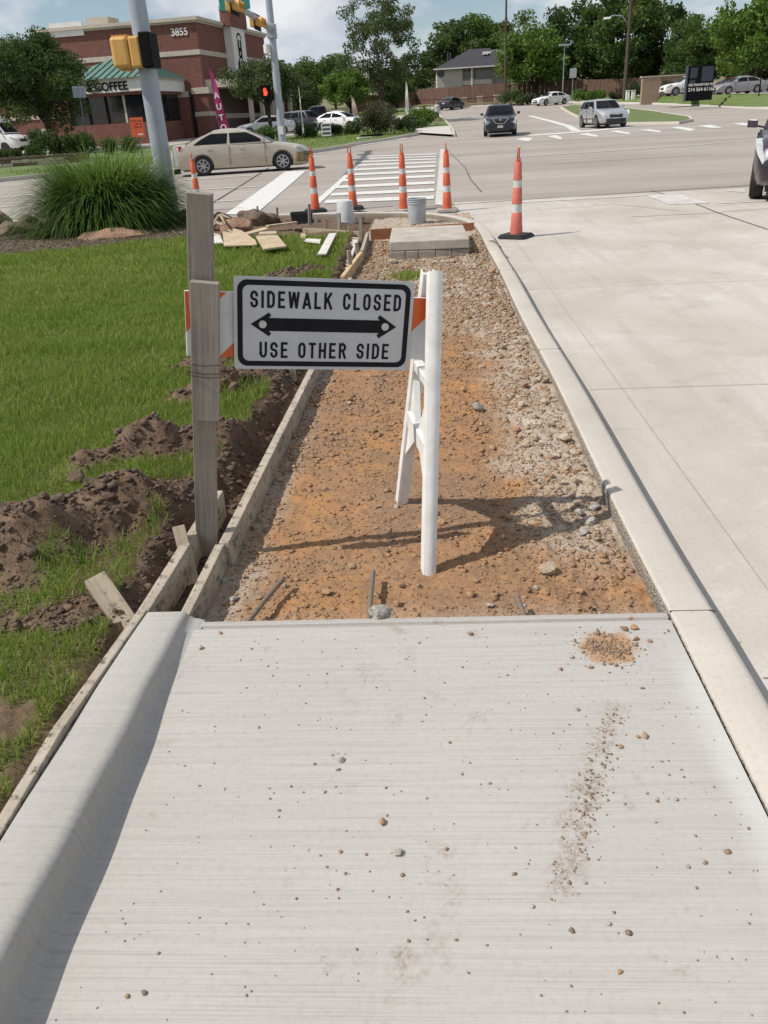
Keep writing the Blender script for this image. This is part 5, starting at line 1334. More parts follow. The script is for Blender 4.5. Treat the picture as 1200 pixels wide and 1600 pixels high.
def crown(centres, radii, n, size, mat, seed, parent, flat=.8, name='crown'):
    """leaf-sized faces in clumps; centres/radii are clump positions"""
    r = np.random.default_rng(seed); C_ = np.array(centres, float); R_ = np.array(radii, float)
    w = R_**2; idx = r.choice(len(C_), n, p=w/w.sum())
    d = r.normal(size=(n, 3)); d /= np.linalg.norm(d, axis=1)[:, None]
    rr = (r.random(n)**.45)[:, None]
    P = C_[idx]+d*rr*R_[idx][:, None]*np.array([1, 1, flat])
    nrm = d*.5+r.normal(size=(n, 3))*.8; nrm /= np.linalg.norm(nrm, axis=1)[:, None]
    t = np.cross(nrm, r.normal(size=(n, 3))); t /= np.linalg.norm(t, axis=1)[:, None]; b = np.cross(nrm, t)
    s = size*r.uniform(.55, 1.35, n)[:, None]
    V = np.stack([P-t*s*.5, P+b*s*.30+nrm*s*.08, P+t*s*.5, P-b*s*.30+nrm*s*.08], 1)
    q = np.arange(n)[:, None]*4+np.array([[0, 1, 2, 3]])
    cl = r.random(len(C_))[idx]*.45+r.random(n)*.55
    return npmesh(name, V.reshape(-1, 3), None, q, mat, parent, False, {'rnd': np.repeat(cl, 4)})
def make_tree(name, H, cb, rx, rz, nleaf, size, mat, seed, shape='round', trunk=.16, open_=1.0, nclump=46, lean=0):
    """trunk with limbs reaching the clumps of an uneven crown; origin at the foot"""
    r = random.Random(seed); root = bpy.data.objects.new(name, None); COL.objects.link(root)
    cz = cb+(H-cb)/2; cen = []; rad = []
    for i in range(nclump):
        for _ in range(30):
            d = Vector((r.gauss(0,1), r.gauss(0,1), r.gauss(0,1))).normalized(); k = r.uniform(.35, 1.)**.6
            x, y, z = d.x*k, d.y*k, d.z*k
            if shape == 'vase' and math.hypot(x, y) > .35+.65*(z+1)/2: continue
            if shape == 'flat' and z < -.35 and math.hypot(x, y) < .25: continue
            if shape == 'cone' and math.hypot(x, y) > 1.05-.75*(z+1)/2: continue
            break
        amp = 1+.22*r.gauss(0, 1)*.6
        cen.append((x*rx*amp+lean*z, y*rx*amp, cz+z*rz*amp)); rad.append(rx*r.uniform(.20, .40)*open_)
    m = MB(); fork = cb*.8
    m.tube([(0, 0, -.2), (trunk*.15, 0, fork*.5), (lean*.2, trunk*.2, fork)], [trunk*1.25, trunk*.95, trunk*.8], 9)
    order = sorted(range(nclump), key=lambda i: -rad[i])[:16]
    for i in order:
        c_ = Vector(cen[i]); st = Vector((lean*.2, 0, fork*r.uniform(.85, 1.0))); mid_ = st.lerp(c_, .5)+Vector((r.uniform(-.1, .1)*rx, r.uniform(-.1, .1)*rx, .10*(H-cb)))
        m.tube([st, st.lerp(mid_, .5)+Vector((0, 0, .03*H)), mid_, c_], [trunk*.5, trunk*.38, trunk*.24, trunk*.07], 6)
    m.build('trunk', m_bark, root, smooth=True)
    crown(cen, rad, nleaf, size, mat, seed, root)
    return root
def plant(o, px, py, Y, label, group=None, s=1., cat='tree', z=None, rz=None):
    p = at(px, py, Y); o.location = (p.x, Y, (T(Y)+.05) if z is None else z); o.rotation_euler = (0, 0, random.uniform(0, 6.28) if rz is None else rz)
    o.scale = (s, s, s) if not hasattr(s, '__len__') else s
    return tag(o, label, cat, group)
t_oak = make_tree('oak_tree', 7.2, 2.6, 3.5, 2.4, 46000, .18, lf_dark, 1, trunk=.22, nclump=95, open_=.92); plant(t_oak, 78, 215, 60, 'dense dark oak shading the brick wall beside the van', 'street trees by the brick building', rz=.4, s=(1., 1., .97))
t_umb = make_tree('pruned_oak_tree', 4.75, 2.75, 2.3, 1.0, 18000, .17, lf_grey, 2, 'flat', trunk=.15, nclump=56); plant(t_umb, 423, 205, 62, 'umbrella-shaped pruned oak with a bare trunk before the brick arcade', 'street trees by the brick building', rz=1)
t_tall = make_tree('elm_tree', 10.3, 2.6, 4.3, 3.9, 12500, .22, lf_grey, 3, 'vase', trunk=.17, open_=.50, nclump=120); plant(t_tall, 598, 176, 84, 'tall airy vase-shaped tree with sky showing through, rising behind the island', s=(1.0, 1., 1.0))
protoA = make_tree('broadleaf_tree', 11, 2.4, 4.8, 4.4, 9000, .46, lf_mid, 4, trunk=.25, nclump=50)
protoB = make_tree('broadleaf_tree', 11, 1.6, 4.6, 4.8, 9000, .46, lf_dark, 5, trunk=.25, nclump=54, open_=.95)
protoC = make_tree('broadleaf_tree', 9, 1.8, 4.2, 3.6, 9000, .42, lf_lite, 6, trunk=.22, nclump=48)
protoD = make_tree('broadleaf_tree', 12, 2.2, 4.2, 5.0, 9000, .46, lf_mid, 8, 'cone', trunk=.25, nclump=52)
first = set()
def grow(proto, px, ytop, Y, label, group, wide=1., py=168):
    o = proto if proto.as_pointer() not in first else copy_tree(proto); first.add(proto.as_pointer())
    o.name = 'broadleaf_tree'
    hor = 178-.058*(px-658); ztop = CAM_H+(hor-ytop)*Y/(FPX*1.244); base = T(Y)+.05
    H0 = {protoA: 11, protoB: 11, protoC: 9, protoD: 12}[proto]; s_ = (ztop-base)/H0/1.04
    return plant(o, px, py, Y, label, group, (s_*wide, s_*wide, s_))
GL, GRt = 'trees behind the far parking lot', 'trees along the rising street'
pn = {p: p.name for p in (protoA, protoB, protoC, protoD)}
for spec in ((protoB, 440, 105, 112, 'dark tree crown showing behind the pruned oak', GL, 1.1), (protoA, 492, 92, 122, 'rounded green tree above the black pickup', GL, 1.2), (protoB, 470, 118, 104, 'low dark tree right behind the dark SUV', GL, 1.2),
             (protoC, 548, 108, 112, 'light green tree standing behind the airy elm', GL, 1.25), (protoA, 612, 112, 116, 'mid green tree under the airy elm crown', GL, 1.2), (protoB, 652, 78, 168, 'dark tree rising beside the house wall', GL, 1.2),
             (protoB, 622, 100, 128, 'dark green tree overhanging the reddish fence', GL, .95), (protoA, 525, 88, 138, 'tree top seen past the airy elm over the lot', GL, 1.1), (protoD, 695, 45, 184, 'tall dark tree behind the house roof hip', GRt, 1.3), (protoB, 735, 26, 178, 'highest dark tree behind the house ridge', GRt, 1.3),
             (protoA, 775, 34, 174, 'broad tree behind the chimney end of the house', GRt, 1.3), (protoC, 836, 45, 128, 'bright light green tree beside the house and shrubs', GRt, 1.15), (protoD, 800, 60, 150, 'green tree between the house and the bright tree', GRt, 1.1),
             (protoB, 893, 4, 138, 'tall dark tree behind the parking lamp', GRt, 1.05), (protoD, 930, 20, 134, 'tall narrow dark tree beside the street lamp arm', GRt, 1.2), (protoA, 985, -12, 126, 'big leafy tree behind the tall utility pole', GRt, 1.0), (protoB, 1030, 10, 128, 'dark tree above the tan brick wall', GRt, 1.1),
             (protoD, 1062, 38, 118, 'tree with low branches over the dark sign', GRt, 1.2), (protoA, 1105, 36, 112, 'wide green tree shading the parked cars', GRt, 1.15), (protoC, 1165, 2, 100, 'large sunlit tree over the maroon and grey cars', GRt, 1.0), (protoB, 1135, 28, 122, 'dark tree behind the sunlit one', GRt, 1.2), (protoA, 1230, 0, 104, 'tall tree standing beyond the last parked grey car', GRt, 1.1),
             (protoB, 958, 70, 150, 'shadowy tree filling the gap under the tall trees', GRt, 1.4), (protoB, 870, 85, 150, 'shadowy tree behind the white sedan street', GRt, 1.4), (protoB, 1090, 75, 132, 'shadowy tree behind the dark sign', GRt, 1.4), (protoB, 1190, 70, 128, 'shadowy tree behind the parked grey car', GRt, 1.4), (protoB, 1010, 78, 140, 'shadowy tree closing the view behind the brick wall', GRt, 1.4)):
    grow(*spec)
def shrub(name, px, py, Y, rx, h, n, size, mat, label, seed, group=None, dz=.12, cat='shrub', sp=9):
    p = at(px, py, Y); r = random.Random(seed); root = bpy.data.objects.new(name, None); COL.objects.link(root)
    root.location = (p.x, Y, T(Y)+dz)
    cen = [(r.uniform(-.6, .6)*rx, r.uniform(-.6, .6)*rx, h*r.uniform(.3, .72)) for _ in range(sp)]; rad = [min(rx, h)*r.uniform(.32, .5) for _ in cen]
    m = MB()
    for c_ in cen[:6]: m.tube([(c_[0]*.1, c_[1]*.1, -.05), (c_[0]*.6, c_[1]*.6, c_[2]*.6), c_], [.03, .02, .008], 5)
    m.build('stem', m_bark, root); crown(cen, rad, n, size, mat, seed, root, 1., 'foliage')
    return tag(root, label, cat, group)
IG = 'shrubs on the far corner island'
shrub('shrub', 590, 212, 60, 1.45, 2.0, 6000, .14, lf_red, 'large reddish green bush on the grassy island', 31, IG, sp=22)
shrub('shrub', 632, 207, 63, .9, 1.0, 2500, .13, lf_dark, 'low dark bush with leaning black frame beside the large bush', 32, IG)
shrub('shrub', 660, 197, 72, 1.5, 1.3, 3500, .14, lf_lite, 'bright green rounded bush near the walking person', 33, IG, sp=14)
shrub('shrub', 645, 200, 69, 1.4, .9, 2800, .14, lf_mid, 'mid green spreading bush between the dark and bright ones', 34, IG, sp=12)
shrub('shrub', 550, 205, 64, 1.0, .95, 2200, .13, lf_dark, 'dark rounded shrub in front of the white sedan', 35, IG)
shrub('shrub', 522, 205, 64, .8, .7, 1800, .12, lf_dark, 'small dark shrub next to the yard sign', 36, IG)
shrub('shrub', 478, 207, 62, 1.2, .9, 2600, .13, lf_mid, 'spreading green shrub beside the white flag pole', 37, IG, sp=13)
shrub('shrub', 420, 216, 57, 1.4, 1.0, 2600, .13, lf_mid, 'green shrub behind the signal pole and beige sedan', 38, IG, sp=13)
SG = 'shrubs before the coffee shop'
for px, py, Y, rx, h, lab, sd_ in ((3, 259, 47, .5, .8, 'smaller clipped ball shrub above the stone wall near the van', 41), (25, 256, 47, .62, .95, 'clipped ball shrub on the stone wall', 42), (176, 240, 53, .8, .95, 'round shrub on the dark sign side of the orange sign', 43), (207, 238, 54, .8, 1.0, 'round shrub close beside the orange sign post', 44)):
    shrub('ball_shrub', px, py, Y, rx, h, 2600, .09, lf_mid if sd_ > 42 else lf_dark, lab, sd_, SG, .13, sp=12)
for px, py, Y, rx, h, lab, sd_ in ((75, 258, 48, 1.0, 2.0, 'loose tall dark shrub under the oak by the brick pier', 45), (105, 255, 48.5, 1.0, 1.5, 'loose dark shrub under the middle of the oak', 46), (135, 252, 49, 1.0, 1.45, 'loose dark shrub at the foot of the hooded sign post', 47), (60, 264, 46.5, .7, 1.0, 'low dark shrub at the end of the stone wall', 48)):
    shrub('shrub', px, py, Y, rx, h, 3200, .13, lf_dark, lab, sd_, SG, .13, sp=14)
HG = 'clipped shrubs along the side street'
for px, py, Y, rx, h, mt, lab, sd_ in ((797, 164, 117, 1.8, 1.7, lf_dark, 'dark hedge mound by the utility pole', 51), (815, 164, 116, 1.1, 1.2, lf_grey, 'grey green ball shrub beside the dark hedge mound', 52), (829, 163, 116, 1.1, 1.2, lf_red, 'reddish ball shrub close to the white sedan', 53), (912, 158, 116, 1.8, 1.2, lf_lite, 'bright clipped hedge behind the silver SUV', 54), (930, 158, 115, 1.8, 1.2, lf_lite, 'bright hedge mound next to the tall utility pole', 55), (965, 157, 112, 1.5, .9, lf_red, 'low reddish shrub by the tall utility pole', 56), (1004, 150, 108, 2.0, 1.8, lf_grey, 'loose grey green shrub at the brick wall corner', 57), (1035, 149, 98, 1.4, 1.5, lf_dark, 'dark shrub against the tan brick wall', 58)):
    shrub('shrub', px, py, Y, rx, h, 2600, .18, mt, lab, sd_, HG, max(.12, at(px, py, Y).z-T(Y)), sp=14)
# far grass blades on the island so that its edge is not a clean sheet
N = 16000; ix = rng.uniform(-20, 1.0, N); iy = rng.uniform(36, 76, N)
fx = np.interp(iy, [36, 40.5, 50.6, 53.8, 61, 76], [-14, -7.0, -3.9, -2.5, -.2, .2]); k_ = (ix < fx-.3) & (ix > fx-9); ix, iy = ix[k_], iy[k_]
ig = blades('island_grass', ix, iy, Tv(iy)+.12, rng.uniform(.08, .2, len(ix)), np.full(len(ix), .03), rng.uniform(.2, .8, len(ix)), np.clip(rng.random(len(ix))*.9, 0, 1), m_grass, 12)
tag(ig, 'rough grass on the far corner island', 'grass', kind='stuff')
# ------------------------------------------------------------------ coffee shop building
def brick_mat(name, c1, c2, mortar, sc=1., w=.215, h=.075):
    n = NT(name); src = n.n('ShaderNodeTexCoord').outputs['Object']; sp = n.n('ShaderNodeSeparateXYZ'); n.l(src, sp.inputs[0])
    ad = n.math('ADD', sp.outputs[0], sp.outputs[1]); cb = n.n('ShaderNodeCombineXYZ'); n.l(ad, cb.inputs[0]); n.l(sp.outputs[2], cb.inputs[1])
    br = n.n('ShaderNodeTexBrick'); n.l(cb.outputs[0], br.inputs['Vector']); br.inputs['Scale'].default_value = 1.
    br.inputs['Brick Width'].default_value = w*sc; br.inputs['Row Height'].default_value = h*sc; br.inputs['Mortar Size'].default_value = .008*sc
    br.inputs['Color1'].default_value = (*c1, 1); br.inputs['Color2'].default_value = (*c2, 1); br.inputs['Mortar'].default_value = (*mortar, 1)
    col = n.mix(n.ramp(n.noise(src, 2., 5), [(.35, 0.), (.65, .5)]), br.outputs['Color'], tuple(x*.7 for x in c1))
    return n.fin(col, .9, n.bump(br.outputs['Fac'], -.4, .01))
m_brick = brick_mat('red_brick', (.19, .055, .036), (.125, .036, .026), (.22, .17, .14), 1.3)
m_tbrick = brick_mat('tan_brick', (.36, .24, .16), (.28, .185, .12), (.36, .30, .24), 1.5)
m_trim = simple('beige_cast_stone', (.50, .44, .365), .85, (.42, .37, .305), 2., .2, 20)
m_green = simple('green_standing_seam_metal', (.12, .22, .175), .5, (.10, .19, .15), 2., metal=.2)
m_greend = simple('green_seam_rib', (.05, .10, .085), .5)
m_dglass = simple('dark_shop_glass', (.012, .013, .016), .08, (.02, .02, .024), 2., spec=.6)
m_wpanel = simple('white_sign_panel', (.72, .70, .66), .7, (.64, .62, .58), 2.)
m_blackp = simple('matt_black', (.010, .010, .011), .7, spec=.08)
m_pipe = simple('dark_grey_metal', (.10, .11, .12), .5, metal=.3)
P0 = at(326, 190, 75); P0.z = T(75)+.1; PL = at(115, 190, 76.8)
ang = math.atan2(P0.y-PL.y, P0.x-PL.x)
bld = thing('brick_building', 'two storey red brick shop building with green hipped coffee bay and beige bands', 'building', P0, ang)
def zpx(py, px=326, Y=75): return at(px, py, Y).z-P0.z
zt, zc, zm0, zm1 = zpx(24), zpx(33), zpx(84), zpx(76)
LX, LY = 14.2, 17.5
wl = MB(); wl.box(-LX, 0, 0, LY, -.6, zc); wl.build('wall', m_brick, bld)
wl = MB(); wl.box(-40, -LX-.01, .6, LY, -.6, zc-1.6); wl.build('wall', m_brick, bld)
def band(z0, z1, pr, nm='band', x0=-LX, lx=None, y0=0):
    m = MB(); m.box(x0-pr, pr, y0-pr, LY+pr, z0, z1); return m.build(nm, m_trim, bld)
band(zc, zt-.25, .12, 'cornice'); band(zt-.249, zt, .28, 'cornice'); band(zm0, zm1, .06)
MB().box(-40, -LX-.02, .45, LY, zc-1.6, zc-1.1).build('cornice', m_trim, bld); MB().box(-40, -LX-.02, .52, LY, zpx(170), zpx(163)).build('band', m_trim, bld)
MB().box(-40, -LX-.02, .50, .6, -.4, zpx(200)).build('band', m_trim, bld)
for x in (-15.5, -19.5, -24):
    MB().box(x-.35, x+.35, .25, .6, -.6, zpx(160)).build('pier', m_brick, bld, bevel=.01)
    MB().box(x-.40, x+.40, .20, .62, zpx(193), zpx(186)).build('pier_band', m_trim, bld)
MB().box(-10.6, -8.6, 2, 4, zt-.02, zt+.75).build('roof_unit', m_trim, bld)
# lettering
def text(txt, h, mat, parent, mtx, name='lettering', ext=.03, bold=.0, align='CENTER', sx=1.):
    cu = bpy.data.curves.new(name, 'FONT'); cu.body = txt; cu.size = h/.70; cu.extrude = ext/2; cu.align_x = align; cu.align_y = 'CENTER'; cu.offset = bold
    tmp = bpy.data.objects.new(name, cu); COL.objects.link(tmp); dg = bpy.context.evaluated_depsgraph_get()
    me = bpy.data.meshes.new_from_object(tmp.evaluated_get(dg)); bpy.data.objects.remove(tmp); me.materials.clear(); me.materials.append(mat)
    o = bpy.data.objects.new(name, me); COL.objects.link(o); o.parent = parent
    o.matrix_local = mtx @ Matrix.Rotation(math.pi/2, 4, 'X') @ Matrix.Diagonal((sx, 1, 1, 1)); return o
text('3855', .52, m_wpanel, bld, Matrix.Translation(((300-326)/17.6, -.05, zpx(47))), 'house_number', bold=.015)
# coffee bay
PB = bld.matrix_basis.inverted() if False else Matrix.Translation(P0) @ Matrix.Rotation(ang, 4, 'Z')
inv = PB.inverted(); cb_ = inv @ at(229, 185, 68.2); fy = cb_.y; rx1 = cb_.x; rx0 = (inv @ at(100, 185, 68.2)).x
def zb(py, px=200, Y=68.2): return at(px, py, Y).z-P0.z
ze0, ze1, zw1, zw0 = zb(143), zb(124), zb(148), zb(192)
bay = MB(); bay.box(rx0, rx1, fy, -.01, -.6, zw0); bay.build('bay_wall', m_brick, bld)
MB().box(rx0+.1, rx1-.1, fy+.12, -.02, zw0+.001, zw1-.001).build('shop_window', m_dglass, bld)
MB().box(rx0-.25, rx1+.25, fy-.25, -.012, zw1, ze0).build('soffit', m_brick, bld)
MB().box(rx0-.45, rx1+.45, fy-.45, -.011, ze0+.001, ze1).build('fascia', m_wpanel, bld)
MB().box(rx0-.6, rx1+.6, fy-.6, -.015, ze1+.001, ze1+.12).build('gutter', m_trim, bld)
for k in range(5):
    x = rx0+.05+(rx1-rx0-.25)*k/4; MB().box(x, x+.16, fy+.02, fy+.14, zw0+.002, zw1-.002).build('mullion', m_blackp if k not in (3,) else m_trim, bld)
ridge = zb(85); x0, x1, y0 = rx0-.7, rx1+.7, fy-.7; z0 = ze1+.125
rf = MB(); ry = 0.2; rxa, rxb = x0+3.0, x1-3.2
rf.add([(x0, y0, z0), (x1, y0, z0), (x1, ry, z0), (x0, ry, z0), (rxa, y0+4.2, ridge), (rxb, y0+4.2, ridge), (rxb, ry, ridge), (rxa, ry, ridge)], [(0, 1, 5, 4), (1, 2, 6, 5), (3, 0, 4, 7), (4, 5, 6, 7), (0, 3, 2, 1)])
ro = rf.build('roof', m_green, bld, fix=True)
k = x0+.2
while k < x1:                                             # standing seams
    if k < rxa: t_ = (k-x0)/(rxa-x0)
    elif k > rxb: t_ = (x1-k)/(x1-rxb)
    else: t_ = 1
    t_ = max(.05, min(1, t_)); MB().beam((k, y0, z0+.03), (k, y0+4.2*t_, z0+(ridge-z0)*t_+.03), .06, .07).build('seam', m_greend, ro); k += .62
k = y0+.6
while k < ry-.1:
    t_ = min(1, (k-y0)/4.2); MB().beam((x1, k, z0+.03), (x1-3.2*t_, k, z0+(ridge-z0)*t_+.03), .06, .07).build('seam', m_greend, ro); k += .62
cxl = (inv @ at(167, 131, 68)).x
text('& COFFEE', .56, m_blackp, bld, Matrix.Translation((cxl-.1, fy-.48, (ze0+ze1)/2-.03)), 'lettering', bold=.02, sx=.98)
MB().tube([(rx1+.38, fy-.40, ze1), (rx1+.30, fy-.35, ze0-.2), (rx1+.08, fy-.06, ze0-.9), (rx1+.08, fy-.06, 0)], .07, 8).build('downspout', m_pipe, bld)
# entrance and arcade
def bx(px, Y=74.6): return (inv @ at(px, 180, Y)).x
MB().box(bx(297), bx(322), -.06, -.02, -.4, zpx(143)).build('door', m_dglass, bld)
MB().box(bx(274), bx(296), -.5, -.03, -.5, zpx(150)).build('pier', m_brick, bld); MB().box(bx(273), bx(297), -.55, -.03, zpx(150)+.001, zpx(141)).build('pier_cap', m_trim, bld)
MB().box(-.9, .35, -.35, .9, -.5, zpx(146)).build('pier', m_brick, bld); MB().box(-1.0, .55, -.45, 1.0, zpx(146)+.001, zpx(136)).build('pier_cap', m_trim, bld)
MB().box(-.95, .40, -.40, .95, zpx(181), zpx(174)).build('pier_band', m_trim, bld)
AX = 3.2
MB().box(-.3, AX+.15, .3, 14.6, zpx(137)+.001, zpx(124)).build('arcade_beam', m_trim, bld)
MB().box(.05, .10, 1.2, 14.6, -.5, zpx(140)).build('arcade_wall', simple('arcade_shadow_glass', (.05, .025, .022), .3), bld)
MB().box(.11, AX-.2, 14.2, 14.5, -.5, zpx(138)).build('arcade_wall', m_brick, bld)
for y in (2.6, 5.6, 8.6, 11.6, 14.3):
    MB().box(AX-.35, AX, y-.18, y+.18, -.5, zpx(150)).build('column', m_trim, bld, bevel=.02); MB().box(AX-.5, AX+.12, y-.32, y+.32, zpx(150)+.001, zpx(137)).build('column_cap', m_trim, bld)
MB().box(.10, .22, 1.2, 14.1, zpx(186), zpx(178)).build('band', m_trim, bld)
# pylon with emblem on the side wall
py0, py1 = 6.2, 9.6; zp1 = zpx(20); zp0 = zpx(126)
MB().box(.02, .9, py0-.5, py1+.5, zpx(30), zt+1.0).build('pylon', m_brick, bld); MB().box(.02, .75, py0, py1, zp0, zpx(30)-.002).build('emblem_panel', m_wpanel, bld)
MB().box(.02, 1.0, py0-.6, py1+.6, zt+1.001, zt+1.25).build('cornice', m_trim, bld)
em = MB(); yc = (py0+py1)/2; zc_ = (zp0+zpx(28))/2-.3; X_ = .752
def rib(pts, w):
    b0 = MB(); ribbon(b0, pts, w, 0); em.add([(X_+.02, yc+v[0], zc_+v[2]) for v in b0.v], b0.f)
rib(arcp(0, 1.35, .62, .62, 20, 160), .16); rib([(-.32, .2), (-.32, 1.5)], .34); rib([(.28, .15), (.28, 1.5)], .34); rib([(-.2, .75), (.25, .75)], .3)
rib(arcp(0, -.55, .55, .75, -30, 210), .2); rib([(-.75, -.2), (-.75, -1.9)], .25); rib([(.75, -.2), (.75, -1.9)], .25); rib([(-.85, -1.6), (.85, -1.6)], .55); rib(arcp(0, -.6, .25, .4, 0, 340), .14)
em.build('emblem', m_blackp, bld)
sg = MB().box(0, 3.0, 0, .2, 0, 1.0); so = sg.build('roof_sign', m_wpanel, bld); so.location = (bx(84), -.15, zpx(54, 100)); 
text('CITY MART', .45, m_blackp, bld, Matrix.Translation((bx(84)+1.5, -.17, zpx(54, 100)+.5)), 'lettering', .01) if False else None

# ------------------------------------------------------------------ signal poles
m_galv = simple('galvanized_pole', (.36, .40, .44), .5, (.30, .34, .38), 3., .1, 30, metal=.35)
m_yel = simple('signal_yellow', (.66, .37, .10), .55, (.58, .32, .085), 6.)
m_red_on = NT('lit_red_hand'); m_red_on.b.inputs['Emission Color'].default_value = (1, .06, .02, 1); m_red_on.b.inputs['Emission Strength'].default_value = 2.2; m_red_on = m_red_on.fin((.6, .03, .02), .4)
pb = at(266, 330, 14.9); tp = at(222, 0, 14.9)
pole1 = thing('signal_pole', 'grey steel signal pole with yellow pedestrian head behind the fountain grass', 'signal pole', (pb.x, 14.9, -.02))
Ht = 6.2
MB().lathe([(.155, 0), (.150, 2), (.125, Ht)], 24).build('pole', m_galv, pole1, smooth='auto')
MB().lathe([(.24, -.05), (.24, .06), (.16, .10)], 16).build('base_plate', m_galv, pole1, smooth='auto')
q = at(208, 82, 14.9)-pole1.location; hx, hz_ = q.x, q.z
hh = MB().box(-.20, .09, -.24, .16, -.235, .21); ph = hh.build('pedestrian_head', m_yel, pole1, bevel=.05); ph.location = (hx-.05, -.12, hz_)
MB().box(.10, .28, -.24, .20, -.24, .20).build('housing', m_yel, ph, bevel=.03); MB().box(.285, .46, -.26, .22, -.25, .25).build('visor', m_blackp, ph, bevel=.02)
for k in range(4): MB().box(-.16+k*.07, -.14+k*.07, -.2, .1, .212, .235).build('hinge', m_yel, ph)
MB().box(-.12, .02, -.1, .1, -.27, -.236).build('bracket', m_yel, ph)
pbt = at(274, 245, 14.85)-pole1.location
bt = MB().box(-.035, .035, -.09, -.03, -.16, .16).build('push_button_sign', m_wpanel, pole1); bt.location = (pbt.x, 0, pbt.z)
MB().box(-.05, .05, -.10, -.02, -.28, -.20).build('push_button', m_blackp, pole1).location = (pbt.x, 0, pbt.z)

b2_ = at(444, 246, 42)
pole2 = thing('signal_pole', 'grey steel signal pole with mast arm behind the beige sedan', 'signal pole', (b2_.x, 42, T(42)+.12))
MB().lathe([(.19, 0), (.17, 3), (.13, 9.5)], 24).build('pole', m_galv, pole2, smooth='auto'); MB().box(-.3, .3, -.3, .3, -.1, .05).build('base_plate', m_galv, pole2)
aj = at(418, 47, 42)-pole2.location; az_ = aj.z
MB().box(-.2, .2, -.30, .20, az_-.35, az_+.22).build('arm_bracket', m_galv, pole2, bevel=.03)
e0 = Vector((0, -.1, az_)); w1 = at(368, 6, 35.2)-pole2.location; dirn = (w1-e0); arm_end = e0+dirn*2.4
MB().tube([e0, e0+dirn, arm_end], [.13, .11, .07], 14).build('mast_arm', m_galv, pole2, smooth='auto')
def sig_head(t_):
    """horizontal three-lamp head, lamps in a row along the arm, facing the crossing street"""
    c_ = e0+dirn*t_; h = MB().box(-.22, -.012, -.53, .53, -.19, .19).build('signal_head', m_yel, pole2, bevel=.03)
    h.location = c_+Vector((.02, 0, -.12)); h.rotation_euler = (0, 0, math.atan2(dirn.y, dirn.x)+math.pi/2)
    MB().box(-.010, .002, -.68, .68, -.30, .30).build('backplate', m_blackp, h)
    for y_ in (-.34, 0, .34):
        MB().lathe([(.155, .003), (.15, .30)], 16, (0, y_, 0), 'x', cap=False).build('visor', m_yel, h, smooth=True); MB().lathe([(.001, .006), (.14, .005), (.14, .003)], 14, (0, y_, 0), 'x', cap=False).build('lens', m_blackp, h)
    return h
sig_head(.46); sig_head(1.05)
cs_ = e0+dirn*.80; MB().box(-.9, .3, -.20, -.18, -.1, .35).build('street_name_sign', simple('green_sign', (.02, .22, .17), .5), pole2).location = cs_+Vector((0, 0, .1))
lp = MB().lathe([(.001, .2), (.16, .18), (.16, -.16), (.001, -.18)], 14, axis='z', cap=False).build('camera_housing', m_wpanel, pole2, smooth='auto'); lp.location = (-.28, -.1, az_-.75)
MB().tube([(.18*math.cos(a), 0, .18*math.sin(a)) for a in np.linspace(.6, 5.4, 14)], .03, 6).build('cable_loop', m_pipe, pole2).location = (-.3, -.15, az_-1.15)
hp_ = at(415, 144, 41.8)-pole2.location
pd = MB().box(-.24, .24, -.1, .12, -.25, .25).build('pedestrian_head', m_blackp, pole2, bevel=.03); pd.location = (hp_.x, -.15, hp_.z)
hand = MB(); hand.box(-.08, .06, -.112, -.105, -.14, .02)
for i, (x, l) in enumerate(((-.075, .12), (-.035, .16), (.005, .15), (.042, .11))): hand.box(x-.016, x+.016, -.112, -.105, .02, .02+l)
hand.tri_ext([(.06, -.112, -.08), (.12, -.112, .0), (.10, -.112, .03), (.06, -.112, -.03)], (0, .006, 0))
hand.build('red_hand', m_red_on, pd, fix=True)
MB().box(-.24, .24, -.28, -.101, .24, .27).build('hood', m_blackp, pd)
s2 = at(446, 203, 41.7)-pole2.location; MB().box(-.11, .11, -.22, -.20, -.18, .18).build('button_sign', m_wpanel, pole2).location = (0, 0, s2.z)

# ------------------------------------------------------------------ smaller signs and flags
def post_sign(name, px, yt, yb, Y, w, h, face, label, cat='sign', pole=None, two=False):
    b = at(px, yb, Y); t_ = at(px, yt, Y); zb0 = T(Y)+.1
    r = thing(name, label, cat, (b.x, Y, zb0)); ht = t_.z-zb0
    MB().box(-.03, .03, -.02, .02, -.1, ht-.04).build('post', pole or m_pipe, r); MB().box(-w/2, w/2, -.045, -.025, ht-h, ht).build('panel', face, r, bevel=.01)
    return r, ht
m_orange = simple('orange_work_sign', (.62, .10, .035), .55, (.55, .085, .03), 4.)
os_, oh = post_sign('road_work_sign', 224, 183, 252, 41, .62, .82, m_orange, 'orange road work sign on a short post beside the signal pole', pole=simple('green_steel_post', (.07, .12, .09), .6))
m_ink = simple('dark_red_print', (.28, .035, .02), .6)
for k, (x0_, x1_, z_) in enumerate(((-.24, -.12, .10), (-.08, .02, .10), (.08, .24, .10), (-.16, -.10, .24), (-.04, .10, .22), (.14, .24, .24), (-.14, .08, .36), (.14, .22, .36))): MB().box(x0_, x1_, -.05, -.0455, oh-z_-.07, oh-z_).build('print_block', m_ink, os_)
MB().box(-.02, .22, -.05, -.046, oh-.74, oh-.68).build('label_strip', m_wpanel, os_)
gs2, gh2 = post_sign('blank_sign', 139, 134, 246, 50, .70, .56, simple('sign_back_grey', (.26, .30, .36), .5, metal=.2), 'plain grey sign on a dark post before the shop window'); gs2.rotation_euler = (0, math.radians(3), .1)
for k in range(6): MB().box(-.30+k*.105, -.28+k*.105, -.05, -.046, gh2-.5, gh2-.06).build('rib', m_pipe, gs2)
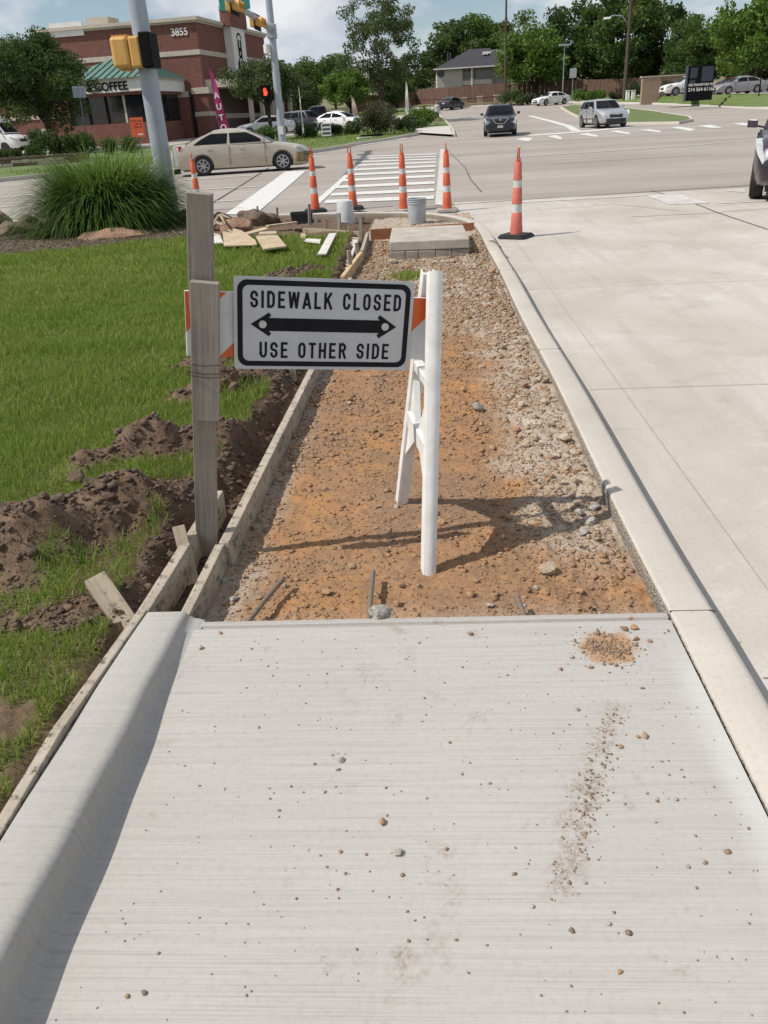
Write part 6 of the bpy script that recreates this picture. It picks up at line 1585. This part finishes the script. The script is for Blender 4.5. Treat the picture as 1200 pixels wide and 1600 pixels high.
ys_, yh = post_sign('yard_sign', 511, 192, 217, 58, .62, .78, m_wpanel, 'small white yard sign with dark lettering blocks on the island grass')
for i in range(3): MB().box(-.26, .26, -.05, -.0455, yh-.20-.24*i, yh-.06-.24*i).build('print_block', simple('dark_print', (.08, .08, .09), .6), ys_)
def feather(name, px0, yt, pxb, yb, Y, w, mat, label):
    a = at(pxb, yb, Y); t_ = at(px0, yt, Y); r = thing(name, label, 'flag', (a.x, Y, T(Y)+.1)); d = t_-r.location
    MB().tube([(0, 0, -.1), d*.5, d], [.02, .016, .01], 6).build('pole', m_pipe, r)
    z = Vector((1, 0, 0)); n = 14; v = []; f = []
    for i in range(n+1):
        s_ = i/n; p = d*(.12+.88*s_); ww = w*(1-s_)**.55*(1 if s_ > .04 else .9); off = .05*math.sin(s_*9)
        v += [tuple(p+Vector((.0, off, 0))), tuple(p+Vector((ww, off+.04*math.sin(s_*6), -.12*ww)))]
    for i in range(n): f.append((2*i, 2*i+1, 2*i+3, 2*i+2))
    MB().add(v, f).build('banner', mat, r); return r, d
m_pink = simple('magenta_banner', (.36, .022, .14), .7, (.28, .018, .11), 3.)
ff, fd = feather('feather_flag', 326, 104, 350, 246, 50, .62, m_pink, 'magenta feather flag with white letters behind the beige sedan')
for ch, s_ in (('A', .72-.10), ('U', .47), ('T', .325), ('O', .19)):
    p = fd*(.12+.88*s_); ww = .62*(1-s_)**.55
    text(ch, .30, m_wpanel, ff, Matrix.Translation((p.x+ww*.5, p.y-.10, p.z-.06*ww)) @ Matrix.Rotation(-.12, 4, 'Y'), 'lettering', .006, .01)
feather('feather_flag', 466, 133, 472, 203, 60, .12, m_wpanel, 'thin furled white flag on the island'); feather('feather_flag', 634, 126, 632, 176, 92, .45, m_wpanel, 'white feather flag by the far lot exit')
feather('feather_flag', 549, 150, 550, 170, 92, .7, simple('cream_banner', (.55, .42, .34), .7), 'short cream banner near the far fence')
# low stone wall at the shop verge
sw = thing('stone_wall', 'low dry stone wall below the clipped ball shrubs', 'wall', (-19.0, 45.0, T(45)+.12)); x = -4.0
for row in range(3):
    x = -4.2-.1*row
    while x < 1.4-.2*row:
        w_ = random.uniform(.35, .75); MB().box(x+.012, x+w_-.012, -.14+random.uniform(-.03, .03), .16, row*.15+.006, row*.15+.144).build('stone', m_rock2 if random.random() < .5 else m_trim, sw, bevel=.02); x += w_
sw.rotation_euler = (0, 0, .35)

# ------------------------------------------------------------------ street furniture uphill
m_wpole = simple('creosoted_timber_pole', (.09, .065, .045), .9, (.06, .045, .03), 8., stretch=(1, 1, .1))
def pole_base(px, py, Y): p = at(px, py, Y); return (p.x, Y, min(p.z, T(Y)+1.6))
up = thing('utility_pole', 'tall dark timber utility pole with a street lamp arm above the hedge', 'utility pole', pole_base(975, 157, 108))
MB().lathe([(.24, -.3), (.2, 6), (.16, 14)], 12).build('pole', m_wpole, up, smooth='auto')
la = at(983, 40, 108)-up.location; lb = at(948, 28.5, 108)-up.location
MB().tube([(0, 0, la.z), (lb.x*.35, 0, (la.z+lb.z)/2+.55), (lb.x*.7, 0, lb.z+.25), (lb.x*.92, 0, lb.z+.05)], .05, 8).build('lamp_arm', m_galv, up, smooth=True)
MB().hexa([(lb.x-.35, -.18, lb.z-.12), (lb.x+.45, -.14, lb.z-.08), (lb.x+.45, .14, lb.z-.08), (lb.x-.35, .18, lb.z-.12), (lb.x-.3, -.12, lb.z+.10), (lb.x+.45, -.1, lb.z+.10), (lb.x+.45, .1, lb.z+.10), (lb.x-.3, .12, lb.z+.10)]).build('lamp_head', m_wpanel, up, bevel=.03)
MB().tube([(0, 0, 7.6), (-7, 3, 7.3), (-20, 9, 7.2)], .02, 5).build('wire', m_blackp, up)
MB().tube([(0, 0, 11.5), (12, -2, 12.3), (30, -6, 14.5)], .02, 5).build('wire', m_blackp, up)
u2 = thing('utility_pole', 'slender dark utility pole with guy struts and lamp before the house', 'utility pole', pole_base(789, 158, 119))
MB().lathe([(.16, -.3), (.12, 12)], 10).build('pole', m_wpole, u2, smooth='auto')
l2 = at(762, 82, 119)-u2.location; l3_ = at(788, 86, 119)-u2.location
MB().tube([(0, 0, l3_.z), (l2.x*.5, 0, l2.z+.3), (l2.x*.9, 0, l2.z)], .04, 6).build('lamp_arm', m_galv, u2); MB().box(l2.x-.5, l2.x+.4, -.15, .15, l2.z-.1, l2.z+.08).build('lamp_head', m_wpanel, u2, bevel=.03)
for s_ in (-1, 1): MB().tube([(0, 0, 9.8), (s_*.75, 0, 7.2)], .035, 5).build('strut', m_wpole, u2)
pl_ = thing('parking_lamp', 'slim grey parking lot lamp post with a box head', 'lamp post', pole_base(879, 150, 122)); th_ = at(881, 72, 122).z-pl_.location.z
MB().lathe([(.08, -.2), (.06, th_)], 10).build('pole', m_galv, pl_, smooth='auto'); MB().box(-.75, .75, -.2, .2, th_, th_+.22).build('lamp_head', m_galv, pl_, bevel=.02)
rs_, rh = post_sign('road_sign', 893, 107, 167, 98, .72, .9, simple('sign_back_aluminium', (.40, .41, .41), .5, metal=.3), 'back of a grey road sign on the tip of the median', pole=m_galv)
dkp = thing('dark_post', 'thin black post on the grass bank before the parked cars', 'post', tuple(at(1184, 160, 77))); MB().lathe([(.055, -.2), (.05, 3.1)], 8).build('pole', m_blackp, dkp)
# dark business sign on the bank
bs = thing('business_sign', 'tall dark sign board with white address and phone number on the grass bank', 'sign', tuple(at(1091, 152, 80)), .06); W_ = 43/18.6; hs_ = 47/19.4
MB().box(-W_/2, W_/2, -.15, .15, -.25, hs_).build('panel', m_blackp, bs, bevel=.01); MB().box(-W_/2-.1, -W_/2-.001, -.2, .2, -.3, hs_+.05).build('side_post', simple('dark_grey_paint', (.06, .065, .075), .5), bs)
text('1800 FRANKFORD RD', .19, m_wpanel, bs, Matrix.Translation((.05, -.165, hs_*.40)), 'lettering', .01, .006, sx=.86); text('214 564 6116', .27, m_wpanel, bs, Matrix.Translation((.05, -.165, hs_*.25)), 'lettering', .01, .008, sx=1.0)
m_scr = simple('dark_blue_print', (.035, .045, .07), .5)
for x0, x1, z0_, z1_ in ((-W_*.42, -W_*.15, .62, .95), (W_*.02, W_*.45, .5, .97), (-W_*.42, -W_*.2, .46, .56)): MB().box(x0, x1, -.156, -.151, hs_*z0_, hs_*z1_).build('print', m_scr, bs)
bw = thing('brick_wall', 'tan brick screen wall with pale coping beside the dark sign', 'wall', tuple(at(1030, 149, 97)), .12)
MB().box(-2.0, -.01, -.2, .2, -.8, 1.75).build('wall', m_tbrick, bw); MB().box(0, 5.2, .1, .4, -.8, 1.75).build('wall', m_tbrick, bw); MB().box(-2.1, 5.3, -.25, .45, 1.751, 1.86).build('coping', m_trim, bw)
utb = thing('utility_box', 'small white utility pedestal by the grey green shrub', 'utility box', tuple(at(989, 157, 107))); MB().box(-.2, .2, -.2, .2, -.1, 1.0).build('cabinet', m_wpanel, utb, bevel=.02); MB().box(-.23, .23, -.23, .23, 1.001, 1.08).build('lid', m_wpanel, utb)
utb2 = copy_tree(utb); utb2.location = tuple(at(980, 157, 107.5)); utb2['label'] = 'small white utility pedestal against the tall timber pole'; utb['group'] = utb2['group'] = 'utility pedestals'

# ------------------------------------------------------------------ house and fences uphill
m_plank = simple('stained_fence_board', (.155, .085, .062), .9, (.11, .06, .045), 1.5, stretch=(3, 3, .4))
m_plank2 = simple('reddish_fence_board', (.19, .075, .05), .9, (.14, .055, .04), 1.5, stretch=(3, 3, .4))
def fence(name, pts, label, mat, pitch):
    """plank fence; pts = (px, y_top, y_bottom, distance)"""
    r = thing(name, label, 'fence', tuple(at(pts[0][0], pts[0][2], pts[0][3]))); o_ = r.location
    for (xa, ta, ba, Ya), (xb, tb, bb, Yb) in zip(pts, pts[1:]):
        A0, A1, B0, B1 = at(xa, ba, Ya), at(xa, ta, Ya), at(xb, bb, Yb), at(xb, tb, Yb); n = max(1, int((B0-A0).length/pitch)); d = (B0-A0).normalized(); nn = Vector((d.y, -d.x, 0)).normalized()*.03
        for i in range(n):
            s0_, s1_ = i/n+.03/n, (i+1)/n-.03/n; j = random.uniform(-.03, .03); e = nn*random.uniform(.5, 1.2)
            p = [A0.lerp(B0, s0_)-o_, A0.lerp(B0, s1_)-o_]; q = [A1.lerp(B1, s0_)-o_+Vector((0, 0, j)), A1.lerp(B1, s1_)-o_+Vector((0, 0, j))]
            p = [Vector((v.x, v.y, v.z-1.0)) for v in p]
            MB().hexa([p[0], p[1], p[1]-e, p[0]-e, q[0], q[1], q[1]-e, q[0]-e]).build('plank', mat, r, fix=True)
        MB().beam(A0.lerp(A1, .8)-o_-nn*2.2, B0.lerp(B1, .8)-o_-nn*2.2, .08, .1).build('fence_rail', mat, r)
    return r
fence('plank_fence', [(648, 140, 170, 138), (700, 137, 170, 133), (800, 128, 168, 129)], 'brown plank fence running below the house', m_plank, .42)
fence('plank_fence', [(555, 150, 172, 122), (605, 148, 172, 126), (648, 141, 170, 138)], 'reddish plank fence behind the parking lot', m_plank2, .42)
fence('plank_fence', [(803, 128, 160, 131), (900, 125, 158, 128), (1005, 122, 154, 122)], 'dark plank fence under the tall trees', m_plank, .6)
m_col = simple('buff_brick_column', (.34, .27, .20), .9, (.26, .20, .15), 3.)
colp = [(545, 156, 172, 118), (638, 154, 171, 119), (697, 153, 169, 120), (725, 152, 168, 120), (750, 150, 167.5, 120), (776, 148, 166.5, 120)]
bf_ = thing('iron_fence', 'black iron railing between buff brick columns along the side street', 'fence', tuple(at(638, 171, 119)))
fp = []
for px, yt, yb, Y in colp:
    a, b = at(px, yb, Y)-bf_.location, at(px, yt, Y)-bf_.location; fp.append((a, b))
    MB().box(a.x-.32, a.x+.32, a.y-.32, a.y+.32, a.z-.6, b.z-.12).build('column', m_col, bf_); MB().box(a.x-.42, a.x+.42, a.y-.42, a.y+.42, b.z-.119, b.z).build('column_cap', m_trim, bf_)
for (a, b), (c_, d_) in list(zip(fp, fp[1:]))[1:]:
    for s_ in (.25, .85): MB().beam(a.lerp(b, s_)+Vector((.33, 0, 0)), c_.lerp(d_, s_)-Vector((.33, 0, 0)), .05, .05).build('railing', m_blackp, bf_)
    n = 9
    for i in range(1, n): p = a.lerp(c_, i/n); q = b.lerp(d_, i/n); MB().beam(p+Vector((0, 0, .05)), p.lerp(q, .92), .03, .03, (0, 1, 0)).build('picket', m_blackp, bf_)
cl2 = thing('brick_column', 'single buff brick column at the end of the plank fence', 'column', tuple(at(804, 160, 127))); MB().box(-.4, .4, -.4, .4, -1, 2.3).build('shaft', m_col, cl2); MB().box(-.5, .5, -.5, .5, 2.301, 2.5).build('cap', m_trim, cl2)
m_siding = simple('pale_lap_siding', (.52, .48, .43), .8, (.46, .42, .375), 2., .5, 1., stretch=(.01, .01, 6), bd=.02)
m_siding2 = simple('grey_stone_siding', (.30, .285, .265), .85, (.24, .225, .21), 2.)
m_shin = simple('charcoal_shingles', (.045, .045, .052), .9, (.032, .032, .038), 3., .5, 8.)
h0 = at(683, 139, 142); hr = at(790, 135, 142)
hou = thing('house', 'pale sided house with charcoal hipped roof and balcony above the plank fence', 'house', (h0.x, 142, h0.z))
def HX(px, Y=142): return at(px, 130, Y).x-h0.x
def HZ(py, px, Y=142): return at(px, py, Y).z-h0.z
hw = HX(789); xm = HX(723); ev = HZ(105, 735)
MB().box(0, xm, 0, 9, -5, ev).build('wall', m_siding, hou); MB().box(xm+.001, hw-2.0, .9, 9, -5, ev).build('wall', m_siding, hou); MB().box(hw-2.0, hw+1, .2, 9, -5, ev).build('wall', m_siding2, hou)
k = .2
while k < ev-.2: MB().box(.05, xm-.05, -.025, -.002, k, k+.16).build('siding_board', m_siding, hou); k += .24
rt = HZ(73, 745); rv = [(-.5, -.5, ev), (hw+1.3, -.5, ev), (hw+1.3, 9.5, ev), (-.5, 9.5, ev), (HX(736), 4.5, rt), (HX(768), 4.5, rt)]
MB().add(rv, [(0, 1, 5, 4), (1, 2, 5), (2, 3, 4, 5), (3, 0, 4), (0, 3, 2, 1)]).build('roof', m_shin, hou, fix=True)
MB().box(-.55, hw+1.35, -.56, -.501, ev-.12, ev+.06).build('eave_gutter', m_wpanel, hou)
for px in (701, 705): MB().tube([(HX(px), 2.0, ev+.6), (HX(px), 2.0, ev+2.3)], .08, 6).build('vent_pipe', m_pipe, hou)
MB().box(HX(760)-.4, HX(760)+.4, 2.2, 2.9, rt-1.0, rt-.6).build('roof_vent', m_wpanel, hou)
MB().lathe([(.001, -.03), (.62, -.03), (.62, 0)], 10, (HX(689), -.03, HZ(114, 689)), 'y').build('attic_window', m_dglass, hou)
for px0, px1, y0_, y1_, yy in ((731, 737, 106, 114, .88), (741, 744, 106, 120, .88), (777, 783, 100, 114, .16)): MB().box(HX(px0), HX(px1), yy-.03, yy, HZ(y1_, px0), HZ(y0_, px0)).build('window', m_dglass, hou)
MB().box(HX(768), HX(772), 0.84, .88, HZ(122, 770), HZ(105, 770)).build('door', m_wpanel, hou)
bz0, bz1 = HZ(124, 745), HZ(112, 745)
MB().box(xm, hw-2.0, -.2, .9, bz0-.7, bz0).build('balcony_floor', m_siding2, hou); MB().box(xm, hw-2.0, -.22, -.14, bz1-.06, bz1).build('balcony_rail', m_siding2, hou)
nb = 22
for i in range(nb+1): x = xm+(hw-2.0-xm)*i/nb; MB().box(x-.025, x+.025, -.21, -.16, bz0+.001, bz1-.061).build('baluster', m_siding2, hou)
for px in (737,): MB().box(HX(px)-.12, HX(px)+.12, -.25, -.02, -5, ev).build('balcony_post', m_wpanel, hou)

# ------------------------------------------------------------------ walking person
def skin_person():
    pr = at(683, 197, 73.0); r = thing('person', 'person in a pale grey T-shirt and dark shorts walking away on the far path', 'person', (pr.x, 73.0, T(73)+.13), math.radians(78))
    # facing +x locally
    J = {'pel': (0, 0, .95), 'waist': (0, 0, 1.08), 'chest': (.01, 0, 1.30), 'neck': (.0, 0, 1.49), 'head': (.03, 0, 1.60), 'crown': (.03, 0, 1.72)}
    V = [(0, 0, .95, .14, .17), (0, 0, 1.10, .12, .155), (.01, 0, 1.30, .13, .18), (.0, 0, 1.42, .10, .14), (.01, 0, 1.50, .055, .055), (.03, 0, 1.58, .085, .075), (.035, 0, 1.67, .10, .08), (.03, 0, 1.74, .06, .05)]
    E = [(0, 1), (1, 2), (2, 3), (3, 4), (4, 5), (5, 6), (6, 7)]
    def chain(root_i, pts):
        prev = root_i
        for p in pts: V.append(p); E.append((prev, len(V)-1)); prev = len(V)-1
    chain(0, [(.02, .10, .86, .10, .10), (.10, .10, .50, .062, .062), (.02, .10, .12, .042, .042), (.02, .10, .05, .045, .04), (.15, .11, .03, .035, .04)])
    chain(0, [(-.02, -.10, .86, .10, .10), (-.04, -.10, .50, .062, .062), (-.20, -.10, .14, .042, .042), (-.21, -.10, .07, .045, .04), (-.09, -.11, .03, .035, .04)])
    chain(3, [(.0, .20, 1.40, .06, .06), (-.05, .25, 1.13, .045, .045), (.06, .25, .90, .033, .033), (.09, .25, .80, .028, .035)])
    chain(3, [(.0, -.20, 1.40, .06, .06), (.02, -.25, 1.13, .045, .045), (.12, -.24, .90, .033, .033), (.15, -.24, .80, .028, .035)])
    me = bpy.data.meshes.new('body'); me.from_pydata([v[:3] for v in V], E, []); o = bpy.data.objects.new('body', me); COL.objects.link(o)
    sk = o.modifiers.new('skin', 'SKIN'); sk.use_smooth_shade = True
    for i, v in enumerate(V): me.skin_vertices[0].data[i].radius = (v[3], v[4]); me.skin_vertices[0].data[i].use_root = (i == 0)
    ss = o.modifiers.new('sub', 'SUBSURF'); ss.levels = 1; ss.render_levels = 1
    dg = bpy.context.evaluated_depsgraph_get(); m2 = bpy.data.meshes.new_from_object(o.evaluated_get(dg)); o.modifiers.clear(); o.data = m2; o.parent = r
    skin = simple('skin', (.42, .24, .17), .6); shirt = simple('pale_grey_cotton', (.46, .46, .47), .9, (.40, .40, .41), 10.); shorts = simple('dark_shorts', (.02, .022, .03), .9); hair = simple('grey_hair', (.24, .21, .18), .9); shoe = simple('dark_shoes', (.05, .045, .045), .8)
    m2.materials.clear()
    for m_ in (skin, shirt, shorts, hair, shoe): m2.materials.append(m_)
    for p in m2.polygons:
        c_ = p.center; p.use_smooth = True; i = 0
        if c_.z > 1.66 or (c_.z > 1.57 and c_.x < .02): i = 3
        elif .93 < c_.z < 1.47 and (abs(c_.y) < .23 or c_.z > 1.2): i = 1
        elif .52 < c_.z <= .95 and abs(c_.y) < .215: i = 2
        elif c_.z < .09: i = 4
        p.material_index = i
    for s_ in (-1, 1): MB().lathe([(.001, 0), (.03, .004), (.001, .012)], 8, (.03, s_*.078, 1.635), 'y', cap=False).build('ear', skin, r)
skin_person()
# clutter on the island
cl_ = thing('folding_frame', 'black wire frame leaning against the dark island bush', 'frame', tuple(gt(637, 208, .12)))
for i in range(5): MB().tube([(i*.16, 0, 0), (i*.16+.1, .1, .95)], .022, 5).build('bar', m_blackp, cl_)
for z_ in (.1, .9): MB().tube([(z_*.1, z_*.1, z_), (.64+z_*.1, z_*.1, z_)], .022, 5).build('bar', m_blackp, cl_)
tb = thing('litter_board', 'white and black broken board lying on the island grass', 'board', tuple(gt(573, 216, .13)), .3); MB().box(-.6, .3, -.3, .2, 0, .08).build('white_board', m_wpanel, tb); MB().box(-.3, 1.1, .1, .4, .085, .2).build('black_board', m_blackp, tb)
